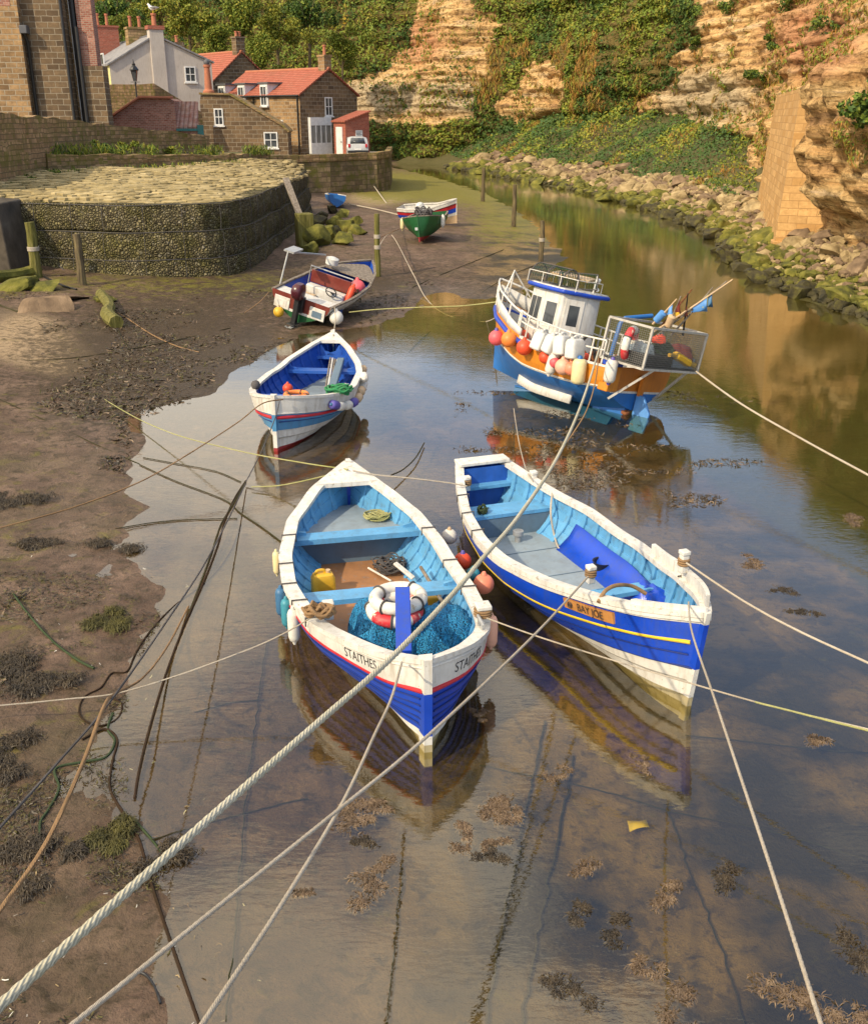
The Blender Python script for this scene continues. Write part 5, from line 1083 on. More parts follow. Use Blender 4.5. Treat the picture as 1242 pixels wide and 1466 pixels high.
for k,tt in enumerate((.30,.50)): B1.rail(.80-.02*k,'sky',.02,-.06,.25,.68,name='stringer') if k==0 else None
lashings(B1,(.28,.37,.455,.55,.68),(1,)); lashings(B1,(.36,.50,.66),(-1,))
B1.text('STAITHES',.15,1,.815,497,-1,r1,sx=.84,band=(.725,1.)); B1.text('STAITHES',.15,-1,.80,648,1,r1,sx=.84,band=(.725,1.),lim=.12)
q=B1.loc(691,878,.86); bollard(B1,q.x,q.y,.80,.13,.12); q=B1.loc(688,893,.85); MB().tube([(q.x-.12,q.y,.88),(q.x+.12,q.y,.88)],.02,8).tube([(q.x-.06,q.y,.80),(q.x-.06,q.y,.88)],.02,6).tube([(q.x+.06,q.y,.80),(q.x+.06,q.y,.88)],.02,6).build('cleat','metal',r1)
q=B1.loc(470,872,.78); bollard(B1,q.x,q.y,.72,.10,.10,wrap=False)
MB().tube([B1.loc(500,672,1.02),B1.loc(499,690,.85),B1.loc(502,700,.62)],.02,6).build('painter_knot','rtan',r1)
# netting heap, lifebuoys, blue plank
def heap(name,c,ax,ay,h,mat,lab,cat,seed,rz=0.,pw=.45,nz=.09):
    rows=[];n=44
    for i in range(16):
        s=i/15; row=[]
        for j in range(n+1):
            A=2*math.pi*(j%n)/n; ca,sa=math.cos(A),math.sin(A); k=(abs(ca)**4+abs(sa)**4)**-.25; rr=(1-.92*s**2.6)*k*(1+.10*float(vnoise(ca*2+seed,sa*2,s*3))+.05*math.sin(A*17+4*s))
            z=h*(1-(1-s)**2.2)+nz*float(fbm(ca*2*rr+seed,sa*2*rr,s*2)); row.append((rr*ax*ca,rr*ay*sa,z if i else 0))
        rows.append(row)
    m=MB();m.grid(rows);m.add(rows[-1][:-1],[tuple(range(n))]); T=Matrix.Translation(c)@Matrix.Rotation(rz,4,'Z')
    for i,v in enumerate(m.v): m.v[i]=T@v
    return m.build(name,mat,smooth=60,tag=(lab,cat))
hz=r1.rotation_euler.z
q=B1.w(B1.loc(560,893,.36)); q.z=.13; heap('netting_heap',q,.52,.46,.50,'net','heap of blue fishing netting filling the near end of the front boat','netting',3,hz)
q=B1.w(B1.loc(632,898,.36)); q.z=.13; heap('netting_heap',q,.34,.36,.42,'net','smooth bundle of blue netting beside the right gunwale of the front boat','netting',8,hz,nz=.04)
def lifebuoy(c,R_,r,mats,lab,rot=(0,0,0),seg=None):
    root=thing('lifebuoy',lab,'lifebuoy',c,0,None,rot); m=MB().torus((0,0,0),R_,r,None,48,14,0,seg); m.build('ring',mats,root)
    for k in range(4): A=R(45+90*k); MB().torus((0,0,0),r*1.12,.012,Matrix.Rotation(A,4,'Z')@Matrix.Translation((R_,0,0))@Matrix.Rotation(R(90),4,'X'),16,6).build('rope_band','rgrey',root)
    return root
M['redwhite']=paint('peeling red lifebuoy paint',(.62,.03,.04),.5,.5,(.6,.5,.4),4,wear=(.62,.55,.42),streak=False)
q=B1.w(B1.loc(565,872,.69)); lifebuoy(q,.245,.068,['foam','redwhite'],'peeling red and white lifebuoy lying under the white one on blue netting',(R(6),R(-3),.7),1)
q=B1.w(B1.loc(570,856,.80)); lifebuoy(q,.25,.068,['foam'],'white lifebuoy lying on top of the red one in the front boat',(R(1),R(-2),.2))
a=B1.w(B1.loc(578,934,.80));b=B1.w(B1.loc(576,842,1.0)); m=MB().bar(a,b,.155,.045); m.build('painted_plank','blue',bevel=.008,tag=('royal blue plank standing through the lifebuoys in the front boat','plank'))
def jerrycan(p,rz,mat,lab,s=1.,capm='tan',rot=None,cat='jerrycan',group=None):
    root=thing('jerrycan',lab,cat,p,rz,group,rot); w,d,h=.15*s,.11*s,.34*s
    rows=[]
    for z,k in((0,.85),(.02*s,1),(h*.72,1),(h*.88,.82),(h*.93,.5)):
        rows.append([(math.copysign(abs(math.cos(A))**.4,math.cos(A))*w*k,math.copysign(abs(math.sin(A))**.4,math.sin(A))*d*k,z) for A in [2*math.pi*j/24 for j in range(25)]])
    m=MB();m.grid(rows);m.add(rows[0][:-1],[tuple(range(24))]);m.add(rows[-1][:-1],[tuple(range(24))]);m.build('body',mat,root,smooth=40)
    MB().lathe([(.035*s,h*.88),(.035*s,h*1.02),(.01*s,h*1.02)],12,0,Matrix.Translation((w*.45,0,0))).build('cap',capm,root); MB().tube(spline([(-w*.75,0,h*.8),(-w*.5,0,h*1.03),(w*.1,0,h*1.03),(w*.2,0,h*.88)],4),.02*s,8).build('handle',mat,root); return root
q=B1.w(B1.loc(463,842,.22)); q.z=.13; jerrycan(q,R(20),'yelcan','yellow plastic jerrycan behind the thwart of the front boat',.95)
q=B1.w(B1.loc(612,842,.3)); q.z=.15; jerrycan(q,R(70),'yelcan','tipped yellow container among clutter on the right of the front boat',.85,rot=(R(80),0,R(60)))
q=B1.w(B1.loc(456,884,.80)); coil('rope_coil',q-Vector((0,0,.03)),.15,.11,8,.017,'rtan','coiled tan rope on the left gunwale of the front boat',2,.09)
q=B1.w(B1.loc(541,743,.50)); q.z=.50; coil('rope_coil',q,.16,.12,11,.010,'ryel','yellow green rope coil on the grey foredeck of the front boat',5,.05)
q=B1.w(B1.loc(556,818,.14)); q.z=.14; coil('net_pile',q,.2,.16,16,.009,'rgrey','dark tangled net on the floor of the front boat',9,.10,'netting')
a=B1.w(B1.loc(565,806,.42));b=B1.w(B1.loc(592,828,.30)); MB().bar(a,b,.07,.03).build('bailer','whitewood',tag=('white wooden bailer among clutter in the front boat','bailer'),bevel=.01)
for k,(pa,pb,mt,lab) in enumerate([((602,812,.45),(635,865,.42),'greywood','weathered wooden oar loom lying by the right thwart of the front boat'),((527,813,.18),(560,832,.18),'whitewood','short white stick on the floor of the front boat')]):
    MB().tube([B1.w(B1.loc(*pa)),B1.w(B1.loc(*pb))],.022 if k==0 else .014,8).build('pole',mt,tag=(lab,'pole'))
# fenders round the front boat
for px,py,r,l,mt,lab in [(397,805,.045,.30,'cream','thin cream fender high on the left side of the front boat'),(393,866,.06,.34,'denim','dark blue fender hanging on the left side of the front boat'),(399,882,.06,.34,'teal','teal fender hanging between the blue and the white fender on the front boat'),(404,908,.065,.40,'foam','orange stained white fender hanging lowest on the left of the front boat'),(702,903,.07,.36,'peach','peach fender hanging behind the right bollard of the front boat')]:
    s=1 if px<600 else -1; p=B1.find(px,py,s,r+.03,.15,1.05); fender(p,r,l,mt,lab,'fenders hanging on the front boat'); t=p+Vector((0,0,l*.6)); 
for px,py,r,mt,lab,cap in [(643,768,.105,'foam','orange stained white buoy between the two front boats','tan'),(662,803,.11,'redbuoy','red buoy with purple top between the two front boats','purple'),(677,822,.085,'teal','small green netted buoy between the two front boats','teal'),(692,836,.125,'salmon','salmon pink ball buoy between the two front boats','salmon')]:
    q=P(px,py,.42); ballbuoy(q,r,mt,lab,'buoys between the two front boats',cap)
# ---------------------------------------------------------------- BAY JOE
n3=P(999,865,1.15);f3=P(690,658,.85); r3,L3=boatroot('rowing_boat','bright blue and white boat with yellow stripe and an orange name board on its bow',n3,f3)
B3=Hull(r3,L3,[(0,.02),(.04,.25),(.08,.42),(.16,.6),(.25,.73),(.35,.87),(.46,.98),(.58,1.0),(.73,.88),(.88,.64),(1,.40)],[(0,.02),(.04,.2),(.1,.38),(.22,.62),(.35,.76),(.44,.83),(.65,.80),(.84,.55),(1,.33)],[(0,1.14),(.15,.93),(.3,.76),(.5,.66),(.8,.71),(1,.86)],[(0,-.3),(.2,-.25),(1,-.12)],[(0,1.15),(.15,1.6),(.4,2.5),(.8,2.5),(1,2.4)],rake0=.14,k=6)
B3.warpt=([0,.53,.745,.905,1],[0,.34,.62,.90,1]); B3.outer([(0,.285,'scum'),(.285,.42,'white'),(.42,.53,'white'),(.53,.74,'blue3'),(.74,.905,'blue3'),(.905,1,'white')],caps=(1,)); B3.rail(.745,'yellow',.022,.012,.01,1); B3.rail(.53,'seam',.014,.008); B3.rail(.41,'seamwhite',.011,.012); B3.rail(.64,'seam',.009,.02,.01,1,'lap_shade_line')  # rails in the seam colours are lines painting shade under the laps
B3.lining('sky',.12); B3.ribs('sky',.055,.07,.05,.97,d=.03); B3.cap('whitewood',.03,.10,.06); B3.cap('white',.034,-.02,.035,dz=-.065,name='rubbing_band'); B3.stem(0,[(-.02,.285,'scum'),(.285,.53,'white'),(.53,.905,'blue3'),(.905,1.,'white')],.09,.06,top=.0)
B3.cap('whitewood',.0,.05,.16,.02,.36,'washboard',(-1,),.13); B3.cap('whitewood',.0,.06,.05,.0,.10,'washboard',(1,),.05)
a=B3.pt(1,1,1,.03);b=B3.pt(1,1,-1,.03); MB().box((a.x-.22,b.y,a.z-.02),(a.x+.05,a.y,a.z+.035)).build('transom_top','whitewood',r3,bevel=.012)
y=lambda px,py,z:B3.loc(px,py,z)
xs1=y(705,692,.55).x;xs2=y(740,726,.47).x;xs3=y(890,822,.62).x; xs3=min(max(xs3,.9),1.6)
B3.plank(xs1-.09,xs1+.09,.56,'sky',.05); B3.plank(xs2-.20,xs2+.20,.48,'sky',.05); B3.plank(xs3-.1,xs3+.1,.56,'sky',.05); B3.wallx(xs2-.19,.12,.43,'deckdark',.03); B3.plank(.25,L3*.97,.14,'deck',.03,'bottom_boards',nx=16)
for x in (xs2-.8,xs2-1.6): B3.plank(x-.006,x+.006,.147,'deckdark',.005,'board_seam')
B3.wallx(L3*.97-.03,.14,.8,'midblue',.03,'transom_lining')
m=MB(); rows=[]
for i in range(21):
    t=.26+.40*i/20; rows.append([B3.pt(t,.30,-1,-.13),B3.pt(t,.55,-1,-.14),B3.pt(t,.74,-1,-.13)])
m.grid(rows).build('side_locker','blue3',r3,solid=.03)
for px,py,z,sd_ in((845,822,.80,1),(978,806,1.12,-1),(668,692,.72,1),(763,688,.70,-1)):
    q=y(px,py,z); bollard(B3,q.x,q.y,z-.06,.085,.16 if sd_==-1 else .12)
MB().lathe([(.045,0),(.045,.08),(.075,.1),(.075,.16),(.02,.16)],14,0,Matrix.Translation(B3.loc(741,775,.14))).build('pump_cap','metal',r3)
lashings(B3,(.62,.72,.82),(1,),'rgrey',.035,.12); lashings(B3,(.2,),(-1,),'rgrey',.03,.08)
q=B3.w(B3.loc(884,812,.2)); q.z=.16; coil('rope_coil',q,.17,.13,9,.012,'ryel','pale green rope coil on the floor of the yellow striped boat',12,.08)
q=B3.w(B3.loc(691,732,.5)); q.z=.42; coil('rope_coil',q,.07,.12,8,.010,'rgreen','green rope bunch by the left side of the yellow striped boat',13,.08)
MB().tube(spline([B3.w(B3.loc(790,706,.7)),B3.w(B3.loc(788,735,.5)),B3.w(B3.loc(793,766,.2)),B3.w(B3.loc(800,785,.16)),B3.w(B3.loc(812,782,.16)),B3.w(B3.loc(840,795,.16)),B3.w(B3.loc(860,806,.17))],8),.014,7).build('rope','rcream',tag=('cream rope end hanging onto the floor of the yellow striped boat','rope'))
MB().tube(spline([B3.w(B3.loc(856,862,.88)),B3.w(B3.loc(866,846,.95)),B3.w(B3.loc(882,838,.95)),B3.w(B3.loc(904,839,.88)),B3.w(B3.loc(924,850,.78))],8),.022,8).build('hose','rtan',tag=('short tan hose arching over the gunwale above the name board','hose'))
q=B3.w(B3.loc(925,845,.5)); q.z=.16; heap('tarpaulin',q,.26,.24,.40,'blue3','crumpled bright blue tarpaulin under the bow thwart of the yellow striped boat','tarpaulin',15,r3.rotation_euler.z,nz=.12)
q=B3.w(B3.loc(862,815,.2)); q.z=.15; MB().lathe([(.10,0),(.13,.16),(.14,.17),(.12,.165),(.09,.02)],18,0,Matrix.Translation(q)).build('bucket','black',tag=('black bucket on the floor of the yellow striped boat','bucket'))
# name board following the bow planking
m=MB();ti=[i/400 for i in range(2,200)]; u=.80
ta=min(ti,key=lambda t:abs(PR(*B3.w(B3.pt(t,u,1)))[0]-881));tb=min(ti,key=lambda t:abs(PR(*B3.w(B3.pt(t,u,1)))[0]-811)); rows=[]
for i in range(13):
    t=ta+(tb-ta)*i/12; c=[B3.pt(t,uu,1,o) for uu,o in((.764,.01),(.764,.040),(.880,.040),(.880,.01))]; rows.append(c+[c[0]])
m.grid(rows); m.add(rows[0][:4],[(0,1,2,3)]); m.add(rows[-1][:4],[(3,2,1,0)]); nb=m.build('name_board',paint('varnished name board',(.52,.24,.07),.4,.4,(.2,.1,.04),6),r3)
B3.text('BAY JOE',.135,1,.788,833,-1,nb,off=.052,sx=.80)
m=MB();c=None
tt=min(ti,key=lambda t:abs(PR(*B3.w(B3.pt(t,u,1)))[0]-821)); p0=B3.pt(tt,.822,1,.046);d=(B3.pt(tt+.01,.822,1,.046)-p0).normalized(); n_=d.cross(Vector((0,0,1)))
m.tube([p0+d*.035*math.cos(A)+Vector((0,0,.035*math.sin(A))) for A in [6.283*k/16 for k in range(16)]],.005,6,closed=True); m.tube([p0+d*.016*math.cos(A)+Vector((0,0,.016*math.sin(A))) for A in [6.283*k/12 for k in range(12)]],.006,6,closed=True); m.build('emblem','letter',nb)
# ---------------------------------------------------------------- light blue boat in the middle
n2=P(391,568,1.0);f2=P(477,477,1.0); r2,L2=boatroot('rowing_boat','light blue, white and red boat with cobalt interior and string of floats',n2,f2)
B2=Hull(r2,L2,[(0,.03),(.03,.2),(.06,.36),(.12,.58),(.23,.78),(.37,.87),(.53,.86),(.7,.69),(.86,.37),(1,.03)],[(0,.03),(.03,.3),(.06,.5),(.12,.78),(.2,1.0),(.35,1.12),(.57,1.04),(.68,.9),(.84,.53),(1,.03)],[(0,1.02),(.12,.87),(.3,.74),(.6,.70),(1,1.03)],[(0,-.2),(1,-.15)],[(0,1.2),(.12,1.8),(.4,2.5),(.8,2.),(1,1.3)],k=4)
B2.outer([(0,.215,'redboot'),(.215,.35,'white'),(.35,.47,'white'),(.47,.60,'skyhull'),(.60,.72,'skyhull'),(.72,1,'white')]); B2.rail(.665,'red',.03); [B2.rail(u_,m_,.010,.02,.005,1,'lap_shade_line') for u_,m_ in((.35,'seamwhite'),(.60,'seam'))]; B2.rail(.725,'white',.016,.01,name='sheer_moulding')
B2.lining('blue2in',.12); B2.ribs('blue2in',.06,.05,.05,.96,d=.03); B2.cap('whitewood',.03,.10,.05); B2.stem(0,[(-.02,.215,'redboot'),(.215,.47,'white'),(.47,.72,'skyhull'),(.72,1.,'white')],.12,.1); B2.stem(1,[(-.02,.72,'skyhull'),(.72,1.,'white')],.1,.1,top=.05)
m=MB(); a=B2.pt(.9,1,1,-.02);b=B2.pt(.9,1,-1,-.02);c=B2.pt(1,1,1); m.add([(a.x,a.y,a.z+.012),(b.x,b.y,b.z+.012),(c.x,c.y,c.z+.012),(a.x,a.y,a.z-.06),(b.x,b.y,b.z-.06),(c.x,c.y,c.z-.06)],[(0,1,2),(5,4,3),(0,1,4,3),(1,2,5,4),(2,0,3,5)]).build('breasthook','whitewood',r2)
for px,py,z,w in((465,508,.62,.16),(460,529,.58,.14)): 
    x=B2.loc(px,py,z).x; B2.plank(x-w,x+w,z,'midblue',.06)
    for s in(1,-1): knee(B2,x,s,z,'midblue',.3)
x=B2.loc(410,565,.75).x; B2.plank(max(.35,x-.2),x+.35,.66,'midblue',.05,'stern_bench'); B2.plank(.35,L2*.95,.16,'deck',.03,'bottom_boards',nx=14)
MB().bar(B2.loc(488,515,.66),B2.loc(474,560,.62),.16,.10).build('centre_box','deckdark',r2,bevel=.02)
q=B2.w(B2.loc(412,556,.72)); ballbuoy(q,.10,'redbuoy','red ball buoy on the near bench of the light blue boat',None,'redbuoy')
q=B2.w(B2.loc(424,565,.76)); lifebuoy(q,.20,.045,['orangebuoy'],'orange ring lying on the near bench of the light blue boat',(0,0,.4))
q=B2.w(B2.loc(485,562,.80)); coil('rope_bunch',q-Vector((0,0,.06)),.22,.10,9,.022,paint('green net rope',(.02,.20,.07),.8,.4),'bright green rope bunch on the near right gunwale of the light blue boat',21,.10)
q=B2.w(B2.loc(495,556,.72)); jerrycan(q-Vector((0,0,.12)),.3,'plastic','small white can on the right of the light blue boat',.6,'plastic')
for k in range(4): MB().tube([B2.w(B2.loc(473+k*3.2,512+k,.66)),B2.w(B2.loc(466+k*3.5,556,.62))],.018,6).build('pole','whitewood' if k%2 else 'greywood',tag=('thin pale pole lying lengthwise in the light blue boat','pole','poles in the light blue boat'))
fl=[(519,528,'tan'),(521,540,'foam'),(521,552,'foam'),(520,561,'tan'),(514,570,'tan'),(506,576,'purple'),(497,580,'foam'),(487,581,'foam'),(478,580,'purple')]
for k,(px,py,mt) in enumerate(fl):
    p=B2.find(px,py,-1,.10,.3,1.05); nx_=fl[min(k+1,len(fl)-1)];pv=fl[max(k-1,0)]; a=B2.find(pv[0],pv[1],-1,.1,.3,1.05);b=B2.find(nx_[0],nx_[1],-1,.1,.3,1.05)
    fender(p,.085,.24,mt,'stained cork coloured float in the string along the right side of the light blue boat' if mt!='purple' else 'purple tipped float in the string along the right side of the light blue boat','string of floats on the light blue boat','denim' if mt=='purple' else None,(b-a).normalized(),'float')
MB().ball((0,0,0),.09,12,0,Matrix.Translation(B2.w(B2.loc(366,551,.86)))).build('rope_ball','rgrey',tag=('dark rope knot on the near left corner of the light blue boat','rope knot'))
# ---------------------------------------------------------------- fishing boat
tr=thing('fishing_boat','orange and blue fishing boat with white wheelhouse heeling over in the shallows','fishing boat',(3.95,19.5,-.10),0,None,(R(11.5),R(-4),R(132)))
LT=3.9; T=Hull(tr,LT,[(0,1.06),(.2,1.1),(.5,1.1),(.72,.98),(.88,.66),(.97,.26),(1,.03)],[(0,1.06),(.2,1.1),(.5,1.1),(.72,.98),(.88,.66),(.97,.26),(1,.03)],[(0,1.05),(.3,1.0),(.6,1.08),(.85,1.38),(1,1.62)],[(0,.18),(.2,.0),(.6,-.08),(1,.1)],[(0,3.2),(.5,2.8),(.85,1.7),(1,1.2)],rake1=.18,k=5)
T.outer([(0,.30,'hullblue'),(.30,.50,'hullblue'),(.50,.535,'white'),(.535,.86,'orange'),(.86,1,'orange')],lap=.006,caps=()); 
m=MB()
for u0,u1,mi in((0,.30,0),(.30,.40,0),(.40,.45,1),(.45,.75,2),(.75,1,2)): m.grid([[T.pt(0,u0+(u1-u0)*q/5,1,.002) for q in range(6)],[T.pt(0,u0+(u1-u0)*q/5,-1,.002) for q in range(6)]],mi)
m.build('transom',['hullblue','white','shadeorange'],tr,smooth=30)
T.rail(.90,'blue',.055,.02,.55,1.,'rubbing_strake'); T.rail(.535,'white',.015,.01,.0,1.,'waterline_strip')
m=MB()
for s in(1,-1):
    rows=[]
    for i in range(31):
        t=.62+.38*i/30; rows.append([T.pt(t,1,s,.02),T.pt(t,1,s,.02)+Vector((.05*(i/30),0,.14+.18*(i/30)))])
    m.grid(rows)
m.build('bulwark','white',tr,solid=.04); T.plank(.02,LT*.97,.80,'deck',.04,'deck',nx=16,inset=.03); T.lining('white',.6,-.04)
T.cap('whitewood',.02,.08,.04,0,.62)
m=MB()
for s in(1,-1):
    pl=[T.pt(.20+.35*i/12,.16,s,.04) for i in range(13)]
    m.grid([[p+Vector((0,0,.10)),p+Vector((0,s*.03,-.16))] for p in [T.pt(.30+.42*i/12,.17,s,.03) for i in range(13)]])
m.build('bilge_keel','white',tr,solid=.05); MB().add([(.35,-.05,.0),(LT*.8,-.05,-.1),(LT*.8,-.05,-.3),(.5,-.05,-.35),(.35,.05,.0),(LT*.8,.05,-.1),(LT*.8,.05,-.3),(.5,.05,-.35)],[(0,1,2,3),(7,6,5,4),(0,1,5,4),(1,2,6,5),(2,3,7,6),(3,0,4,7)]).build('keel','hullblue',tr)
# rudder
m=MB().prism([(-.06,.5),(-.10,.5),(-.14,.92),(-.04,.92)],-.07,.07,0,Matrix(((1,0,0,0),(0,0,1,-.05),(0,1,0,0),(0,0,0,1)))); m.build('rudder_stock','shadeorange',tr)
m=MB().prism([(-.02,.52),(-.20,.52),(-.42,.22),(-.40,-.22),(-.02,-.22)],-.035,.035,0,Matrix(((1,0,0,0),(0,0,1,-.05),(0,1,0,0),(0,0,0,1)))); rd=m.build('rudder','paleblue',tr,bevel=.02)
m=MB().prism([(.02,.45),(.85,.25),(.85,-.02),(.1,-.05)],-.04,.04,0,Matrix(((1,0,0,0),(0,0,1,.1),(0,1,0,0),(0,0,0,1)))).build('skeg','hullblue',tr)
MB().lathe([(.02,-.1),(.06,-.06),(.06,.06),(.02,.1)],12,0,Matrix.Translation((.05,.1,.12))@Matrix.Rotation(R(90),4,'Y')).build('propeller_boss','rust',tr)
# wheelhouse
def wheelhouse():
    z0,z1=.8,2.12
    pl=[(x+.48,y_) for x,y_ in((2.55,.30),(2.03,.49),(1.53,.45),(1.23,-.07),(1.23,-.5),(2.3,-.5),(2.65,-.2))]; n=len(pl); ctr=Vector((2.38,0))
    m=MB(); lo=[(x,y_,z0) for x,y_ in pl];hi=[(ctr.x+(x-ctr.x)*.95,y_*.95,z1) for x,y_ in pl]; m.add(lo+hi,[tuple(range(n)),tuple(range(2*n-1,n-1,-1))]+[(i,(i+1)%n,n+(i+1)%n,n+i) for i in range(n)]); wh=m.build('wheelhouse','white',tr,bevel=.025)
    rp=[(ctr.x+(x-ctr.x)*1.16,y_*1.22) for x,y_ in pl]
    MB().prism(rp,z1+.001,z1+.085).build('roof','blue',wh,bevel=.03); MB().prism([(ctr.x+(x-ctr.x)*.95,y_*.93) for x,y_ in rp],z1+.086,z1+.11).build('roof_top','white',wh)
    def face(k,u0,u1,v0,v1,nm,mt,d0,d1,par,rim=0.):
        a,b,c,d=[Vector(p) for p in(lo[k],lo[(k+1)%n],hi[(k+1)%n],hi[k])]; nr=(c-a).cross(b-a).normalized(); nr=nr if nr.dot(Vector((a.x-ctr.x,a.y,0)))>0 else -nr
        q=lambda u,v:(a.lerp(b,u)).lerp(d.lerp(c,u),v)
        m=MB(); P4=[q(u0,v0),q(u1,v0),q(u1,v1),q(u0,v1)]; m.add([p+nr*d0 for p in P4]+[p+nr*d1 for p in P4],[(3,2,1,0),(4,5,6,7),(0,1,5,4),(1,2,6,5),(2,3,7,6),(3,0,4,7)]); return m.build(nm,mt,par)
    f=face(0,.10,.92,.44,.90,'window','whitewood',-.01,.012,wh); face(0,.15,.49,.48,.86,'pane','glass',.0,.018,f); face(0,.54,.88,.48,.86,'pane','glass',.0,.018,f)
    f=face(1,.18,.84,.44,.86,'window','whitewood',-.01,.012,wh); face(1,.23,.79,.48,.83,'pane','glass',.0,.018,f)
    f=face(2,.14,.86,.03,.93,'door','white',-.01,.02,wh); face(2,.30,.70,.52,.84,'pane','glass',.0,.026,f); face(2,.62,.80,.40,.43,'handle','metal',.02,.05,f); face(2,.24,.76,.30,.31,'door_seam','black',.01,.024,f); face(2,.24,.76,.12,.13,'door_seam','black',.01,.024,f)
    f=face(6,.15,.85,.44,.86,'window','whitewood',-.01,.012,wh); face(6,.2,.8,.48,.83,'pane','glass',.0,.018,f); f=face(4,.3,.75,.44,.86,'window','whitewood',-.01,.012,wh); face(4,.34,.71,.48,.83,'pane','glass',.0,.018,f)
    return wh
wheelhouse()
def W2(x,y_,z): return tr.matrix_basis@Vector((x,y_,z))
# things on the roof
def creel(p,rot,lab,s=1.,group=None):
    root=thing('lobster_creel',lab,'lobster creel',p,0,group,rot); m=MB(); L_,w,h=.36*s,.24*s,.30*s
    arch=[(math.cos(A)*w,math.sin(A)*h) for A in np.linspace(0,math.pi,9)]
    for x in(-L_,0,L_): m.tube([(x,a,b) for a,b in arch],.014,6); m.tube([(x,-w,0),(x,w,0)],.014,6)
    for a,b in(arch[0],arch[4],arch[8]): m.tube([(-L_,a,b),(L_,a,b)],.012,6)
    m.build('frame','rgrey',root); n=MB()
    for k in range(13): x=-L_+2*L_*k/12; n.tube([(x,a*1.0,b) for a,b in arch],.004,4)
    for a,b in arch: n.tube([(-L_,a,b),(L_,a,b)],.004,4)
    for sx in(-L_,L_):
        for k in range(-4,5): n.tube([(sx,w*k/5,0),(sx,w*k/5,h*math.sqrt(max(0,1-(k/5)**2)))],.004,4)
    n.build('netting',ropem('green creel net',(.03,.10,.08),12),root); return root
rr=(R(11.5),R(-4),R(132))
creel(W2(2.65,.1,2.24),rr,'green netted lobster creel on the wheelhouse roof, front one',1.25,'creels on the wheelhouse roof'); creel(W2(2.1,-.05,2.24),(R(11.5),R(-4),R(175)),'netted lobster creel on the aft part of the wheelhouse roof',1.1,'creels on the wheelhouse roof')
MB().bar(W2(3.0,-.30,2.46),W2(2.0,-.38,2.46),.30,.06).build('roof_board','tan',bevel=.01,tag=('pale board lying behind the creels on the wheelhouse roof','board'))
m=MB()
for x in(1.75,2.2,2.7,3.1):
    m.tube([(x,.42,2.2),(x,.42,2.44)],.009,6); m.tube([(x,-.42,2.2),(x,-.42,2.44)],.009,6)
m.tube([(1.75,.42,2.44),(3.1,.42,2.44)],.009,6).tube([(1.75,-.42,2.44),(3.1,-.42,2.44)],.009,6).tube([(1.75,-.42,2.44),(1.75,.42,2.44)],.009,6); m.build('roof_rail','white',tr)
m=MB().tube([(1.83,-.25,2.05),(1.80,-.25,2.6)],.018,6).ball((1.76,-.27,2.5),.045,10).ball((1.83,-.38,2.3),.045,10); m.build('mast_light','trim',tr)
# side rails
m=MB()
for s in(1,-1):
    for z in(.27,.46): m.tube([T.pt(.06+.60*i/20,1,s,-.03)+Vector((0,0,z)) for i in range(21)],.018,6)
    for i in range(9): p=T.pt(.06+.075*i,1,s,-.03); m.tube([p,p+Vector((0,0,.46))],.018,6)
m.build('side_rail','white',tr)
m=MB(); top=[T.pt(.64+.36*i/14,1,1,.0)+Vector((.05*i/14,0,.44)) for i in range(15)]+[T.pt(1-.36*i/14,1,-1,.0)+Vector((.05*(1-i/14),0,.44)) for i in range(15)]; m.tube(top,.022,6)
for i in(0,4,8,11,14,18,22,26): m.tube([top[i],top[i]-Vector((0,0,.42))],.018,6)
p=T.pt(.9,1,1,-.1); m.tube([(p.x,p.y,p.z+.3),(p.x+.25,.0,p.z+.85),(p.x,-p.y,p.z+.3)],.02,6).tube([(p.x+.25,0,p.z+.85),(p.x+.28,0,p.z)],.02,6); m.build('bow_rail','white',tr)
m=MB().tube([(1.15,-.45,.8),(1.1,-.45,1.75),(1.05,-.5,1.88),(.85,-1.15,2.02)],.045,8); m.build('hauler_davit','hullblue',tr)
MB().lathe([(.16,0),(.2,.05),(.2,.25),(.12,.3)],14,0,Matrix.Translation((1.1,.05,.82))).build('pot_hauler','rust',tr); MB().tube(spline([(1.3,.3,.85),(1.32,.35,1.3),(1.15,.3,1.4),(1.0,.25,1.0)],6),.03,7).build('hydraulic_hose','black',tr)
pp=MB().box((.02,.84,.30),(.40,.985,1.0)); 
bp=MB().box((-.03,.68,.55),(.22,1.02,1.05)).build('corner_post','orange',tr,bevel=.02); MB().box((-.04,.68,1.05),(.23,1.03,1.16)).build('corner_cap','blue',tr,bevel=.02)
# W4 style marking on the corner post
me=textmesh('W4',.34); 
for v in me.vertices: v.co=Vector((.205-v.co.x*.42,1.034,.72+v.co.y))
me.materials.append(M['letter']); o=bpy.data.objects.new('lettering',me); COL.objects.link(o); o.parent=bp
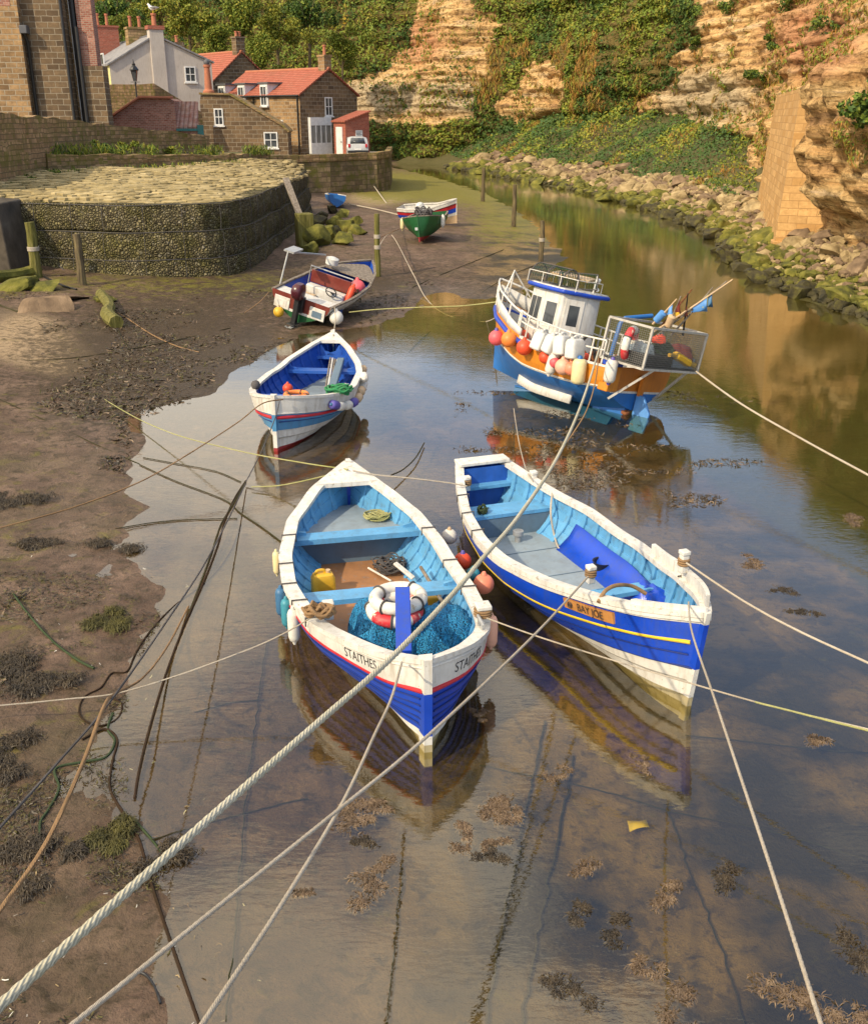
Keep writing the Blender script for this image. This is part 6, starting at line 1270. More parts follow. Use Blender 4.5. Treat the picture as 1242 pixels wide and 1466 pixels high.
# stern cage
def cage():
    x0,x1,y0,y1,z0,z1=-.72,.30,-.86,1.03,1.17,1.95; root=tr; m=MB(); r_=.024
    C=[(x,y_,z) for x in(x0,x1) for y_ in(y0,y1) for z in(z0,z1)]
    for a,b in((0,1),(2,3),(4,5),(6,7),(0,2),(1,3),(4,6),(5,7),(0,4),(1,5),(2,6),(3,7)): m.bar(C[a],C[b],.042,.042)
    pass
    cg=m.build('stern_cage','cagegrey',root)
    n=MB()
    def face(o,u,v,nu,nv):
        o,u,v=Vector(o),Vector(u),Vector(v)
        for i in range(nu+1): n.tube([o+u*(i/nu),o+u*(i/nu)+v],.004,4)
        for j in range(nv+1): n.tube([o+v*(j/nv),o+v*(j/nv)+u],.004,4)
    face((x0,y0,z0),(0,y1-y0,0),(0,0,z1-z0),44,20); face((x0,y1,z0),(x1-x0,0,0),(0,0,z1-z0),22,20); face((x0,y0,z0),(x1-x0,0,0),(0,0,z1-z0),22,20); face((x0,y0,z0),(x1-x0,0,0),(0,y1-y0,0),22,44)
    n.build('cage_mesh','meshdark',cg); MB().box((x0+.03,y0+.03,z0+.02),(x1-.03,y1-.03,z0+.045)).build('cage_floor','black',cg)
    for y_ in(.55,-.6): MB().bar((-.02,y_+.35 if y_>0 else y_-.05,.42),(x0+.05,y_,z0),.045,.045).build('cage_strut','cagegrey',root)
    pass
    return x0,x1,y0,y1,z0,z1
cage()
q=W2(-.20,.90,1.55); lifebuoy(q,.27,.075,['foam','redwhite'],'red and white lifebuoy inside the left end of the stern cage',(R(98),R(-10),R(60)),1)
def sack(p,r,mat,lab,seed,sq=.7,rz=0.): heap('sack',Vector(p)-Vector((0,0,r*.5)),r,r*sq,r*1.1,mat,lab,'sack',seed,rz,nz=.10)
sack(W2(-.25,.58,1.43),.26,'deck','grey netting bundle in the middle of the stern cage',31); sack(W2(-.4,.28,1.71),.12,'redbuoy','red buoy bundle high in the stern cage',32); sack(W2(-.3,-.02,1.47),.28,'rgreen','dark green net bundle in the stern cage',33)
sack(W2(-.38,-.50,1.47),.30,'mahog','dull crimson net bundle at the right end of the stern cage',34); 
a=W2(-.66,.18,1.47);b=W2(-.66,-.78,1.31); MB().tube(spline([a,a.lerp(b,.3)+Vector((0,0,.04)),a.lerp(b,.7),b],6),[.04]*5+[.09]*9+[.06]*5,8).build('rope_bundle','yelcan',tag=('yellow orange rope bundle along the front of the stern cage','rope bundle'))
x_,y_,z_=-.62,-.42,1.22; m=MB(); tr2=Matrix(tr.matrix_basis); m.box((x_-.05,y_-.35,z_),(x_+.45,y_+.4,z_+.22),0,tr2); m.build('fish_box','deck',bevel=.02,tag=('grey plastic fish box on the right of the stern cage floor','fish box')); m=MB().box((-.67,.02,1.22),(-.1,.9,1.43),0,tr2); m.build('fish_box','black',bevel=.02,tag=('black plastic fish box on the left of the stern cage floor','fish box'))
# flag poles (dan buoys) lying over the cage
ep=[((-.2,-.30,2.0),(1040,402)),((-.15,-.2,2.0),(1048,400)),((-.25,-.15,2.0),(974,424)),((-.1,-.25,2.06),(990,414)),((0,-.1,2.05),(968,428)),((-.3,-.45,2.0),(1020,411)),((-.35,-.55,2.0),(984,420))]
for k,(a,(px,py)) in enumerate(ep):
    A=W2(*a); Bq=Q(px,py,A.y-.25); A2=A-(Bq-A)*.25; root=thing('marker_pole','dan buoy pole with flag slanting up over the stern cage' if k not in(0,1) else 'long dan buoy pole reaching farthest right over the water','marker pole',A2,0,'dan buoy poles on the stern cage'); l=Bq-A2
    MB().tube([Vector((0,0,0)),l*.5+Vector((0,0,-.02)),l],[.022,.018,.012],7).build('pole',['greywood','tan','greywood','rust','tan','greywood','black'][k],root)
    f=[.80,.70,.93,.62,.85,.90,.8][k]; col=['denim','paleblue','mahog','yelcan','paleblue','ryel','mahog'][k]
    m=MB(); rows=[]
    for i in range(8):
        s=i/7; c=l*(f-.16*s); rows.append([c,c+Vector((.03*math.sin(4*s),-.03*math.sin(5*s+k),-.14-.05*math.sin(3*s))),c+Vector((.05*math.sin(3*s+1),.02,-.30+.18*s))])
    m.grid(rows).build('flag',col,root,solid=.008)
    if k in(2,4): MB().lathe([(.03,-.14),(.075,-.11),(.08,.11),(.03,.14)],12,0,Matrix.Translation(l*.30)@l.to_track_quat('Z','Y').to_matrix().to_4x4()).build('float',['foam','peach','tan','foam','paleblue'][k],root)
# buoys and fenders on her side
tg='buoys and fenders along the fishing boat'
for px,py,r,mt,lab in [(710,484,.17,'pinkbuoy','bright pink ball buoy at the bow of the fishing boat'),(729,487,.165,'orangebuoy','light orange ball buoy next to the pink one at the bow'),(750,498,.165,'redbuoy','vivid red orange ball buoy third from the bow of the fishing boat'),(779,512,.13,'redbuoy','red ball buoy hanging below the white cans'),(795,518,.12,'pinkbuoy','pink ball buoy squeezed below the third white can'),(806,524,.165,'peach','large peach ball buoy below the white cans'),(818,527,.14,'salmon','salmon ball buoy next to the tall cream fender')]:
    p=T.find(px,py,1,r*.9,.25,1.15); ballbuoy(p,r,mt,lab,tg,'purple' if mt=='pinkbuoy' else mt)
for k,(px,py) in enumerate([(769,486),(784,492),(805,495),(824,498)]):
    p=T.find(px,py,1,.16,.5,1.4); jerrycan(p-Vector((0,0,.20)),R(222+[5,-8,10,0][k]),'plastic',['milky white plastic can hanging nearest the bow on the fishing boat','milky white plastic can second from the bow on the fishing boat','milky white plastic can third from the bow on the fishing boat','milky white plastic can nearest the stern on the fishing boat'][k],1.22,'plastic',(R([-14,-10,6,4][k]),R([-16,-18,-10,-6][k]),R(222+[12,-10,6,-4][k])),'plastic can','white plastic cans on the fishing boat')
p=T.find(789,519,1,.1,.3,1.1); fender(p,.11,.5,'foam','pale pink stained fender wedged behind the ball buoys',tg,None,(.25,0,1)); p=T.find(830,531,1,.14,.2,1.1); fender(p,.14,.52,'cream','tall cream yellow fender before the orange corner post',tg,'hullblue',(.05,0,1)); q=W2(-.12,1.17,.98); fender(q,.115,.46,'white','white fender with purple ends hanging from the stern cage',tg,'purple',(.12,0,1))
for k,(x,y_,z,r,mt) in enumerate([(1.6,.78,.98,.14,'redbuoy'),(1.0,.6,.98,.13,'redbuoy'),(2.75,.6,1.05,.15,'redbuoy'),(.8,-.2,.98,.14,'redbuoy'),(2.2,.76,.98,.12,'pinkbuoy')]): ballbuoy(W2(x,y_,z),r,mt,['red float on deck behind the rail beside the wheelhouse door','red float on deck aft of the wheelhouse','red float on the foredeck behind the bow rail','red float by the pot hauler','pink float on deck below the wheelhouse window'][k],'floats on the deck of the fishing boat','rust')
# ---------------------------------------------------------------- speedboat
sb=thing('motor_boat','small brown and white motor boat with outboard engine and blue interior leaning on the mud','motor boat',(-3.95,28.6,.02),0,None,(R(15),R(-3),R(70)))
LS=4.6; Sh=Hull(sb,LS,[(0,.92),(.3,.98),(.6,.92),(.82,.62),(.95,.25),(1,.03)],[(0,.92),(.3,.98),(.6,.92),(.82,.62),(.95,.25),(1,.03)],[(0,.85),(.4,.85),(1,1.05)],[(0,.1),(.5,.05),(.85,.15),(1,.45)],[(0,2.2),(.5,2.1),(1,1.3)],rake1=.35,k=5)
Sh.outer([(0,.45,'green'),(.45,.8,'white'),(.8,1,'whitewood')],lap=.008); m=MB()
for u0,u1,mi in((0,.35,0),(.35,.45,1),(.45,1,2)): m.grid([[Sh.pt(0,u0+(u1-u0)*q/4,1,.0)+Vector((-.003,0,0)) for q in range(5)],[Sh.pt(0,u0+(u1-u0)*q/4,-1)+Vector((-.003,0,0)) for q in range(5)]],mi)
m.build('transom',['green','whitewood','mahog'],sb,smooth=30)
for s in(1,-1):
    f=MB().box((-.03,s*.56-.24,.38),(-.006,s*.56+.24,.72)).build('transom_panel','whitewood',sb,bevel=.01); MB().box((-.04,s*.56-.15,.44),(-.0305,s*.56+.15,.62)).build('panel_face','deckdark' if s<0 else 'white',f)
Sh.lining('blue2in',.25,-.03); Sh.cap('greywood',.03,.05,.05); Sh.plank(.05,LS*.9,.28,'deck',.03,'floor',nx=12); Sh.plank(.02,.62,.80,'whitewood',.04,'stern_deck',nx=4); Sh.plank(LS*.68,LS*.99,.95,'greywood',.04,'fore_deck',nx=10,inset=.0)
MB().box((1.55,-.62,.28),(1.85,.62,.75)).build('console','whitewood',sb,bevel=.03); MB().box((1.9,-.66,.74),(1.95,.66,1.12)).build('dash_board','mahog',sb,bevel=.01)
MB().tube([(1.86,-.7,.5),(1.9,-.7,1.22),(1.9,.7,1.22),(1.86,.7,.5)],.022,8).build('screen_frame','metal',sb)
MB().torus((0,0,0),.17,.016,Matrix.Translation((1.35,-.30,.82))@Matrix.Rotation(R(65),4,'Y'),24,8).bar((1.35,-.46,.82),(1.35,-.14,.82),.03,.02).tube([(1.35,-.3,.82),(1.55,-.3,.7)],.025,6).build('steering_wheel','black',sb)
MB().box((1.0,.2,.28),(1.5,.75,.55)).build('seat_box','tan',sb,bevel=.02); MB().box((.95,-.75,.28),(1.4,-.35,.50)).build('locker','midblue',sb,bevel=.02)
ob=MB(); rows=[]
for z,sx,sy,ox in((.86,.12,.10,0),(.92,.21,.15,-.02),(1.10,.25,.17,-.05),(1.25,.22,.15,-.04),(1.32,.12,.09,-.03)): rows.append([(-.22+ox+sx*math.copysign(abs(math.cos(A))**.6,math.cos(A)),sy*math.copysign(abs(math.sin(A))**.6,math.sin(A)),z) for A in [6.2832*k/20 for k in range(21)]])
ob.grid(rows); ob.add(rows[-1][:-1],[tuple(range(20))]); ob.add(rows[0][:-1],[tuple(range(20))]); e=ob.build('outboard_engine','cowl',sb,smooth=50); MB().box((-.30,-.07,.15),(-.14,.07,.87)).box((-.46,-.12,.13),(-.10,.12,.16)).box((-.15,-.14,.45),(.04,.14,.9)).build('leg','black',e,bevel=.02); MB().lathe([(.02,-.22),(.07,-.12),(.07,.12),(.03,.2)],10,0,Matrix.Translation((-.26,0,.02))@Matrix.Rotation(R(90),4,'Y')).build('gearcase','metal',e)
for k in range(3): A=R(120*k+20); MB().bar((-.44,0,.02),(-.46,.15*math.cos(A),.02+.15*math.sin(A)),.07,.015).build('propeller_blade','metal',e)
m=MB().tube([(.5,.95,.85),(.75,.98,1.75)],.025,7).tube([(.75,.98,1.75),(2.9,.75,1.35)],.03,7).box((.75,.80,1.74),(1.35,1.12,1.79)); m.build('gantry','metal',sb); MB().lathe([(.08,0),(.2,.05),(.2,.22),(.1,.26)],14,0,Matrix.Translation((3.05,.55,1.05))).build('spotlight','plastic',sb)
def W3(x,y_,z): return sb.matrix_basis@Vector((x,y_,z))
for x,y_,z,r,mt,lab in [(2.75,-.55,.75,.24,'pinkbuoy','large pink ball buoy in the bow of the motor boat'),(2.9,.35,.55,.14,'orangebuoy','orange ball buoy farthest left inside the motor boat'),(2.4,-.05,.6,.14,'yelcan','yellow orange ball buoy behind the dash board of the motor boat'),(2.3,-.45,.6,.13,'tan','tan ball buoy beside the orange fender in the motor boat')]: ballbuoy(W3(x,y_,z),r,mt,lab,'buoys in the motor boat',mt)
fender(W3(1.75,-.74,.78),.10,.62,'redbuoy','long red orange fender standing in the motor boat','buoys in the motor boat',None,(.35,.2,.8)); ballbuoy(W3(.25,-1.05,.55),.2,'foam','white round fender hanging at the near right corner of the motor boat','buoys in the motor boat','foam'); ballbuoy(W3(-.15,.55,.28),.15,'yelcan','mustard buoy hanging under the transom of the motor boat','buoys in the motor boat','tan')
q=W3(2.35,-.62,.32); coil('net_pile',q,.25,.3,12,.012,'rgreen','green net and rope pile in the bow of the motor boat',40,.25,'netting')
# ---------------------------------------------------------------- dinghies
g0=GP(597,349); gd=thing('green_dinghy','dark green dinghy with red keel and outboard lying on the mud','dinghy',(g0.x+.1,g0.y,g0.z+.18),0,None,(R(-5),0,R(80)))
G=Hull(gd,3.6,[(0,.03),(.05,.5),(.2,.85),(.5,.98),(.9,.85),(1,.78)],[(0,.03),(.05,.5),(.2,.85),(.5,.98),(.9,.85),(1,.78)],[(0,1.05),(.4,.85),(1,.9)],[(0,-.1),(.3,-.12),(1,0)],[(0,1.15),(.3,2.1),(1,2.4)],k=3)
G.outer([(0,.18,'redboot'),(.18,.42,'green'),(.42,.62,'green'),(.62,.82,'green'),(.82,1,'green')],lap=.012,caps=(1,)); G.lining('greywood',.2); G.cap('greywood',.02,.06,.05); G.plank(.5,3.4,.2,'greywood',.03,'bottom_boards'); G.plank(1.2,1.45,.6,'greywood'); G.plank(2.3,2.55,.6,'greywood'); G.stem(0,[(0,.18,'redboot'),(.18,1.,'green')],.08,.06)
a=G.find(606,327,1,.02,.5,1); MB().box((-.12,-.012,-.06),(.12,.012,.06),0,Matrix.Translation(G.Mi@a)@Matrix.Rotation(R(-62),4,'Z')).build('name_plate','trim',gd)
m=MB().lathe([(.1,0),(.2,.08),(.22,.35),(.15,.46),(.04,.5)],14,0,Matrix.Translation((3.3,.35,.95))@Matrix.Rotation(R(-30),4,'X')).build('outboard_cowl','plastic',gd); 
for s,lab in((1,'cream fender on the left side of the green dinghy'),(-1,'pale fender on the right side of the green dinghy')): p=G.w(G.pt(.3,.75,s,.1)); fender(p,.10,.5,'cream' if s>0 else 'foam',lab,'fenders on the green dinghy')
coil('rope_pile',G.w((1.6,0,.6)),.4,.5,14,.03,'rgrey','grey rope and net pile in the green dinghy',44,.35,'netting')
s0=GP(642,324); sd0=thing('striped_dinghy','white dinghy with red and blue stripes lying on the mud behind the green one','dinghy',(s0.x+.42,s0.y+.3,s0.z+.28),0,None,(R(-8),R(4),R(158)))
D=Hull(sd0,3.15,[(0,.03),(.1,.42),(.4,.78),(.8,.72),(1,.5)],[(0,.03),(.1,.42),(.4,.78),(.8,.72),(1,.5)],[(0,1.12),(.4,.80),(1,.86)],[(0,-.15),(.3,-.2),(1,-.1)],[(0,1.3),(.3,2.1),(1,2.3)],rake0=.1,k=5)
D.outer([(0,.34,'tan'),(.34,.46,'white'),(.46,.64,'blue3'),(.64,.80,'red'),(.80,1,'white')],lap=.012,caps=(1,)); D.lining('white',.2); D.cap('whitewood',.02,.08,.05); D.plank(.6,3.0,.2,'greywood',.03,'bottom_boards'); D.plank(1.1,1.3,.55,'whitewood'); D.plank(2.0,2.2,.55,'whitewood'); D.stem(0,[(0,.34,'tan'),(.34,1,'white')],.07,.06); D.rail(.81,'black',.012)
p=GP(482,298); pn=thing('punt','small flat blue boat pulled up beside the end of the gabion wall','boat',(p.x,p.y,p.z),0,None,(R(6),R(4),R(100)))
Pn=Hull(pn,3.4,[(0,.5),(.5,.62),(1,.35)],[(0,.5),(.5,.62),(1,.35)],[(0,.75),(1,.85)],[(0,.05),(1,.2)],[(0,2.8),(1,2.4)],k=5); Pn.outer([(0,.5,'hullblue'),(.5,1,'hullblue')],caps=(0,1)); Pn.lining('paleblue',.2); Pn.cap('whitewood',.02,.06,.04); Pn.plank(.1,3.2,.3,'paleblue'); Pn.plank(1.5,2.4,.7,'rust',name='deck_cover'); Pn.plank(2.5,3.3,.76,'trim',name='fore_deck')
# ================================================================ ropes
RG='mooring ropes'
def depth(p): return p.y*cc+(CH-p.z)*ss
def unp(px,py,d): a=(px-621)/CF;v=(py-733)/CF; return Vector((a*d,d*(cc-v*ss),CH-d*(ss+v*cc)))
def line(px,d0,d1):
    """points of a rope hung between two known distances, through the places where it is seen"""
    L=[0]
    for a,b in zip(px,px[1:]): L.append(L[-1]+math.hypot(b[0]-a[0],b[1]-a[1]))
    return [unp(x,y_,1/(1/d0+(1/d1-1/d0)*l/L[-1])) for (x,y_),l in zip(px,L)]
def rope(pts,r,mat,lab,n=10,twist=0,lobe=0.,k=6,name='mooring_rope'):
    s=spline(pts,n); 
    if twist:
        q=[s[0]]
        for a,b in zip(s,s[1:]):
            m_=max(1,int((b-a).length/.018))
            q+=[a.lerp(b,i/m_) for i in range(1,m_+1)]
        s=q;k=15
    o=MB().tube(s,r,k,0,True,twist,lobe).build(name,mat,smooth=60); return label(o,lab,'rope',None)
rope(line([(-420,1760),(-60,1490),(0,1440),(220,1243),(440,1048),(560,942),(650,848),(690,800),(745,735),(800,650),(835,570),(858,497)],2.16,19.2),.0165,'rwhite','thickest pale twisted rope running from the lower left corner up to the fishing boat',twist=38,lobe=.16)
rope(line([(-300,1810),(60,1500),(105,1466),(300,1308),(480,1163),(590,1073),(700,972),(780,893),(841,826)],2.6,depth(P(841,826,.95))),.0105,'rcream','cream rope from the bottom left to the yellow striped boat left bollard',twist=50,lobe=.16)
rope(line([(60,1850),(268,1500),(290,1466),(400,1300),(490,1150),(537,1050),(560,1000),(575,948)],2.4,depth(P(575,948,.95))),.0105,'rcream','cream rope from the bottom edge to the near end of the front boat',twist=50,lobe=.16)
rope(line([(985,862),(990,905),(1022,1000),(1062,1120),(1110,1265),(1150,1390),(1185,1500),(1290,1840)],depth(P(985,862,1.15)),2.5),.0085,'rcream','pale rope from the yellow striped boat bow to the bottom right corner',twist=50,lobe=.16)
rope(line([(982,806),(1060,858),(1140,902),(1242,949),(1330,990),(2300,1440)],depth(P(982,806,1.2)),5.3),.011,'rcream','cream rope from the yellow striped boat bow bollard to the right edge')
rope(line([(694,884),(760,908),(850,937),(960,970),(1100,1010),(1242,1044),(1330,1066),(2200,1290)],depth(P(694,884,.85)),6.05),.008,'rcream','thin rope from the front boat right cleat past its neighbour to the right edge')
rope(line([(1080,1005),(1140,1020),(1242,1046),(1340,1070),(2000,1220)],8.5,6.0),.009,'ryel','yellow green weedy rope end meeting the right edge below the bows')
rope(line([(-700,1060),(-60,1014),(0,1010),(95,1001),(170,992),(260,965),(360,928),(410,905),(452,880)],8.6,depth(P(452,880,.78))),.0075,'rcream','thin white rope from the left edge to the rope coil on the front boat')
rope(line([(996,532),(1060,578),(1150,630),(1242,680),(1330,728),(2000,1120)],18.5,8.8),.017,'rcream','cream rope from the stern cage of the fishing boat to the right edge')
rope(line([(857,498),(852,545),(838,590),(812,632)],19.2,17.),.012,'rtan','tan rope hanging down from the stern corner of the fishing boat')
rope(line([(735,585),(742,630),(752,670),(763,690)],20,depth(P(763,690,.85))),.009,'rcream','thin rope from the water to the far right bollard of the yellow striped boat')
rope(line([(505,674),(540,680),(590,685),(640,691),(668,696)],depth(P(505,674,1.05)),depth(P(668,696,.8))),.011,'rcream','rope joining the far tip of the front boat to the left bollard of its neighbour')
rope(line([(498,672),(430,662),(340,645),(240,618),(160,578),(60,510),(-30,462)],depth(P(498,672,1.05)),30),.010,'ryel','yellow green rope from the front boat far tip to the upper left mud')
rope([P(498,672,1.06),P(450,685,.4),P(400,695,.12),P(360,697,.05)],.010,'ryel','slack pale rope from the front boat to the knot of dark ropes')
rope([P(560,680,.15),P(577,672,.1),P(595,655,.08),P(607,634,.05)],.012,'rweed','short dark rope end lying in the water behind the front boat')
rope(line([(405,572),(375,578),(340,605),(270,650),(200,690),(100,728),(-40,766)],depth(P(405,572,.95)),13.5),.011,'rtan','tan rope from the light blue boat crossing down to the left edge')
rope(line([(400,575),(394,598),(375,645),(352,690)],depth(P(400,575,.95)),depth(P(352,690,.05))),.009,'rgrey','dark rope from the post of the light blue boat down to the water')
def grope(px,r,mat,lab,dz=0.,n=8): return rope([GP(*p)+Vector((0,0,r*.8+dz)) for p in px],r,mat,lab,n)
def frope(px,r,mat,lab): return rope([P(*p,.012) for p in px],r,mat,lab,8)
frope([(352,688),(335,715),(322,745),(312,780),(295,825),(275,870),(258,910),(236,970),(215,1040),(200,1100),(193,1143)],.013,'rbrown','long straight dark brown rope along the water edge left of the front boat')
frope([(352,690),(330,728),(316,752),(300,800),(270,880)],.013,'rweed','weedy dark rope doubling the straight brown one at the knot')
grope([(-30,558),(60,600),(140,638),(200,665)],.010,'rweed','dark weedy rope crossing the upper left mud towards the knot'); frope([(200,665),(250,688),(320,715),(345,735),(375,755),(402,775)],.009,'rweed','weedy rope lying in the water beside the left of the front boat'); frope([(205,655),(260,665),(310,675),(345,690)],.008,'rweed','thin weedy rope running just under the knot in the water')
frope([(165,757),(220,748),(270,744),(340,742)],.008,'rweed','curved dark line in the shallow water below the knot')
grope([(-30,517),(60,516),(130,510),(200,498),(270,484),(330,470)],.013,'rweed','dark rope lying across the upper mud toward the motor boat')
grope([(20,852),(45,885),(75,918),(110,945),(135,958)],.014,'rgreen','green rope curving over the mud near the left edge')
grope([(345,752),(330,790),(300,830),(250,868),(215,905),(195,935),(182,962),(160,965),(145,985),(120,1000),(115,1025),(140,1040),(168,1030),(175,1010),(160,1000)],.010,'rbrown','looping brown rope tangle on the mud at the left')
rope([P(270,868,.02),P(240,925,.15),P(205,970,.5),P(165,993,.9)]+line([(150,1010),(120,1090),(70,1200),(10,1290),(-60,1380)],6.3,4.1),.012,'rtan','orange tan rope sweeping down to the left edge',n=10)
rope(line([(352,692),(300,795),(235,895),(155,1008),(80,1095),(0,1185),(-60,1250)],depth(P(352,692,.05)),5.2),.010,'rgrey','straight grey rope from the knot to the left edge')
grope([(162,1022),(155,1045),(165,1062),(152,1085),(120,1092),(80,1102),(85,1130),(70,1160),(58,1180),(60,1212)],.013,'rgreen','green rope wriggling down the mud at the left')
grope([(118,1060),(150,1045),(168,1060),(162,1090),(158,1130),(180,1170),(200,1205),(215,1260),(238,1330),(262,1400),(288,1475),(300,1510)],.013,'rbrown','brown weedy rope snaking down the lower left mud')
grope([(192,1175),(215,1200),(232,1222)],.012,'rgreen','short green rope tail at the water edge'); grope([(195,1392),(210,1398),(222,1415),(230,1438)],.010,'black','short bent black tube lying on the lower left mud')
for px,lab in [([(383,920),(372,985),(365,1050),(356,1120),(350,1180),(343,1250),(338,1320),(330,1400),(322,1480)],'submerged weedy rope running down left of the front boat reflection'),([(778,1035),(768,1090),(755,1150),(742,1220),(725,1290),(712,1370),(700,1440),(695,1490)],'thicker submerged weedy rope running down right of the front boat reflection'),([(822,1085),(808,1150),(795,1220),(780,1290),(768,1350),(750,1440),(745,1490)],'submerged weedy rope just right of the thicker one'),([(577,1240),(570,1300),(565,1360),(558,1420),(552,1490)],'short submerged rope below the tip of the front boat reflection'),([(955,1165),(970,1200),(985,1250),(1010,1310),(1035,1370),(1055,1440),(1070,1490)],'submerged weedy rope curving down below the bow reflection'),([(980,1055),(1050,1062),(1120,1070),(1190,1078),(1290,1082)],'submerged weedy rope running to the right edge level with the bow'),([(820,1125),(880,1140),(960,1165),(1040,1180),(1110,1195),(1180,1215),(1290,1250)],'submerged weedy rope slanting to the right edge below the bow reflection'),([(220,1205),(300,1180),(360,1165),(410,1152),(445,1145)],'submerged weedy rope crossing the shallows below the front boat'),([(280,1022),(330,1008),(390,1003)],'faint submerged line beside the white fender'),([(690,1098),(730,1108),(790,1118)],'short submerged weedy rope right of the front boat')]:
    ps=[]
    for a,b in zip(px,px[1:]): ps+=[(a[0]+(b[0]-a[0])*i/6+rng.normal()*1.3,a[1]+(b[1]-a[1])*i/6) for i in range(6)]
    rope([GP(*p)+Vector((0,0,.02)) for p in ps],.007+.004*('thicker' in lab),'rweed',lab,2,name='submerged_rope')
b541=GP(541,396)
rope([b541+Vector((0,0,1.0)),*[GP(*p)+Vector((0,0,h)) for p,h in (((560,355),.55),((590,400),.25),((610,430),.06),((640,452),.02),((690,462),.03))],P(714,452,.9)],.016,'rcream','pale rope from the wrapped post sagging to the fishing boat bow')
rope([b541+Vector((.1,0,1.4)),GP(575,330)+Vector((0,0,.1)),GP(590,334)+Vector((0,0,.1))],.016,'rtan','short rope from the wrapped post towards the green dinghy')
rope(line([(500,447),(540,443),(600,440),(660,438),(712,432)],28,24),.014,'ryel','yellowish rope from the motor boat across the mud to the fishing boat')
rope(line([(479,440),(480,458),(477,480)],28,22.5),.013,'rcream','white rope from the motor boat to the far tip of the light blue boat')
rope(line([(385,418),(372,432),(350,448)],28.2,27.5),.013,'rtan','short tan rope from the left corner of the motor boat to the mud')
grope([(590,412),(640,390),(690,370),(735,352)],.013,'rweed','dark rope lying on the mud between the posts'); grope([(585,505),(610,480),(660,440),(720,400),(770,378)],.013,'rweed','dark rope along the mud edge to the pale topped post')
rope(line([(532,262),(560,300),(578,318)],76,56),.035,'rcream','rope from the quay corner down to the striped dinghy'); rope(line([(500,292),(540,300),(580,310)],62,56),.03,'rcream','rope from the punt to the striped dinghy')
rope(line([(57,360),(90,385),(130,425),(150,440)],36,33.5),.016,'rgrey','grey blue rope from the left timber post down to the log'); grope([(152,440),(180,455),(215,478),(250,495),(285,505)],.016,'rtan','thin pale rope from the log across the mud'); rope(line([(130,350),(180,380),(220,400),(262,425)],36.5,33.5),.014,'rtan','thin rope slanting down from the tackle hung post')
rope(line([(430,322),(445,338),(470,350)],51,49),.02,'ryel','pale rope at the timber stump')
grope([(64,398),(90,410),(110,416)],.04,'black','black hose beside the left timber post'); grope([(168,470),(178,490),(190,505)],.013,'rweed','dark rope end trailing from the log')
grope([(0,438),(30,448),(60,446),(85,436)],.03,'rweed','dark crack line rope at the flat slabs')
# ================================================================ seaweed
M['wd_tan']=mottle('tan bladder wrack',[(.3,(.06,.038,.02)),(.55,(.16,.105,.06)),(.75,(.28,.20,.125))],9,.55,.3,20,.01,spec=.5)
M['wd_dark']=mottle('dark wrack',[(.3,(.018,.014,.009)),(.6,(.06,.042,.022)),(.8,(.11,.08,.04))],9,.5,.3,20,.01,spec=.5)
M['wd_olive']=mottle('olive weed',[(.3,(.03,.03,.01)),(.6,(.09,.08,.02)),(.8,(.16,.14,.03))],9,.55,.3,20,.01)
def fronds(n,R0,seed,lift=.05,wd=.0028):
    g=np.random.default_rng(seed); V=[];F=[]
    nc_=int(g.integers(4,8)); ax=g.random()*3.14; cen=[(g.normal()*R0*.62,g.normal()*R0*.26,.35+.65*g.random()) for _ in range(nc_)]
    for k in range(n):
        c=cen[int(g.integers(nc_))]; u_=c[0]+g.normal()*R0*.24*c[2]; w_=c[1]+g.normal()*R0*.2*c[2]; p=np.array([u_*math.cos(ax)-w_*math.sin(ax),u_*math.sin(ax)+w_*math.cos(ax),lift*.5*(g.random()-.5)]); B=math.atan2(p[1],p[0])+g.normal()*1.1; L=min(R0*(.22+.4*g.random()),.10)*(.5+.9*g.random()); 
        for br in range(3):
            q=p.copy();h=B+(br-1)*.45+g.normal()*.15; o=len(V); m=5
            for i in range(m):
                w=wd*(.5+1.1*i/m)*(.7+.6*g.random()); d=np.array([math.cos(h),math.sin(h),0]); s_=np.array([-d[1],d[0],.4*g.normal()]); z=lift*math.sin(math.pi*(i+.6)/m)*(.4+g.random()*.6); V+= [q-s_*w+[0,0,z],q+s_*w+[0,0,z]]; q=q+d*L/m; h+=g.normal()*.4
            F+=[(o+2*i,o+2*i+1,o+2*i+3,o+2*i+2) for i in range(m-1)]
    return np.array(V),np.array(F)
def clump(px,py,R0,mat,lab,group,z=None,n=90,seed=0,lift=.05):
    p=P(px,py,0) if z is not None else GP(px,py); V,F=fronds(n,R0,seed,lift); o=npmesh('seaweed_clump',V,F,[mat]); o.location=(p.x,p.y,(z if z is not None else p.z)); label(o,lab,'seaweed',group)
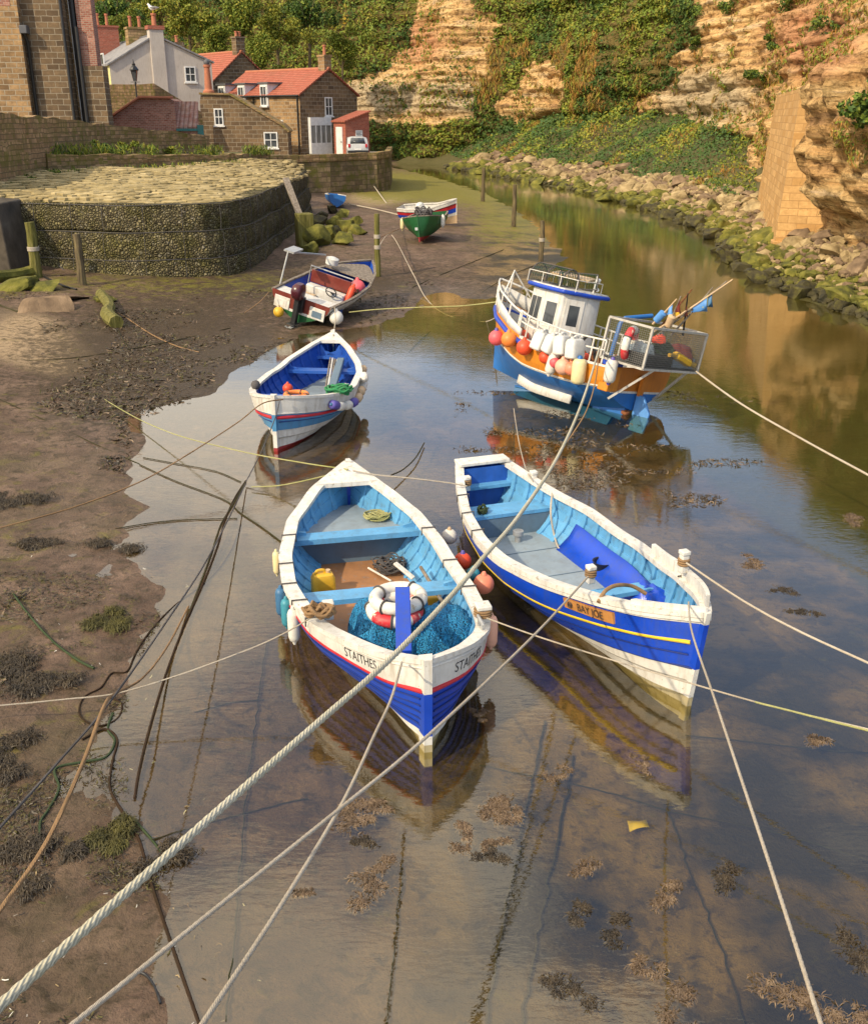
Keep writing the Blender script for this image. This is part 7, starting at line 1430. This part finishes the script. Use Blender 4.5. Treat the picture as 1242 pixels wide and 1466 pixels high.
cl_=[(512,1162,.22,'tan','seaweed clump at the left edge of the front boat reflection'),(545,1155,.15,'tan','small seaweed clump joining the reflection edge'),(705,1158,.20,'tan','pale seaweed clump right of the front boat reflection'),(730,1162,.16,'tan','bright seaweed clump beside the thick submerged rope'),(665,1198,.13,'tan','seaweed clump touching the right side of the reflection tip'),(700,1225,.13,'dark','dark seaweed tuft below the reflection tip on the right'),(545,1252,.20,'tan','round seaweed clump on the short submerged rope'),(513,1205,.10,'dark','small dark tuft above the round clump'),(432,1278,.07,'tan','tiny seaweed tuft by the crossing ropes'),(955,1280,.13,'tan','golden upright seaweed tuft right of centre'),(843,1238,.12,'tan','pale branching seaweed left of the golden tuft'),(828,1312,.14,'dark','dark seaweed patch low at the centre right'),(925,1385,.12,'tan','seaweed tuft near the curving submerged rope'),(812,1412,.15,'dark','seaweed clump at the bottom right of centre'),(965,1440,.17,'tan','tall seaweed clump on the bottom edge'),(1175,1440,.26,'tan','broad seaweed clump where the pale rope meets the bottom edge'),(1222,1358,.16,'dark','dark seaweed clump at the right edge near the bottom'),(1165,1058,.13,'tan','flat seaweed wisp by the yellow rope at the right'),(1130,848,.15,'dark','round weed patch off the bow of the yellow striped boat'),(1152,876,.14,'dark','second weed patch below the round one off the bow'),(1075,803,.20,'tan','brown floating weed strip above the cream rope'),(918,1090,.10,'tan','seaweed tuft inside the bow reflection'),(800,1108,.11,'tan','seaweed tuft between the two reflections'),(683,1020,.10,'tan','seaweed tuft beside the front boat waterline'),(1222,745,.2,'tan','weed strip near the right edge in the green water'),(700,1210,.1,'tan','trailing seaweed wisp on the right of the tip'),(885,1330,.13,'dark','submerged dark weed patch left of the curving rope'),(1030,1250,.16,'dark','soft dark weed patch under the golden reflection')]
for k,(px,py,r,mt,lab) in enumerate(cl_): clump(px,py,r,'wd_'+mt,lab,'seaweed clumps in the shallow water',-.014,int(140+900*r),k,.026)
for k,(px,py,r,lab) in enumerate([(35,965,.28,'dark seaweed clump on the mud near the white rope'),(35,1245,.30,'dark seaweed clump under the orange rope at the left edge'),(15,1080,.22,'dark seaweed clump on the left edge above the grey rope'),(80,975,.18,'small dark weed clump beside the rope tangle'),(160,890,.25,'olive weed clump on the mud point left of the front boat'),(110,780,.34,'dark weed clump on the left mud below the tan rope'),(20,715,.45,'dark weed bank at the left edge above the tan rope'),(160,1205,.16,'olive weed patch beside the snaking rope'),(240,1250,.14,'dark weed at the water edge below the thick rope')]):
    clump(px,py,r*1.6,'wd_olive' if 'olive' in lab else 'wd_dark',lab,'seaweed clumps on the mud',None,int(380+1500*r),100+k,.06)
def wrack(name,N_,fn,mats,size,seed,zf):
    g=np.random.default_rng(seed); x,y,k=fn(g,N_); x,y=x[k],y[k]; n=len(x); z=zf(x,y); A=g.random(n)*6.28; d=np.stack([np.cos(A),np.sin(A),.35*g.normal(size=n)],1); s_=np.stack([-np.sin(A),np.cos(A),.6*g.normal(size=n)],1); L=(size*(.5+g.random(n)))[:,None]; w=L*.16
    p=np.stack([x,y,z+.012],1); b=g.normal(size=(n,1))*.2; V=np.stack([p-d*L-s_*w,p-d*L+s_*w,p+s_*(w+b*L),p+s_*(-w+b*L),p+d*L+s_*w,p+d*L-s_*w],1).reshape(-1,3); i=np.arange(n)[:,None]*6
    F=np.concatenate([i+np.array([[0,1,2,3]]),i+np.array([[3,2,4,5]])]); mi=g.integers(0,len(mats),n); o=npmesh(name,V,F,mats,np.r_[mi,mi],smooth=False); o['kind']='stuff'
def f1_(g,N_):
    px=g.uniform(-40,620,N_);py=g.uniform(395,980,N_); pts=np.array([P(a,b,.1)[:2] for a,b in zip(px,py)]); x,y=pts.T; z,s,r=ground(x,y,True); nz=fbm(x*.55,y*.55,5.,4)+.55*np.exp(-((px-270)/150)**2-((py-520)/75)**2)+.25*np.exp(-((px-540)/80)**2-((py-420)/30)**2); return x,y,(s>.05)&(nz>.22+.12*g.random(N_))&(~r)
wrack('mud_wrack',90000,f1_,['wd_dark','wd_dark','wd_olive','wd_tan'],.045,5,lambda x,y:ground(x,y))
def f2_(g,N_):
    px=g.uniform(650,1090,N_);py=g.uniform(560,770,N_); pts=np.array([P(a,b,0)[:2] for a,b in zip(px,py)]); x,y=pts.T; nz=fbm(x*.75,y*1.7,8.,4)+.42*np.exp(-((px-835)/130)**2-((py-640)/42)**2)-.18+.18*np.exp(-((px-1000)/70)**2-((py-725)/14)**2); return x,y,nz>.12+.1*g.random(N_)
wrack('floating_wrack',15000,f2_,['wd_dark','wd_tan','wd_dark'],.034,6,lambda x,y:0*x-.004)
def f3_(g,N_):
    px=g.uniform(-20,300,N_);py=g.uniform(820,1480,N_); pts=np.array([P(a,b,.03)[:2] for a,b in zip(px,py)]); x,y=pts.T; z,s,r=ground(x,y,True); nz=fbm(x*1.6,y*1.6,3.,4); return x,y,(s>.02)&(nz>.04+.3*g.random(N_))
wrack('mud_debris',30000,f3_,['wd_dark','wd_olive','wd_dark'],.020,7,lambda x,y:ground(x,y))
def f4_(g,N_):
    px=g.uniform(-20,620,N_);py=g.uniform(420,1480,N_); pts=np.array([P(a,b,.03)[:2] for a,b in zip(px,py)]); x,y=pts.T; z,s,r=ground(x,y,True); return x,y,(s>-.6)&(g.random(N_)<.9)
wrack('shell_fragments',700,f4_,['foam','rk_pale','rk_brown','wd_dark'],.016,17,lambda x,y:ground(x,y))
p=GP(912,1190); m=MB(); m.grid([[Vector((-.12+.06*i,-.06+.06*j+.02*i,.02*math.sin(i+j))) for i in range(5-(j>1))][:4] for j in range(3)]).build('plastic_scrap','yellow',None,solid=.006); o=bpy.data.objects['plastic_scrap']; o.location=p+Vector((0,0,.05)); label(o,'torn yellow plastic scrap lying under the water below the bow','plastic scrap')
